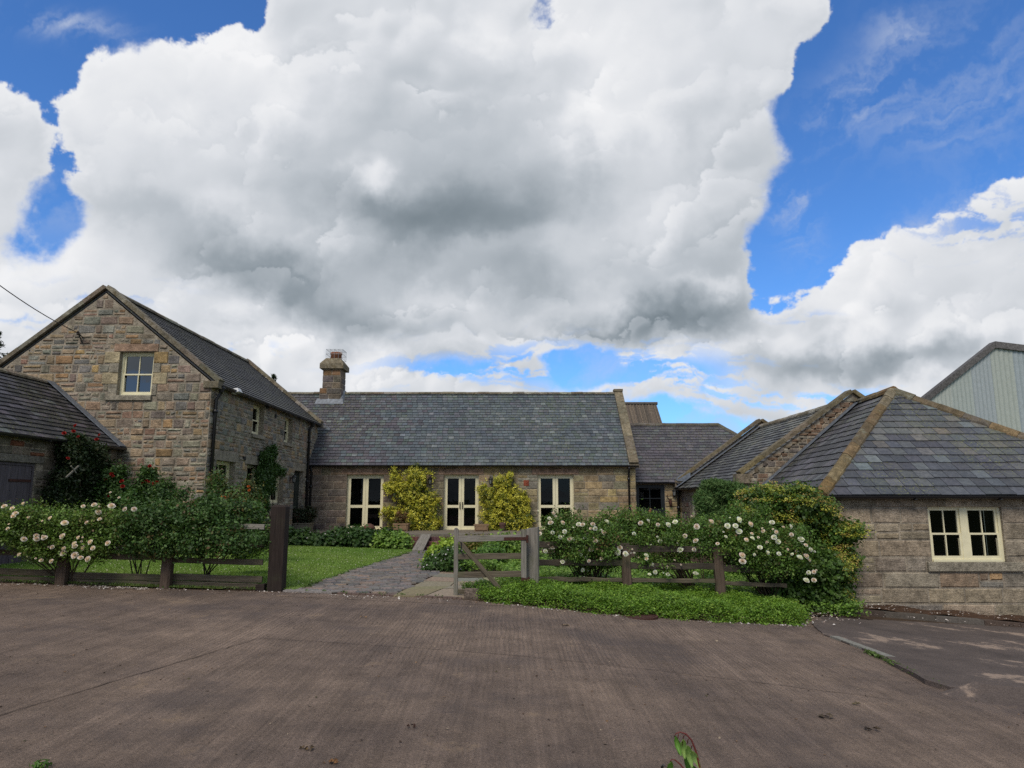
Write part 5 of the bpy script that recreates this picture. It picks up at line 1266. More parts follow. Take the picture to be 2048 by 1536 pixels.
# low plinth strip against the hipped building
strip(list(np.arange(5.7, 15, .25)), lambda x: 14.2 + .04 * math.sin(x * 3), lambda x: 15.26, 3, lambda x, y: gz(x, y) + .10 + .03 * math.sin(x * 5 + y * 2), 'plinth', 'leaf litter')
k_ = MB()
x_ = 5.75
while x_ < 15:
    w_ = random.uniform(.5, 1.1); k_.hexa([(x_, 14.05, gz(x_, 14) - .1), (x_ + w_ - .01, 14.05, gz(x_ + w_, 14) - .1), (x_ + w_ - .01, 14.25, gz(x_ + w_, 14) - .1), (x_, 14.25, gz(x_, 14) - .1), (x_, 14.07, gz(x_, 14) + .09), (x_ + w_ - .01, 14.07, gz(x_ + w_, 14) + .09), (x_ + w_ - .01, 14.25, gz(x_ + w_, 14) + .10), (x_, 14.25, gz(x_, 14) + .10)], pick([(1, (.09, .075, .065)), (1, (.07, .05, .04))])); x_ += w_
o_ = k_.build('kerb', 'paving'); o_['kind'] = 'structure'
def drain():
    p = G(1273, 1232); r = empty('drain_cover', p, 'round rusty iron drain cover at the edge of the ground cover', 'drain cover'); m = MB()
    m.lathe((p.x, p.y, gz(p.x, p.y) - .02), [(.34, 0), (.34, .032), (.30, .034), (.30, .028)], 28); m.build('frame', 'rusty iron', r)
    m = MB(); m.lathe((p.x, p.y, gz(p.x, p.y) - .02), [(.29, 0), (.29, .036), (.0, .038)], 28); m.build('lid', 'rusty iron', r)
drain()
# brick steps and the low garden wall of the terrace
def steps():
    root = empty('brick_steps', (-3.1, 24, .1), 'three worn brick steps with a stone top slab leading up to the terrace', 'steps'); x0, x1 = -3.55, -1.1
    for k, (ya, yb, z) in enumerate(((22.75, 23.3, .20), (23.3, 23.85, .335), (23.85, 24.4, .45))):
        m = MB(); zb = (.02, .20, .335)[k]; x = x0
        while x < x1:
            w = random.uniform(.095, .11); c = pick([(3, (.15, .065, .055)), (2, (.11, .055, .055)), (1, (.19, .11, .09))]); m.box((x, ya + random.uniform(0, .01), zb), (x + w - .008, ya + .22, z - random.uniform(0, .006)), c); x += w
        m.box((x0 + .0, ya + .22, zb - .05), (x1, yb + .03, z - .008), (.12, .07, .06)); m.box((x0, ya + .03, zb - .1), (x1, ya + .21, z - .02), (.12, .11, .10)); m.build('step', 'brick', root)
    m = MB()
    x = x0 - .1
    while x < x1 + .1: w = random.uniform(.5, .8); m.box((x, 24.25, .44), (x + w - .01, 24.8, .52), pick([(1, (.17, .15, .12)), (1, (.14, .125, .105))])); x += w
    m.build('top_slab', 'paving', root)
steps()
def low_wall(x0, x1, label):
    m = MB(); m.box((x0, 24.36, -.1), (x1, 24.62, .44), MORTAR); stones(m, (x0, 24.36, 0), (1, 0, 0), x1 - x0, [(0, .44), (x1 - x0, .44)], [], (0, -1, 0), [(2, (.16, .13, .11)), (1, (.13, .115, .10))], h=(.1, .16), l=(.15, .4), base=0)
    x = x0
    while x < x1 - .1: w = min(random.uniform(.35, .7), x1 - x); m.box((x, 24.30, .44), (x + w - .01, 24.66, .50 + random.uniform(-.008, .008)), pick([(2, (.15, .12, .10)), (1, (.12, .10, .09))])); x += w
    tag(m.build('garden_wall', 'sandstone rubble'), label, 'wall', 'low walls holding up the terrace')
low_wall(-8.25, -3.6, 'low stone retaining wall behind the leafy bed on the left of the steps')
low_wall(-1.0, 6.5, 'low stone retaining wall behind the shrubs on the right of the steps')
# ------------------------------------------------------------------ fences, gate and posts
def zat(v, Y, u=1024): return at(u, v, Y).z
def fence_left():
    Y = 12.62; root = empty('post_and_rail_fence', (-7.5, Y, .2), 'weathered post and rail fence left of the drive, half buried in rose bushes', 'fence')
    xs_ = [-13.2, -11.35, -9.55, at(135, 1100, Y).x, at(340, 1100, Y).x, at(553, 1100, Y).x - .12]
    for i, x in enumerate(xs_[:-1]):
        m = MB(); g_ = gz(x, Y); hgt = 1.02; m.beam((x, Y - .07, g_ - .3), (x + .012 * (-1) ** i, Y - .06, g_ + hgt), .17, .15, up=V3(0, 1, 0), jit=.006, segs=5); m.build('post', 'brown post', root)
    vs_ = [(1050, .085, 'silver oak'), (1087, .085, 'dark rail'), (1118, .10, 'weathered rail'), (1156, .11, 'weathered rail'), (1171, .10, 'weathered rail')]
    for a, b in zip(xs_, xs_[1:]):
        for k, (v, h, mt) in enumerate(vs_):
            z = zat(v, Y - .06); j = random.uniform(-.02, .02); tilt = gz(b, Y) - gz(a, Y); m = MB(); e = .06 if b < xs_[-1] - .1 else -.1
            zc = z + (gz(a, Y) - gz(-5.9, Y)); zd = z + (gz(b, Y) - gz(-5.9, Y))
            m.beam((a - .04, Y + .03 + .006 * k, zc + j), (b + e - .02, Y + .03 + .006 * k, zd + j), .045, h, jit=.006, segs=6); m.build('rail', mt if a > -8 or k != 0 else 'dark rail', root)
fence_left()
def big_post():
    x, y = at(557, 1100, 12.66).x, 12.66; g_ = gz(x, y); zt = zat(1010, y); m = MB()
    m.setgrain((x, y, 0), Z); w = .125
    m.hexa([(x - w, y - w, g_ - .3), (x + w, y - w, g_ - .3), (x + w, y + w, g_ - .3), (x - w, y + w, g_ - .3), (x - w, y - w, zt - .03), (x + w, y - w, zt - .035), (x + w, y + w, zt - .035), (x - w, y + w, zt - .03)], skip=(1,))
    t = .03; top = [(x - w, y - w, zt - .03), (x + w, y - w, zt - .035), (x + w, y + w, zt - .035), (x - w, y + w, zt - .03)]; i = [(x - w + t, y - w + t, zt), (x + w - t, y - w + t, zt - .004), (x + w - t, y + w - t, zt), (x - w + t, y + w - t, zt)]
    for k in range(4): m.face([top[k], top[(k + 1) % 4], i[(k + 1) % 4], i[k]])
    m.face(i)
    o = m.build('gatepost', 'dark stained post'); tag(o, 'tall square dark-stained gatepost on the left side of the path', 'gatepost')
    x2 = x - .22; m = MB(); m.hexa([(x2 - .09, y - .16, g_ - .1), (x2 + .06, y - .16, g_ - .1), (x2 + .06, y, g_ - .1), (x2 - .09, y, g_ - .1), (x2 - .09, y - .16, g_ + .11), (x2 + .05, y - .15, g_ + .12), (x2 + .05, y, g_ + .12), (x2 - .09, y, g_ + .11)])
    tag(m.build('wooden_block', 'dark stained post'), 'short dark wooden block at the foot of the tall dark gatepost', 'block')
    for zz in (1.35, .62):
        pass
big_post()
def gate():
    Y = 12.62; X = lambda u, v=1100: at(u, v, Y).x; zz = lambda v: zat(v, Y)
    root = empty('field_gate', (X(980), Y, 0), 'small silvery four-bar wooden gate with a diagonal brace, right of the path', 'gate')
    m = MB(); x = X(912.5); m.beam((x, Y, zz(1196)), (x - .005, Y, zz(1058)), .075, .075, up=V3(0, 1, 0), jit=.003, segs=5); m.lathe((x - .005, Y, zz(1058) - .02), [(.035, 0), (.03, .03), (.0, .045)], 8); m.build('stile', 'silver oak', root)
    m = MB(); x = X(1047.5); m.beam((x, Y, zz(1158)), (x, Y, zz(1059)), .10, .08, up=V3(0, 1, 0), jit=.004, segs=5); m.build('stile', 'silver oak', root)
    for va, vb, h in ((1078, 1074.5, .105), (1113, 1111.5, .10), (1150, 1147, .10), (1183, 1182, .075)):
        m = MB(); m.beam((X(914), Y - .01, zz(va)), (X(1046), Y - .01, zz(vb)), .045, h, jit=.004, segs=6); m.build('rail', 'silver oak' if va < 1100 else 'weathered rail', root)
    m = MB(); m.beam((X(921), Y - .055, zz(1085)), (X(1003), Y - .055, zz(1181)), .03, .075, jit=.003, segs=5); m.build('brace', 'weathered rail', root)
    m = MB(); m.beam((X(1008), Y - .045, zz(1077.5)), (X(1056), Y - .045, zz(1077)), .014, .055); m.tube([(X(1054.5), Y - .06, zz(1085)), (X(1054.5), Y - .06, zz(1070))], .022, 8); m.build('strap_hinge', 'rusty iron', root)
    m = MB(); m.beam((X(1042), Y - .045, zz(1157)), (X(1058), Y - .045, zz(1160)), .014, .05); m.tube([(X(1057), Y - .055, zz(1166)), (X(1057), Y - .055, zz(1154))], .022, 8); m.build('hinge', 'rusty iron', root)
    m = MB(); m.tube([(X(919), Y - .06, zz(1083)), (X(923), Y - .07, zz(1085)), (X(923), Y - .07, zz(1104)), (X(929), Y - .07, zz(1107))], .013, 6); m.build('latch', 'black iron', root)
gate()
def gatepost2():
    Y = 12.85; x = at(1065, 1100, Y).x; zt = zat(1056, Y); m = MB(); m.setgrain((x, Y, 0), Z); n = 14; rings = []
    for k, z in enumerate(np.linspace(gz(x, Y) - .3, zt, 7)):
        rings.append([m.vert((x + .115 * math.copysign(abs(math.cos(t)) ** .6, math.cos(t)) + .01 * math.sin(5 * t + z), Y + .105 * math.copysign(abs(math.sin(t)) ** .6, math.sin(t)) + .01 * math.cos(3 * t), z + (.02 * math.cos(t) if k == 6 else 0))) for t in [2 * math.pi * i / n for i in range(n)]])
    for a, b in zip(rings, rings[1:]):
        for k in range(n): m.facei((a[k], a[(k + 1) % n], b[(k + 1) % n], b[k]))
    m.facei(rings[-1]); tag(m.build('gatepost', 'silver oak'), 'stout silver-grey weathered gatepost that the wooden gate hangs on', 'gatepost')
gatepost2()
def stone_block():
    p = G(942, 1199); m = MB(); r = random.Random(5); x, y, z = p.x, p.y + .12, gz(p.x, p.y); q = [(-.125, -.1), (.125, -.09), (.12, .1), (-.12, .1)]
    m.hexa([(x + a, y + b, z - .05) for a, b in q] + [(x + a * .9, y + b * .85, z + .155 + r.uniform(-.01, .01)) for a, b in q], (.16, .125, .10)); m.mi = 0
    tag(m.build('stone_block', 'dressed stone'), 'small squared stone block on the ground in front of the wooden gate', 'stone block')
stone_block()
def fence_right():
    Y = 13.5; root = empty('post_and_rail_fence', (3, Y, -.1), 'dark post and rail fence right of the gate, rising out of ground cover', 'fence')
    X = lambda u: at(u, 1120, Y).x; xs_ = [X(1072), X(1252.5), X(1437.5), X(1560)]
    for i, x in enumerate(xs_[1:3]):
        m = MB(); zt = zat(1098 if i == 0 else 1095, Y); m.beam((x + (.03 if i else 0), Y, gz(x, Y) - .3), (x - (.03 if i else 0), Y, zt), .17, .14, up=V3(0, 1, 0), jit=.007, segs=6); m.build('post', 'brown post', root)
    rows = [((1089, 1092), (1096, 1099), (1104, 1108)), ((1124, 1126), (1131, 1133), (1135, 1141)), ((1158, 1160), (1160, 1163), (1165, 1172))]
    for k, row in enumerate(rows):
        for i, (va, vb) in enumerate(row):
            m = MB(); m.beam((xs_[i] - .05, Y - .03 + .05 * (k == 2), zat(va, Y)), (xs_[i + 1] + (.06 if i < 2 else .1), Y - .03 + .05 * (k == 2), zat(vb, Y)), .05, .115 if k < 2 else .075, jit=.009, segs=8); m.build('rail', 'dark rail' if k < 2 else 'weathered rail', root)
fence_right()
def ramp():
    a = at(835, 1110, 22.0); b = at(852, 1081, 23.9); m = MB(); s = V3(.15, 0, 0)
    a.z = gz(a.x, a.y) + .03; b.z = .50; d = (b - a).normalized(); w = V3(.17, -.02, 0); m.setgrain(a, d)
    m.hexa([a - w, a + w, b + w, b - w, a - w + Z * .04, a + w + Z * .04, b + w + Z * .04, b - w + Z * .04]); tag(m.build('plank_ramp', 'silver oak'), 'grey wooden plank laid as a ramp over the brick steps', 'plank')
ramp()
# ------------------------------------------------------------------ planting
DKG = [(4, (0.046, 0.097, 0.024)), (3, (0.066, 0.13, 0.029)), (1, (0.035, 0.07, 0.02)), (0.6, (0.117, 0.19, 0.041))]
MDG = [(4, (0.078, 0.167, 0.031)), (3, (0.114, 0.22, 0.041)), (1, (0.053, 0.105, 0.025)), (1, (0.175, 0.289, 0.056))]
LTG = [(4, (0.152, 0.276, 0.046)), (3, (0.214, 0.34, 0.061)), (2, (0.107, 0.197, 0.036)), (1, (0.285, 0.402, 0.081))]
BRT = [(4, (0.121, 0.236, 0.025)), (4, (0.172, 0.299, 0.032)), (3, (0.069, 0.149, 0.018)), (1, (0.253, 0.368, 0.046))]
LIM = [(4, (0.27, 0.392, 0.041)), (3, (0.351, 0.459, 0.047)), (2, (0.176, 0.284, 0.034))]
YEL = [(5, (.60, .56, .065)), (4, (.72, .67, .10)), (2, (.44, .45, .06)), (1.8, (.20, .27, .04)), (1, (.80, .74, .20))]
HYD = [(4, (.055, .115, .02)), (3, (.09, .16, .028)), (1, (.035, .07, .014))]
HYF = [(4, (.34, .36, .05)), (3, (.42, .42, .065)), (2, (.24, .31, .045)), (1, (.36, .27, .08))]

def rose_proto(name, tint, heart, r=.055):
    """a double rose: overlapping cupped petals round a tight centre"""
    m = MB()
    rr = random.Random(len(name) + int(tint[0] * 1000))
    for ring, (n, rad, hgt, op_, ln, w) in enumerate(((6, .30, -.12, .90, .42, .50), (6, .26, .0, .60, .42, .46), (5, .18, .10, .30, .40, .36), (4, .09, .16, .10, .34, .24), (3, .03, .20, .05, .26, .14))):
        for k in range(n):
            a = 2 * math.pi * (k + .5 * ring) / n + rr.uniform(-.18, .18); d = Vector((math.cos(a), math.sin(a), 0)); s = Vector((-math.sin(a), math.cos(a), 0)); f = min(1, ring / 4 + rr.uniform(-.1, .1)) if ring else 0
            c = tuple((heart[i] * f + tint[i] * (1 - f)) * rr.uniform(.92, 1.04) for i in range(3)); j = rr.uniform(.85, 1.12)
            b0 = d * .02 - Z * .32; mid = d * (rad + .16 * op_) + Z * (hgt); tip = d * (rad + ln * op_ * j) + Z * (hgt + ln * (1 - op_) * .9)
            P = [b0, mid - s * w - d * .05, tip - s * w * .72, tip + d * .05 - Z * .05, tip + s * w * .72, mid + s * w - d * .05]
            P = [p * r * 1.25 for p in P]; m.face([P[0], P[1], P[2], P[3]], c); m.face([P[0], P[3], P[4], P[5]], c)
    return m
ROSES = {}
def rose(kind, parent, p, s=1.0, tilt=None, name='rose_bloom'):
    if kind not in ROSES:
        t, h = {'blush': ((.86, .78, .77), (.84, .67, .65)), 'white': ((.88, .88, .87), (.86, .82, .80)), 'red': ((.42, .04, .035), (.30, .012, .014)), 'orange': ((.62, .20, .06), (.58, .12, .03))}[kind]
        mb = rose_proto(kind, t, h); o = mb.build('tmp', 'petal', None, True); ROSES[kind] = o.data; bpy.data.objects.remove(o)
    o = bpy.data.objects.new(name, ROSES[kind]); COL.objects.link(o); o.parent = parent
    o.matrix_parent_inverse = Matrix.Translation(-Vector(parent.location)) if parent.type == 'EMPTY' else Matrix()
    o.location = p; o.rotation_euler = tilt or (random.uniform(.5, 1.4), random.uniform(-.5, .5), random.uniform(-.9, .9)); s *= (.95 if kind in ('white', 'blush') else .85) * random.uniform(.68, 1.2); o.scale = (s, s * random.uniform(.85, 1), s); return o
def stems(root, base, tops, r=.012, mat='plant stem', name='stem', bend=.15):
    m = MB(); base = Vector(base)
    for t in tops:
        t = Vector(t); b = base + Vector((random.uniform(-.12, .12), random.uniform(-.08, .08), 0)); mid = b.lerp(t, .5) + Vector((random.uniform(-bend, bend), random.uniform(-bend, bend), .05))
        pts = [b.lerp(mid, k / 3) for k in range(3)] + [mid.lerp(t, k / 3) for k in range(4)]; m.tube(pts, [r * (1 - .11 * k) for k in range(len(pts))], 5)
    return m.build(name, mat, root)
def shoots(blobs_top, n, length, pal_seed=0):
    """upright sprays of leaves breaking the outline: returns extra blobs"""
    out = []
    for _ in range(n):
        c, r = random.choice(blobs_top); a = random.uniform(0, 6.28); x = c[0] + r[0] * .9 * math.cos(a) * random.random(); y = c[1] + r[1] * .7 * math.sin(a); z = c[2] + r[2] * .8
        L_ = length * random.uniform(.4, 1.1); lean = random.uniform(-.3, .3)
        for k in range(3): out.append(((x + lean * L_ * k / 3, y, z + L_ * k / 3), (.06, .06, L_ / 5)))
    return out
def px_blob(u, v, Y, ru, rv, ry=None):          # ellipsoid whose outline covers ru x rv photo pixels at that depth
    p = at(u, v, Y); k = Y * 1.01 / FPX; return ((p.x, p.y, p.z), (ru * k, ry if ry else min(ru, rv) * k, rv * k))

# --- yellow variegated shrubs trained on the cottage wall
LANT = [at(861, 962, MY), at(981.5, 962, MY)]
def clear_of_lanterns(p):
    return np.all([(np.abs(p[:, 0] - l.x + .01) > .125) | (np.abs(p[:, 2] - l.z) > .26) for l in LANT], axis=0)
def yellow_shrub(label, blobs_px, base_u, seed):
    root = empty('variegated_shrub', (at(base_u, 1060, MY).x, MY - .3, .48), label, 'shrub', 'yellow variegated shrubs on the cottage wall')
    bl = [px_blob(u, v, MY - .34, ru * 1.12, rv * 1.1, .34) for u, v, ru, rv in blobs_px]
    foliage('foliage', bl, 30000, .052, YEL, root, 'leaf', clump=22, csize=.045, shell=.25, aspect=.6, clip=lambda p: (p[:, 1] < MY - .02) & clear_of_lanterns(p), zmin=.47, up=.8)
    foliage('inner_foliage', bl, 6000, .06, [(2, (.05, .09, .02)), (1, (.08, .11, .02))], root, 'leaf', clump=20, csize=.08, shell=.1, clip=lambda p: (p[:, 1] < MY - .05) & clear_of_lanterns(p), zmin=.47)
    stems(root, (root.location.x, MY - .1, .48), [(c[0], MY - .12, c[2]) for c, r in bl], .02)
yellow_shrub('bushy golden variegated shrub on the wall between the left and middle french doors', [(832, 945, 14, 16), (828, 962, 30, 20), (852, 955, 16, 14), (790, 955, 9, 20), (782, 975, 16, 12), (818, 985, 40, 20), (840, 1000, 36, 20), (866, 1002, 12, 18), (826, 1022, 40, 18), (790, 1030, 28, 14), (778, 1022, 14, 8), (850, 1040, 32, 22), (812, 1046, 30, 16), (866, 1050, 18, 14)], 840, 1)
yellow_shrub('golden variegated shrub with a tall thin top shoot, right of the middle french door', [(1019, 955, 5, 12), (1000, 965, 24, 14), (972, 978, 16, 12), (1004, 985, 38, 18), (982, 998, 22, 16), (1036, 995, 18, 20), (1046, 1012, 16, 22), (1008, 1012, 34, 18), (986, 1030, 26, 16), (1020, 1036, 32, 16), (1052, 1038, 14, 16), (990, 1052, 24, 12), (1032, 1052, 26, 12)], 1010, 2)

# --- climber on the farmhouse side wall
def climber():
    root = empty('climbing_plant', (HX1 + .2, 24.3, .3), 'dark green climber growing up the farmhouse side wall between two ground-floor windows', 'climber')
    bl = []
    for u, v, ru, rv in ((545, 905, 8, 12), (540, 930, 16, 18), (552, 940, 12, 10), (528, 955, 15, 22), (525, 985, 14, 22), (540, 965, 10, 20), (533, 912, 8, 10), (524, 1010, 12, 20), (562, 942, 9, 5)):
        p = atX(u, v, HX1 + .22); k = p.y / FPX; bl.append(((HX1 + .18, p.y, p.z), (.17, ru * k * 2.3, rv * k)))
    foliage('foliage', bl, 15000, .075, DKG, root, 'leaf', clump=20, csize=.07, shell=.3, clip=lambda p: p[:, 0] > HX1 + .02, zmin=.3)
    stems(root, (HX1 + .1, 24.0, .3), [(HX1 + .1, c[1], c[2]) for c, r in bl], .02)
climber()

# --- roses climbing the outbuilding, and low red roses beside them
def red_climber():
    root = empty('climbing_rose', (-10.4, 16.9, .3), 'dark leafed climbing rose with a few red blooms against the outbuilding wall', 'climbing rose')
    bl = []
    for u, v, ru, rv in ((135, 905, 16, 26), (165, 895, 14, 16), (150, 930, 26, 30), (190, 915, 14, 30), (125, 960, 22, 26), (180, 960, 26, 30), (110, 990, 16, 20), (150, 1000, 34, 24), (200, 990, 24, 24), (150, 880, 8, 10), (205, 935, 8, 14)):
        p = atX(u, v, -10.45); k = p.y / FPX; bl.append(((-10.42, p.y, p.z), (.22, ru * k * 1.5, rv * k)))
    foliage('foliage', bl, 20000, .07, [(3, (.020, .040, .013)), (2, (.03, .055, .016)), (1, (.045, .05, .02))], root, 'leaf', clump=18, csize=.075, shell=.3, clip=lambda p: p[:, 0] > -10.68)
    stems(root, (-10.4, 16.9, .2), [(-10.5, c[1], c[2]) for c, r in bl], .018)
    for u, v in ((128, 866), (147, 862), (156, 873), (193, 878), (198, 870), (136, 916), (150, 851)): rose('red', root, atX(u, v, -10.15), 1.1)
    m = MB(); a = atX(132, 955, -10.1); b = atX(157, 932, -10.1); m.beam(a, b, .03, .035); m.build('cane', 'silver oak', root); m = MB(); m.beam(atX(142, 932, -10.08), atX(152, 946, -10.08), .025, .03); m.build('cane', 'silver oak', root)
red_climber()
def bush(name, label, cat, blobs, n, size, pal, base, mat='leaf', group=None, stem=True, clump=22, csize=.08, blooms=(), shell=.35, aspect=.6, up=.6, zmin=None, stemmat='plant stem', flat=None, clip=None, r=.012):
    root = empty(name, base, label, cat, group); foliage('foliage', blobs, n, size, pal, root, mat, clump=clump, csize=csize, shell=shell, aspect=aspect, up=up, zmin=zmin, flat=flat, clip=clip)
    if stem: stems(root, base, [c for c, _ in blobs], r, stemmat)
    for kind, p, s in blooms: rose(kind, root, p, s)
    if len(blooms) > 12:                       # half-open buds among them
        for _ in range(12):
            kind, p, s_ = random.choice(blooms); rose(kind, root, p + Vector((random.gauss(0, .12), random.gauss(0, .05), random.gauss(0, .09))), .42, name='rose_bud')
    return root
def bl(lst, Y, ry=None): return [px_blob(u, v, Y + (d[0] if d else 0), ru, rv, ry) for u, v, ru, rv, *d in lst]
bush('red_rose_bush', 'red rose bush in front of the outbuilding corner, between the climbing rose and the gable', 'rose bush', bl([(222, 960, 18, 18), (238, 985, 26, 22), (215, 990, 22, 18), (235, 945, 8, 12), (250, 1000, 24, 18)], 17.6, .35), 9000, .065, DKG, (-10.0, 17.6, .2), blooms=[('red', at(u, v, 17.3), 1.15) for u, v in ((223, 947), (226, 952), (211, 958), (243, 962), (245, 972), (218, 992))])
bush('red_rose_bush', 'red rose bush against the farmhouse gable, with a cluster of blooms and one high bloom', 'rose bush', bl([(298, 950, 12, 16), (300, 975, 30, 16), (330, 980, 16, 16), (290, 995, 28, 18), (325, 1000, 22, 16)], 18.2, .35), 9000, .065, DKG, (-9.4, 18.2, .2), blooms=[('red', at(u, v, 17.9), 1.15) for u, v in ((299, 932), (292, 961), (285, 966), (308, 967), (314, 963), (297, 964))])

# --- roses on the left fence
WR = [(3, (.10, .18, .03)), (3, (.14, .23, .04)), (2, (.045, .09, .018)), (.7, (.15, .19, .04)), (.4, (.14, .09, .04))]
def pts(lst, Y, dy=.0): return [at(u, v, Y + dy + random.uniform(-.12, .12)) for u, v in lst]
left_bl = bl([(30, 1032, 34, 13), (-30, 1036, 40, 20), (85, 1034, 34, 13), (130, 1038, 34, 13), (180, 1032, 38, 14), (225, 1036, 34, 15), (20, 1050, 24, 16), (90, 1075, 40, 22), (140, 1085, 44, 26), (70, 1095, 26, 16), (190, 1090, 34, 22), (160, 1100, 30, 10), (100, 1105, 18, 10), (150, 1055, 60, 18), (240, 1060, 24, 18), (40, 1062, 50, 14), (-20, 1070, 34, 20), (30, 1080, 18, 12), (60, 1020, 12, 8)], 12.35, .3)
bush('blush_rose_bush', 'bright leafed rose bush of pale pink blooms spilling over the far left fence', 'rose bush', left_bl, 34000, .042, WR, (-7.8, 12.75, .2), csize=.075, clump=26, shell=.4,
     blooms=[('blush', p, random.uniform(.85, 1.15)) for p in pts([(24, 1016), (46, 1007), (31, 1026), (26, 1032), (56, 1035), (15, 1057), (166, 1012), (188, 1009), (223, 1011), (199, 1038), (73, 1071), (88, 1075), (124, 1072), (156, 1075), (48, 1078), (104, 1094), (127, 1097), (126, 1106), (149, 1092), (165, 1096), (180, 1084), (185, 1096), (149, 1110), (161, 1115), (175, 1118), (215, 1086), (38, 1109), (102, 1122), (173, 1045), (129, 1045), (249, 1018), (268, 1018), (148, 1087), (73, 1077), (197, 1024), (100, 1036), (8, 1012), (82, 1120)], 11.98)])
dark_bl = bl([(290, 1036, 34, 14), (330, 1038, 40, 20), (380, 1034, 44, 20), (430, 1036, 44, 20), (300, 1050, 40, 26), (350, 1065, 44, 26), (410, 1060, 44, 26), (460, 1065, 42, 26), (280, 1080, 26, 20), (330, 1088, 36, 14), (400, 1088, 36, 14), (470, 1088, 34, 14), (345, 1018, 14, 8), (398, 1018, 16, 8), (445, 1014, 20, 9), (500, 1078, 30, 14), (528, 1075, 12, 14), (250, 1060, 24, 20)], 12.75, .5)
dark_bl += bl([(262, 1062, 22, 24), (300, 1075, 36, 26), (350, 1078, 40, 22), (400, 1076, 36, 22), (440, 1062, 30, 22), (455, 1085, 30, 16), (300, 1040, 34, 22), (370, 1045, 44, 24), (425, 1030, 22, 14), (280, 1095, 22, 10), (330, 1098, 30, 8), (395, 1098, 34, 8)], 12.3, .2)
dark_bl += bl([(480, 1030, 34, 16), (508, 1038, 20, 12), (492, 1018, 14, 8)], 13.25, .4)
dark_bl += shoots(dark_bl[:6], 12, .26)
dark_bl += [((at(u, v, 12.9).x, 12.9, at(u, v, 12.9).z), (.05, .05, .09)) for u, v in ((252, 1000), (262, 985), (300, 992), (312, 975), (365, 990), (368, 972), (428, 985), (432, 968), (436, 950), (470, 990), (520, 1005))]
b_ = bush('rose_bush', 'large dark green rose bush without blooms behind the fence, left of the tall dark gatepost', 'rose bush', dark_bl, 56000, .052, [(4, (.05, .11, .026)), (3, (.075, .145, .034)), (2, (.032, .07, .018)), (1, (.12, .19, .045)), (.3, (.17, .07, .04))], (-5.9, 13.0, .2), stem=False, csize=.075, clump=30, shell=.5, blooms=[('red', at(280, 1043, 12.5), .9)])
for bu, tops in ((275, [(250, 1110), (262, 1110), (272, 1108), (285, 1108), (300, 1110), (312, 1110)]), (410, [(385, 1112), (398, 1110), (408, 1110), (420, 1108), (440, 1108), (470, 1110), (492, 1108)])):
    a = at(bu, 1150, 13.2); a.z = gz(a.x, a.y); stems(b_, a, [at(u, v - 30, 13.1) for u, v in tops], .014, bend=.05)
bush('orange_rose', 'leggy rose with orange blooms in front of the farmhouse side windows', 'rose bush', bl([(500, 975, 12, 14), (488, 1005, 22, 20), (440, 985, 22, 18), (432, 965, 10, 12), (470, 1000, 24, 18), (508, 1000, 12, 16)], 16.5, .35), 9000, .055, [(3, (.05, .095, .02)), (1, (.12, .12, .03)), (1, (.03, .06, .015)), (.6, (.16, .07, .03))], (-6.3, 16.5, .2), csize=.08,
     blooms=[('orange', at(u, v, 16.2), 1.15) for u, v in ((497, 972), (498, 980), (493, 1000), (453, 998), (490, 1003), (447, 993))])
bush('border_shrub', 'low yellow-green shrub behind the left fence beside the tall dark gatepost', 'shrub', bl([(500, 1095, 20, 12), (525, 1078, 14, 12), (480, 1105, 18, 8)], 14.6, .3), 4000, .05, LTG, (-5.4, 14.6, .2), stem=False)

# --- leafy bed along the terrace
def bed():
    root = empty('leafy_bed', (-6.0, 23.3, .1), 'long low bed of dark leafy perennials with tiny white flowers below the left french door', 'flower bed')
    B = []
    x = -8.0
    while x < -3.75: h = random.uniform(.38, .56) + .06 * math.sin(x * 2.2); B.append(((x, 23.35 + random.uniform(-.2, .2), .12 + h * .45), (random.uniform(.3, .45), .62, h * .62))); x += .2
    foliage('foliage', B, 30000, .10, [(4, (.030, .070, .018)), (3, (.045, .095, .022)), (1, (.07, .13, .03))], root, 'leaf', clump=14, csize=.09, shell=.4, aspect=.85, zmin=.1)
    foliage('lime_foliage', [((-4.1 + .3 * k, 22.75, .35), (.28, .35, .26)) for k in range(3)], 4500, .09, LTG, root, 'leaf', clump=14, csize=.07, aspect=.85, zmin=.1)
    p, d = in_blobs(B, 260, .95); k = p[:, 2] > .40; p = p[k]
    leaf_mesh('flowers', p + np.array([0, -.05, .04]), np.tile([0, -.5, 1.], (len(p), 1)) + rng.normal(size=p.shape) * .2, np.full(len(p), .05), np.tile([.62, .60, .58], (len(p), 1)), 'petal', root, .9)
bed()
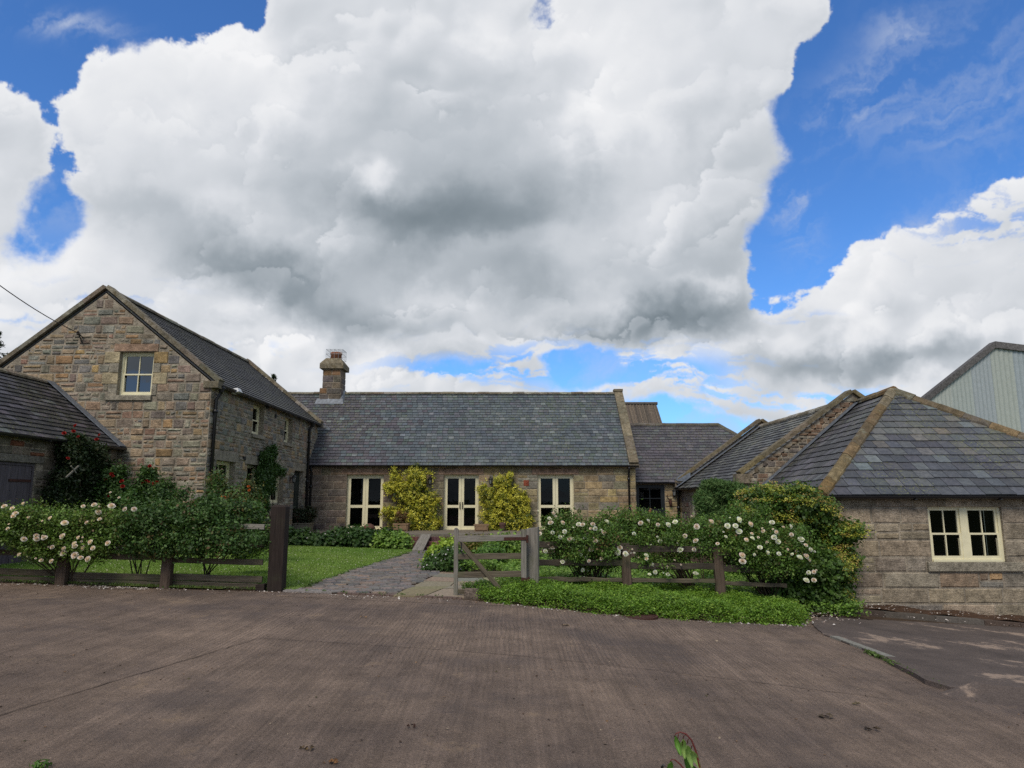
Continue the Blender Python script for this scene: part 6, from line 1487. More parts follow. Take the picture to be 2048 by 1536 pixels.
def clump():
    b1 = bl([(885, 1108, 28, 14), (872, 1120, 26, 14), (905, 1098, 16, 12), (893, 1090, 14, 8)], 18.2, .6); b2 = bl([(885, 1128, 30, 18), (905, 1118, 24, 22), (868, 1134, 20, 12), (912, 1138, 20, 12)], 16.9, .55)
    root = bush('lady_mantle', 'mound of lime green foliage spilling onto the cobbled path below the steps', 'plant', b1, 9000, .07, LIM, (-1.9, 18.2, .05), stem=False, aspect=.9, csize=.06)
    root = bush('hardy_geranium', 'rounded dark green mound dotted with small white flowers beside the cobbled path', 'plant', b2, 15000, .06, DKG, (-1.8, 16.9, .02), stem=False, aspect=.8, csize=.06)
    p, d = in_blobs(b2, 150, 1.0); k = (d[:, 2] > .1); p = p[k]; leaf_mesh('flowers', p + np.array([0, -.04, .03]), rng.normal(size=p.shape) * .3 + np.array([0, -.8, .8]), np.full(len(p), .045), np.tile([.66, .62, .64], (len(p), 1)), 'petal', root, .9)
    bush('flame_shrub', 'small shrub with bronze and yellow tips behind the gate, beside the steps', 'shrub', bl([(955, 1095, 22, 16), (935, 1088, 12, 10), (975, 1088, 14, 12)], 19.5, .45), 6000, .06, [(3, (.09, .14, .03)), (2, (.20, .22, .04)), (1, (.22, .10, .045))], (-1.0, 19.5, .1))
    bush('border_shrub', 'rounded green and yellow shrub seen between the upper bars of the gate', 'shrub', bl([(1000, 1095, 26, 16), (1030, 1100, 22, 18), (1012, 1080, 16, 8), (1060, 1090, 20, 14)], 19.0, .6), 9000, .07, LTG, (.1, 19.0, .1), aspect=.8)
    bush('border_shrub', 'deep green shrub behind the middle of the gate', 'shrub', bl([(985, 1108, 20, 12), (968, 1115, 14, 10)], 17.8, .4), 5000, .07, MDG, (-.6, 17.8, .05), aspect=.8)
clump()

# --- ground cover: nobody could count these leaves
def tufts():
    P = []; g1, g2 = G(1740, 1308), G(1905, 1385)
    for _ in range(900):
        t = random.random() ** 1.3; x = g1.x + (g2.x - g1.x) * t + random.gauss(-.02, .025); y = g1.y + (g2.y - g1.y) * t; 
        if math.sin(t * 23) + math.sin(t * 51) > -.2: P.append((x, y + random.gauss(0, .05)))
    for _ in range(500): x = random.uniform(-3.6, -.9); P.append((x, edge(x) + random.gauss(.05, .03))) if math.sin(x * 19) > .3 else None
    for _ in range(1600):
        y = random.uniform(12.7, 21.5); P.append((PL(y) + random.gauss(.03, .05), y))
    for _ in range(700): x = random.uniform(-9.5, -4.2); P.append((x, edge(x) + random.gauss(.12, .04)))
    P = np.array([(x, y, gz(x, y) + random.uniform(.01, .05)) for x, y in P]); n = len(P)
    o = leaf_mesh('weeds', P, rng.normal(size=(n, 3)) + np.array([0, -.4, .8]), rng.uniform(.02, .05, n), np.array([.085, .14, .03]) * rng.uniform(.5, 1.5, (n, 1)), 'leaf', None, .4); tag(o, 'moss and small weeds along the apron edge and the borders of the path', 'weeds', kind='stuff')
tufts()
def cover(name, label, region, zt, n, size, pal, seed_h=.05, mat='leaf', aspect=.45, up=1.1):
    x0, x1, y0, y1 = region[:4]; test = region[4]; k = int(n / 12)
    cx = rng.uniform(x0, x1, k * 3); cy = rng.uniform(y0, y1, k * 3); m_ = np.array([test(a, b) for a, b in zip(cx, cy)]); cx, cy = cx[m_][:k], cy[m_][:k]; k = len(cx)
    hz = np.array([zt(a, b) for a, b in zip(cx, cy)]); ci = np.repeat(np.arange(k), 12); m = len(ci); base = np.array([gz(a, b) for a, b in zip(cx, cy)])
    pos = np.stack([cx[ci], cy[ci], hz[ci]], 1) + rng.normal(size=(m, 3)) * np.array([.045, .045, .018]); deep = rng.random(m) ** 2.2
    pos[:, 2] = pos[:, 2] * (1 - deep * .8) + base[ci] * deep * .8
    P = np.array([c for _, c in pal]); w = np.array([w for w, _ in pal], float); w /= w.sum()
    cols = P[rng.choice(len(P), k, p=w)][ci] * .6 + P[rng.choice(len(P), m, p=w)] * .4; cols = cols * rng.uniform(.8, 1.2, (k, 1))[ci] * rng.uniform(.85, 1.15, (m, 1))
    o = leaf_mesh(name, pos, rng.normal(size=(m, 3)) * .55 + np.array([0, -.15, up]), size * rng.uniform(.7, 1.3, m), cols, mat, None, aspect); tag(o, label, 'ground cover', kind='stuff'); return o
def hump(x, y, h, e0=.28):                     # height of the strip: rounded off where it meets the yard
    d = y - edge(x); return gz(x, y) + h * math.sqrt(max(0, min(1, (d + .02) / e0))) * (1 + .16 * math.sin(x * 3.1 + y * 2) + .14 * math.sin(x * 7.3 - y * 5) + .13 * math.sin(x * 17 + y * 11) * math.sin(y * 13 - x * 5))
def frontier(x, y): return y > edge(x) - .05 + .05 * math.sin(x * 9) + .03 * math.sin(x * 23) and not (x < -.1 - .1 * math.sin(y * 6) and y > 13.1) and x < 5.25 - .5 * (y - 12.5)**2 * .2 + .1 * math.sin(y * 9) and not (x < -.55 and y < 12.75)
cover('ground_cover', 'dense bright green ground cover filling the verge in front of the right-hand fence', (-.85, 5.6, 11.4, 14.6, frontier), lambda x, y: hump(x, y, .235), 115000, .042, BRT)
def inner(x, y): return x > (-.15 if y < 16.4 else PR(y) + .35) + .1 * math.sin(y * 3) and y > 13.3 and y < 20.5 and x < 6.6
cover('ground_cover', 'lime green leafy ground cover of the garden behind the gate and the right-hand fence', (-1.6, 6.6, 13.3, 20.5, inner), lambda x, y: gz(x, y) + .22 + .05 * math.sin(x * 3 + y) + .03 * math.sin(x * 8), 80000, .06, LTG + [(4, (.11, .22, .03))], aspect=.6)
sheet(list(np.arange(-1.5, 6.8, .3)), list(np.arange(13.3, 21, .3)), lambda x, y: gz(x, y) + .03, 'garden_bed', 'soil', keep=inner)
# blades of grass on the lawn
def grass():
    n = 150000; x = rng.uniform(-10.6, -2.9, n); y = 12.55 + (22.6 - 12.55) * rng.random(n) ** 1.2
    yy = np.array([12.4, 14, 16, 19, 22.7]); ok = (x < np.interp(y, yy, [-3.78, -3.72, -3.6, -3.3, -3.02])) & (y > 12.62); x, y = x[ok], y[ok]; n = len(x)
    z = np.array([gz(a, b) for a, b in zip(x, y)]) + .035; pos = np.stack([x, y, z], 1)
    ax = np.stack([rng.normal(size=n) * .5, rng.normal(size=n) * .5, np.ones(n)], 1); nr = rng.normal(size=(n, 3)) + np.array([0, -.5, .3])
    patch = .5 + .5 * np.sin(x * 1.3 + 2 * np.sin(y * .7)) * np.cos(y * 1.1 + x * .4); a = np.array([.13, .25, .035]); b = np.array([.20, .30, .058])
    c = a + (b - a) * (patch * .7 + rng.random(n) * .3)[:, None]; c *= rng.uniform(.75, 1.25, (n, 1))
    o = leaf_mesh('lawn_grass', pos, nr, rng.uniform(.035, .07, n) * (1 + (y - 12) * .03), c, 'leaf', None, .16, jitter_axis=ax); tag(o, 'short mown grass of the lawn behind the left-hand fence', 'grass', kind='stuff')
    # clover and daisies scattered through it
    k = 900; x = rng.uniform(-10.4, -3.2, k); y = rng.uniform(12.8, 22, k); ok = x < np.interp(y, yy, [-3.78, -3.72, -3.6, -3.3, -3.02]); x, y = x[ok], y[ok]; pos = np.stack([x, y, [gz(a, b) + .075 for a, b in zip(x, y)]], 1)
    o = leaf_mesh('clover_flowers', pos, rng.normal(size=pos.shape) * .2 + np.array([0, -.6, 1]), rng.uniform(.015, .03, len(x)), np.tile([.45, .45, .33], (len(x), 1)), 'petal', None, .9); tag(o, 'tiny pale clover flowers scattered over the lawn', 'flowers', kind='stuff')
grass()

# --- roses and shrubs on the right
RW = [(3, (.085, .17, .03)), (3, (.125, .23, .038)), (2, (.04, .08, .016)), (.8, (.15, .20, .04)), (.5, (.16, .08, .035))]
r1 = bl([(1105, 1050, 16, 16), (1125, 1058, 26, 18), (1165, 1058, 30, 16), (1205, 1055, 32, 16), (1110, 1080, 24, 16), (1150, 1088, 38, 18), (1200, 1085, 34, 16), (1235, 1070, 26, 20), (1240, 1100, 22, 10), (1175, 1115, 30, 12), (1120, 1110, 18, 14), (1215, 1120, 24, 14), (1165, 1140, 20, 12), (1095, 1075, 10, 14)], 13.85, .34)
r1 += bl([(1120, 1078, 24, 12), (1165, 1085, 30, 14), (1210, 1075, 30, 16), (1150, 1110, 24, 10), (1215, 1105, 18, 10)], 13.35, .14) + shoots(r1[:4], 8, .3)
bush('blush_rose_bush', 'rose bush with pale blooms on the fence just right of the silver-grey gatepost', 'rose bush', r1, 24000, .042, RW, (1.6, 13.9, -.1), csize=.08, clump=24, shell=.3,
     blooms=[('white' if i % 2 else 'blush', p, random.uniform(.85, 1.15)) for i, p in enumerate(pts([(1107, 1027), (1098, 1036), (1101, 1045), (1105, 1065), (1078, 1067), (1121, 1074), (1126, 1045), (1129, 1063), (1139, 1078), (1157, 1048), (1165, 1049), (1170, 1076), (1182, 1057), (1190, 1057), (1186, 1048), (1201, 1060), (1208, 1065), (1214, 1043), (1191, 1082), (1091, 1102), (1158, 1103), (1162, 1109), (1178, 1122), (1172, 1115), (1203, 1117), (1166, 1140), (1183, 1098), (1145, 1078), (1105, 1094), (1125, 1123)], 13.35))])
r2 = bl([(1265, 1050, 26, 20), (1300, 1055, 30, 18), (1340, 1055, 28, 16), (1360, 1065, 22, 16), (1280, 1080, 30, 18), (1330, 1078, 34, 16), (1365, 1085, 20, 10), (1250, 1035, 12, 12), (1290, 1110, 18, 10), (1350, 1110, 30, 12), (1310, 1130, 20, 12), (1330, 1045, 20, 10)], 14.3, .36)
r2 += bl([(1290, 1076, 26, 12), (1345, 1078, 26, 10), (1290, 1120, 12, 8), (1330, 1135, 14, 7)], 13.4, .12) + shoots(r2[:4], 8, .28)
bush('blush_rose_bush', 'open airy rose bush with scattered pale blooms, in front of the dark stable door', 'rose bush', r2, 19000, .042, RW + [(1.5, (.11, .16, .03))], (3.6, 14.3, -.2), csize=.075, clump=14, shell=.3,
     blooms=[('white' if i % 3 else 'blush', p, random.uniform(.8, 1.2)) for i, p in enumerate(pts([(1240, 1095), (1235, 1104), (1251, 1107), (1257, 1103), (1268, 1067), (1297, 1041), (1281, 1046), (1350, 1043), (1337, 1049), (1316, 1049), (1320, 1082), (1360, 1099), (1370, 1072), (1305, 1129), (1310, 1144), (1333, 1134), (1299, 1148), (1336, 1148), (1293, 1117), (1293, 1110), (1391, 1146), (1388, 1099)], 13.35))])
r3 = bl([(1420, 1070, 34, 24), (1460, 1055, 40, 30), (1500, 1060, 44, 36), (1400, 1095, 26, 16), (1470, 1100, 40, 26), (1530, 1090, 44, 36), (1400, 1055, 20, 18), (1570, 1110, 36, 30), (1480, 1130, 24, 14), (1520, 1130, 34, 16), (1590, 1080, 26, 34)], 13.75, .5)
r3 += bl([(1560, 1120, 40, 30), (1500, 1100, 40, 26), (1600, 1110, 30, 34), (1470, 1090, 30, 16)], 13.3, .22)
r3 += shoots(r3[:3], 6, .25)
bush('blush_rose_bush', 'big rose bush full of pale blooms in front of the mounded climber', 'rose bush', r3, 34000, .043, RW, (5.0, 13.9, -.35), csize=.075, clump=26, shell=.4,
     blooms=[('white' if i % 2 else 'blush', p, random.uniform(.85, 1.2)) for i, p in enumerate(pts([(1423, 1043), (1479, 1039), (1502, 1048), (1478, 1062), (1526, 1062), (1556, 1083), (1553, 1064), (1582, 1053), (1583, 1069), (1548, 1074), (1504, 1067), (1505, 1076), (1435, 1087), (1452, 1073), (1485, 1110), (1509, 1109), (1485, 1122), (1536, 1105), (1534, 1084), (1558, 1107), (1576, 1099), (1584, 1108), (1593, 1102), (1600, 1114), (1613, 1112), (1622, 1099), (1619, 1120), (1617, 1145), (1628, 1144), (1613, 1160), (1628, 1160), (1602, 1078), (1612, 1090), (1471, 1051), (1393, 1053), (1455, 1051), (1493, 1079), (1520, 1094), (1567, 1054), (1544, 1044), (1391, 1081)], 13.08))])
# the climbing hydrangea mounded over the corner of the hipped building
hy = bl([(1510, 1004, 28, 22), (1550, 1002, 40, 28), (1600, 1012, 40, 34), (1482, 1028, 16, 16), (1640, 1030, 28, 30), (1660, 1070, 26, 20), (1690, 1072, 26, 20), (1650, 1110, 44, 36), (1680, 1130, 26, 30), (1600, 1080, 50, 50), (1660, 1160, 40, 34), (1640, 1195, 46, 26), (1550, 1050, 50, 40), (1600, 1150, 50, 40), (1700, 1060, 16, 12), (1520, 988, 20, 12), (1590, 988, 26, 12)], 14.75, .5) + bl([(1600, 1150, 44, 34), (1640, 1190, 44, 28), (1570, 1180, 40, 22), (1655, 1140, 36, 30), (1670, 1205, 30, 18), (1620, 1210, 36, 16)], 14.0, .4)
def hydrangea():
    root = empty('climbing_hydrangea', (6.0, 14.75, -.5), 'large mounded green climber with yellow-green flower heads over the left corner of the hipped building', 'climber')
    foliage('foliage', hy, 60000, .060, HYD, root, 'leaf', clump=26, csize=.075, shell=.45, aspect=.85, clip=lambda p: ~((p[:, 1] > AY0 - .03) & (p[:, 0] > AX0 - .03)), zmin=-.6)
    # lacecap flower heads: flat clusters of fine florets standing off the surface
    p, d = in_blobs(hy, 3600, 1.07); k = (d[:, 2] > -.1) & (d[:, 1] < .5) & (p[:, 2] > -.2) & ((p[:, 0] > 6.3) | (p[:, 2] > 1.2)); p, d = p[k], d[k]; n = 20; q = np.repeat(p, n, 0) + rng.normal(size=(len(p) * n, 3)) * np.array([.06, .06, .02])
    P = np.array([c for _, c in HYF]); hc = P[rng.integers(0, len(P), len(p))]; c = np.repeat(hc, n, 0) * rng.uniform(.8, 1.2, (len(q), 1)); q[:, 2] += .02
    ok = ~((q[:, 1] > AY0 - .03) & (q[:, 0] > AX0 - .03)); q, c = q[ok], c[ok]; leaf_mesh('flower_heads', q, rng.normal(size=q.shape) * .4 + np.array([0, -.3, 1]), rng.uniform(.026, .046, len(q)), c, 'leaf', root, .8)
    stems(root, (6.3, 14.9, -.55), [c for c, _ in hy], .03)
hydrangea()
def fine_shrub():
    B = []
    for u, v, ru, rv in ((1440, 984, 30, 20), (1408, 1002, 18, 24), (1465, 990, 28, 26), (1425, 970, 22, 12), (1400, 1060, 14, 24), (1430, 1030, 30, 30), (1410, 1050, 20, 26), (1455, 1050, 30, 34), (1440, 970, 20, 8), (1475, 985, 14, 16)): B.append(px_blob(u, v, 20.0, ru, rv, .55))
    root = empty('fine_leafed_shrub', (6.0, 20, -.1), 'tall dark fine-leafed shrub against the wall of the stable range', 'shrub'); cc = 34000; p, d = in_blobs(B, cc, .3)
    ax = d * .8 + rng.normal(size=p.shape) * .35 + np.array([-.3, 0, .4]); P = np.array([(.055, .12, .035), (.085, .16, .045), (.12, .19, .06)]); c = P[rng.integers(0, 3, cc)] * rng.uniform(.8, 1.2, (cc, 1))
    leaf_mesh('foliage', p, rng.normal(size=p.shape), rng.uniform(.10, .2, cc), c, 'needle', root, .12, jitter_axis=ax); stems(root, (6.0, 20, -.1), [c for c, _ in B], .03)
fine_shrub()
bush('young_shrub', 'loose bright green shrub between the roses and the fine-leafed shrub', 'shrub', bl([(1410, 1075, 24, 16), (1385, 1085, 18, 12)], 16.5, .4), 5000, .06, LTG, (4.4, 16.5, -.2))

# --- far trees behind the buildings
def spruce(x, y, h, label, r=1.6):
    root = empty('spruce_tree', (x, y, 0), label, 'tree'); m = MB(); m.tube([(x, y, 0), (x, y, h)], [.22, .03], 8); m.build('trunk', 'plant stem', root)
    P_ = []; A_ = []
    for k in range(int(h * 9)):
        z = h - (k / (h * 9)) * (h - 1.5); rr = (h - z) / h * r * random.uniform(.8, 1.15) * 2.2 + .1; a = random.uniform(0, 6.28)
        for s in range(26): t = random.random(); P_.append((x + math.cos(a) * rr * t + random.gauss(0, .05), y + math.sin(a) * rr * t, z - .28 * rr * t + .2 * t * t * rr + random.gauss(0, .05))); A_.append((math.cos(a), math.sin(a), random.uniform(-.6, .3)))
    P_ = np.array(P_); leaf_mesh('crown', P_, rng.normal(size=P_.shape), rng.uniform(.15, .32, len(P_)), np.array([.022, .04, .018]) * rng.uniform(.7, 1.4, (len(P_), 1)), 'needle', root, .25, jitter_axis=np.array(A_) + rng.normal(size=P_.shape) * .5)
p_ = at(547, 750, 46); spruce(p_.x, 46, p_.z, 'dark spruce tip showing over the roof between the farmhouse and the chimney')
p_ = at(-4, 665, 40); spruce(p_.x, 40, p_.z, 'dark spruce tip at the far left edge beside the farmhouse gable', 1.8)
# ------------------------------------------------------------------ small things
def planter_box(u, v0, v1, Y, w, label, group, mat=(.21, .14, .085)):
    p = at(u, v1, Y); x, z0 = p.x, .48; h = at(u, v0, Y).z - z0; r = empty('planter', (x, Y, z0), label, 'planter', group); m = MB(); w2 = w / 2; i = .035
    m.hexa([(x - w2 * .93, Y - w2 * .93, z0), (x + w2 * .93, Y - w2 * .93, z0), (x + w2 * .93, Y + w2 * .93, z0), (x - w2 * .93, Y + w2 * .93, z0), (x - w2, Y - w2, z0 + h), (x + w2, Y - w2, z0 + h), (x + w2, Y + w2, z0 + h), (x - w2, Y + w2, z0 + h)], mat, skip=(1,))
    m.hexa([(x - w2 * .8, Y - w2 - .012, z0 + h * .2), (x + w2 * .8, Y - w2 - .012, z0 + h * .2), (x + w2 * .8, Y - w2 + .02, z0 + h * .2), (x - w2 * .8, Y - w2 + .02, z0 + h * .2), (x - w2 * .8, Y - w2 - .018, z0 + h * .8), (x + w2 * .8, Y - w2 - .018, z0 + h * .8), (x + w2 * .8, Y - w2 + .02, z0 + h * .8), (x - w2 * .8, Y - w2 + .02, z0 + h * .8)], tuple(c * 1.1 for c in mat)); m.build('box', 'paving', r)
    m = MB(); a, b = (x, Y), w2 + .02
    for (xa, ya, xb, yb) in ((x - b, Y - b, x + b, Y - w2 + i), (x - b, Y + w2 - i, x + b, Y + b), (x - b, Y - w2 + i, x - w2 + i, Y + w2 - i), (x + w2 - i, Y - w2 + i, x + b, Y + w2 - i)): m.box((xa, ya, z0 + h - .04), (xb, yb, z0 + h + .012), tuple(c * 1.1 for c in mat))
    m.build('rim', 'paving', r); m = MB(); m.box((x - w2 + i, Y - w2 + i, z0 + h - .1), (x + w2 - i, Y + w2 - i, z0 + h - .03)); m.build('soil', 'soil', r); return r
planter_box(803, 1047, 1063, 27.6, .56, 'square sandstone-coloured planter in front of the left golden shrub', 'square planters by the middle door')
planter_box(963, 1049, 1065, 27.6, .54, 'square sandstone-coloured planter just right of the middle french door', 'square planters by the middle door')
pl_ = planter_box(606, 1046, 1064, 27.4, .62, 'stone trough at the corner where the farmhouse meets the cottage', None, (.17, .15, .11))
bush('potted_shrub', 'dark rounded shrub growing in the stone trough by the farmhouse side door', 'shrub', bl([(604, 1034, 18, 14), (620, 1028, 12, 10), (592, 1030, 10, 10)], 27.4, .35), 6000, .06, [(3, (.022, .038, .014)), (2, (.035, .05, .02)), (.5, (.09, .03, .02))], (at(606, 1046, 27.4).x, 27.4, .85))
bush('potted_plant', 'small reddish-leafed plant in the left square planter', 'plant', bl([(805, 1034, 10, 10), (800, 1040, 12, 6)], 27.5, .15), 1200, .06, [(2, (.16, .07, .04)), (1, (.10, .12, .03))], (at(803, 1047, 27.6).x, 27.6, .85))
def pots():
    for u, v, lab, mt in ((1005, 1052, 'small dark striped pot tucked in front of the right golden shrub', (.09, .05, .04)), (893, 1058, None, None)):
        if not lab: continue
        p = at(u, v, 27.9); m = MB(); m.lathe((p.x, 27.9, .48), [(.10, 0), (.13, .06), (.10, .14), (.13, .2), (.14, .3), (.12, .31), (.11, .2)], 12, mt); tag(m.build('garden_pot', 'paving', None, True), lab, 'pot')
pots()
def ornament():
    p = at(738, 1060, 25.4); x, y, z = p.x, 25.4, .48; r = empty('mushroom_ornament', (x, y, z), 'small brown domed garden ornament on a pale foot, below the left french door', 'ornament')
    m = MB(); m.lathe((x - .06, y, z), [(.09, 0), (.07, .08), (.06, .2)], 10, (.42, .38, .33)); m.build('foot', 'paving', r, True)
    m = MB(); n = 14
    m.lathe((x, y, z + .14), [(.0, .0), (.12, .0), (.22, .04), (.21, .10), (.15, .17), (.07, .21), (0, .22)], n, (.10, .05, .035)); m.build('cap', 'paving', r, True)
ornament()
def bird():
    Y = 26.6; p = at(1297, 1040, Y); x, z = p.x, p.z; r = empty('pheasant_ornament', (x, Y, z - .9), 'copper coloured bird ornament on a post in front of the dark stable door', 'ornament')
    m = MB(); m.tube([(x, Y, gz(x, Y) - .1), (x, Y, z - .02)], .05, 8); m.build('post', 'brown post', r)
    m = MB(); m.tube([(x - .26, Y, z + .02), (x - .16, Y, z + .06), (x - .06, Y, z + .12), (x + .03, Y, z + .18), (x + .065, Y, z + .28), (x + .075, Y, z + .36), (x + .085, Y, z + .41)], [.012, .04, .095, .105, .07, .04, .022], 12); m.lathe((x + .08, Y, z + .39), [(0, -.045), (.035, -.02), (.045, .01), (.03, .04), (0, .05)], 10); m.tube([(x + .115, Y, z + .40), (x + .165, Y, z + .39)], [.014, .003], 6); m.tube([(x - .01, Y - .03, z + .08), (x, Y - .03, z - .02)], .01, 5); m.tube([(x - .01, Y + .03, z + .08), (x, Y + .03, z - .02)], .01, 5); m.build('body', 'copper bird', r, True)
    m = MB(); m.tube([(x - .17, Y - .075, z + .10), (x - .06, Y - .10, z + .17), (x + .02, Y - .09, z + .21)], [.01, .05, .03], 8); m.build('wing', 'slate blue feather', r, True)
    m = MB(); m.tube([(x - .17, Y + .075, z + .10), (x - .06, Y + .10, z + .17), (x + .02, Y + .09, z + .21)], [.01, .05, .03], 8); m.build('wing', 'slate blue feather', r, True)
bird()
def deer():
    p = at(1340, 1003, DY); x, z = p.x, p.z; y = DY - .02; r = empty('deer_head_ornament', (x, y, z), 'rusty metal deer head with antlers hung on the pale wall right of the stable door', 'ornament'); m = MB()
    m.tube([(x, y, z + .08), (x - .01, y - .06, z), (x + .0, y - .1, z - .1), (x + .01, y - .13, z - .2)], [.05, .075, .055, .03], 8); m.tube([(x + .01, y - .02, z + .02), (x + .02, y - .01, z - .16)], [.06, .05], 8); m.build('head', 'rusty iron', r, True)
    for s in (-1, 1):
        m = MB(); m.tube([(x + s * .03, y - .03, z + .08), (x + s * .12, y - .04, z + .17), (x + s * .13, y - .05, z + .32)], [.014, .012, .006], 6); m.tube([(x + s * .11, y - .04, z + .16), (x + s * .19, y - .07, z + .24)], [.01, .005], 6); m.tube([(x + s * .13, y - .045, z + .22), (x + s * .07, y - .07, z + .30)], [.009, .004], 6); m.build('antler', 'rusty iron', r, True)
deer()
for u_, lab_ in ((1366, 'dark thin pole leaning on the range wall beside the downpipe, left of a pair'), (1369.5, 'dark thin pole leaning on the range wall beside the downpipe, right of a pair')):
    a_ = at(u_, 1066, 27.6); b_ = at(u_ - .5, 1026, 27.9); m_ = MB(); m_.tube([a_, b_], .022, 8); m_.tube([b_, b_ + Vector((0, 0, .03))], .03, 8); tag(m_.build('garden_pole', 'black iron'), lab_, 'pole', 'poles leaning by the downpipe')
def barrow():
    Y = 27.2; p = at(1279, 1036, Y); r = empty('ornamental_cart', (p.x, Y, p.z - .2), 'small rusty cart ornament with wheels left of the copper bird', 'ornament'); x, z = p.x, p.z
    m = MB(); m.hexa([(x - .18, Y - .1, z - .06), (x + .14, Y - .1, z - .06), (x + .14, Y + .1, z - .06), (x - .18, Y + .1, z - .06), (x - .22, Y - .12, z + .06), (x + .18, Y - .12, z + .06), (x + .18, Y + .12, z + .06), (x - .22, Y + .12, z + .06)]); m.tube([(x + .15, Y, z), (x + .26, Y, z + .14)], .012, 5); m.build('body', 'rusty iron', r)
    for sx in (-.14, .10):
        m = MB(); pts_ = [(x + sx + .07 * math.cos(t), Y - .13, z - .08 + .07 * math.sin(t)) for t in [2 * math.pi * k / 14 for k in range(15)]]; m.tube(pts_, .009, 5)
        for k in range(4): t = math.pi * k / 4; m.tube([(x + sx + .07 * math.cos(t), Y - .13, z - .08 + .07 * math.sin(t)), (x + sx - .07 * math.cos(t), Y - .13, z - .08 - .07 * math.sin(t))], .005, 4)
        m.build('wheel', 'rusty iron', r)
    m = MB(); m.box((x - .2, Y - .15, gz(x, Y) - .1), (x + .2, Y + .15, z - .16), (.13, .11, .09)); m.build('plinth', 'paving', r)
barrow()

# --- fallen petals and leaves: far too many to count
def litter(name, label, P, size, cols, kind='stuff', cat='litter', lift=.006):
    P = np.array([(x, y, (gz(x, y) if z is None else z) + lift) for x, y, z in P]); n = len(P); c = np.array(cols)[rng.integers(0, len(cols), n)] * rng.uniform(.8, 1.15, (n, 1))
    nn = rng.normal(size=(n, 3)) * .25 + np.array([0, 0, 1]); o = leaf_mesh(name, P, nn, size * rng.uniform(.5, 1.4, n), c, 'litter', None, .7); tag(o, label, cat, kind=kind); return o
WP = [(.52, .47, .43), (.60, .56, .52), (.40, .32, .28)]
P_ = []
for _ in range(320): x = random.uniform(-12, -3.9); x = x if random.random() < .4 else random.gauss(-6.7, .5); P_.append((x, edge(x) - abs(random.gauss(0, .10)) + .04, None))
for _ in range(80): x = random.uniform(-7.4, -6.6) if random.random() < .5 else random.uniform(-9.6, -8.2); P_.append((x, edge(x) - abs(random.gauss(0, .14)), None))
for _ in range(260): x = random.uniform(-.8, 5.2); P_.append((x, edge(x) - abs(random.gauss(0, .10)) - .03, None))
for _ in range(620):
    x = 5.0 + abs(random.gauss(0, 2.6)); y = random.choice((14.3, 14.9)) + random.gauss(0, .12) + .02 * (x - 6); y = min(y, 15.2)
    if x < 14: P_.append((x, y, gz(x, y) + (.12 if y > 14.27 else 0)))
for _ in range(150): P_.append((random.gauss(5.3, .35), random.gauss(12.9, .35), gz(5.3, 13) + .045))
for _ in range(90): x = random.uniform(5.5, 12); P_.append((x, 13.95 + random.gauss(0, .06), gz(x, 14) + .05))
for _ in range(90): x = random.uniform(-4.5, -1); P_.append((x, edge(x) - abs(random.gauss(0, .2)), None))
litter('fallen_petals', 'pale fallen petals strewn along the yard edge and the plinth of the hipped building', P_, .038, WP)
P_ = []
for _ in range(900): x = random.uniform(-.7, 5.2); y = edge(x) + random.uniform(-.06, .10); P_.append((x, y, gz(x, y) + random.uniform(0, .09)))
for _ in range(420): x = random.uniform(-11, 5); P_.append((x, edge(x) - abs(random.gauss(0, .3)) - .02, None))
for _ in range(900): P_.append((random.uniform(-9, 9), random.uniform(3, 11.8), None))
for _ in range(700): x = random.gauss(5.4, .8); y = random.gauss(14.3, .35); P_.append((x, y, gz(x, y) + (.13 if y > 14.25 and x > 5.7 else .03)))
litter('fallen_leaves', 'tiny brown leaf scraps and grit scattered over the yard', P_, .024, [(.10, .055, .03), (.05, .03, .02), (.20, .12, .06), (.30, .24, .17), (.07, .06, .03)])
def crumpled(u, v, s, label, cols):
    p = G(u, v); r = random.Random(u); m = MB()
    for k in range(9):
        a = r.uniform(0, 6.28); c = Vector((p.x + s * r.uniform(-.7, .7), p.y + s * r.uniform(-.35, .35), p.z + r.uniform(.006, .02))); d = Vector((math.cos(a), math.sin(a), r.uniform(-.1, .15))) * s * .35; e = Vector((-math.sin(a), math.cos(a), r.uniform(-.1, .2))) * s * .14
        m.face([c - d, c - e, c + d, c + e + Z * .012], cols[k % len(cols)])
    tag(m.build('leaf_debris', 'litter'), label, 'debris')
crumpled(1743, 1461, .075, 'dark clump of wet leaves on the yard at lower right', [(.03, .022, .016), (.05, .035, .022)])
crumpled(1645, 1434, .10, 'thin brown scrap of bark on the yard, upper left of the dark leaf clump', [(.10, .075, .05), (.06, .045, .03)])
crumpled(1712, 1410, .05, 'olive dead leaf on the yard above the dark leaf clump', [(.11, .09, .045)])
crumpled(612, 1500, .06, 'dark dead leaf scrap on the yard left of the green sprig', [(.05, .035, .02), (.12, .08, .04)])
crumpled(660, 1528, .06, 'orange-brown dead leaf at the bottom edge left of the green sprig', [(.17, .085, .035)])
crumpled(822, 1456, .04, 'small dark twig scrap in the middle of the yard', [(.05, .025, .018)])
crumpled(727, 1236, .06, 'dry tan leaf scrap on the yard in front of the cobbled path', [(.22, .14, .08)])
crumpled(1130, 1252, .09, 'patch of tan dead leaves on the yard in front of the gatepost', [(.22, .16, .10), (.16, .12, .08)])

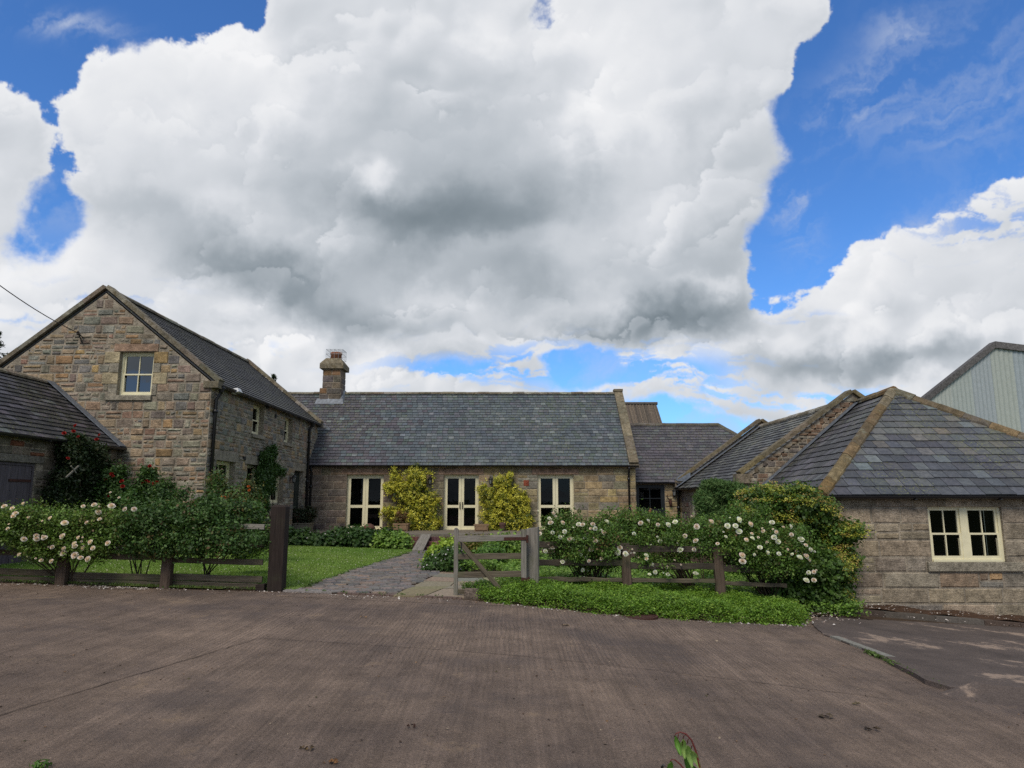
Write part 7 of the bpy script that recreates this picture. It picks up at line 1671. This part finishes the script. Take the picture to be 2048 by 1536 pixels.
# --- the drooping sprig at the bottom edge of the picture
def sprig():
    Y = 2.0; c = at(1395, 1545, Y); root = empty('leafy_sprig', (at(1420, 1900, Y).x, Y, gz(1, 2)), 'young sapling sprig with drooping green leaves on a red stem, nearest the camera', 'sapling'); q = lambda u, v, d=0: at(u, v, Y + d)
    m = MB(); base = Vector((at(1440, 1700, Y).x, Y, gz(1, 2))); m.tube([base, q(1420, 1640), q(1408, 1560), q(1400, 1536), q(1394, 1510), q(1389, 1495), q(1383, 1480), q(1372, 1468), q(1360, 1464), q(1352, 1467), q(1348, 1474)], [.006, .0055, .004, .0035, .0028, .0026, .0024, .0022, .0018, .0015, .0012], 7)
    m.tube([q(1408, 1560), q(1374, 1546), q(1362, 1530), q(1350, 1520), q(1343, 1519), q(1338, 1528)], [.003, .0025, .002, .0018, .0015, .0012], 6)
    for a, b_, c_ in (((1372, 1469), (1367, 1472), (1364, 1492)), ((1380, 1476), (1376, 1479), (1374, 1488)), ((1388, 1490), (1383, 1492), (1382, 1500)), ((1356, 1464), (1357, 1470), (1355, 1478))): m.tube([q(*a), q(*b_), q(*c_)], .0012, 5)
    m.build('stem', 'red stem', root, True)
    def leaf(b0, t0, w, col, d=0, bend=.02):
        m = MB(); a, t = q(*b0, d), q(*t0, d + bend); ax = t - a; L = ax.length; ax.normalize(); sd = Vector((1, 0, 0)) - ax * ax.x; sd.normalize(); n_ = sd.cross(ax); N_ = 9; rows = []
        for k in range(N_ + 1):
            s = k / N_; wd = w * (math.sin(math.pi * min(1, s * .92 + .05)) ** .75) * (1 - .25 * s); c = a + ax * L * s + n_ * (.012 * math.sin(math.pi * s)); wv = .0025 * math.sin(k * 2.4)
            rows.append([m.vert(c - sd * wd - n_ * (.006 + wv)), m.vert(c - sd * wd * .5 - n_ * .002), m.vert(c), m.vert(c + sd * wd * .5 - n_ * .002), m.vert(c + sd * wd - n_ * (.006 - wv))])
        for r0, r1 in zip(rows, rows[1:]):
            for k in range(4): m.facei((r0[k], r0[k + 1], r1[k + 1], r1[k]), tuple(e * (1.0 if k in (0, 3) else 1.12) for e in col))
        m.build('leaf', 'leaf', root, True)
    G1, G2, G3 = (.12, .25, .045), (.24, .36, .11), (.07, .17, .03)
    leaf((1350, 1472), (1362, 1512), .0075, G1, 0, -.01); leaf((1355, 1478), (1358, 1508), .007, G3, .012); leaf((1366, 1478), (1369, 1516), .0105, G2, -.012); leaf((1375, 1490), (1384, 1534), .0105, G2, -.016); leaf((1382, 1500), (1400, 1536), .0095, G2, -.02); leaf((1374, 1500), (1378, 1550), .010, G3, .02); leaf((1342, 1522), (1340, 1560), .0095, G1, -.01); leaf((1385, 1530), (1398, 1570), .011, G3, .01); leaf((1330, 1530), (1322, 1545), .005, (.07, .06, .06), .01)
sprig()
m_ = MB(); p_ = G(84, 1537); leaf_mesh_ = bush('weed', 'tiny green weed growing through the yard at the bottom left', 'weed', [((p_.x, p_.y, p_.z + .02), (.05, .04, .02))], 60, .03, MDG, (p_.x, p_.y, p_.z), stem=False, clump=6, csize=.01)
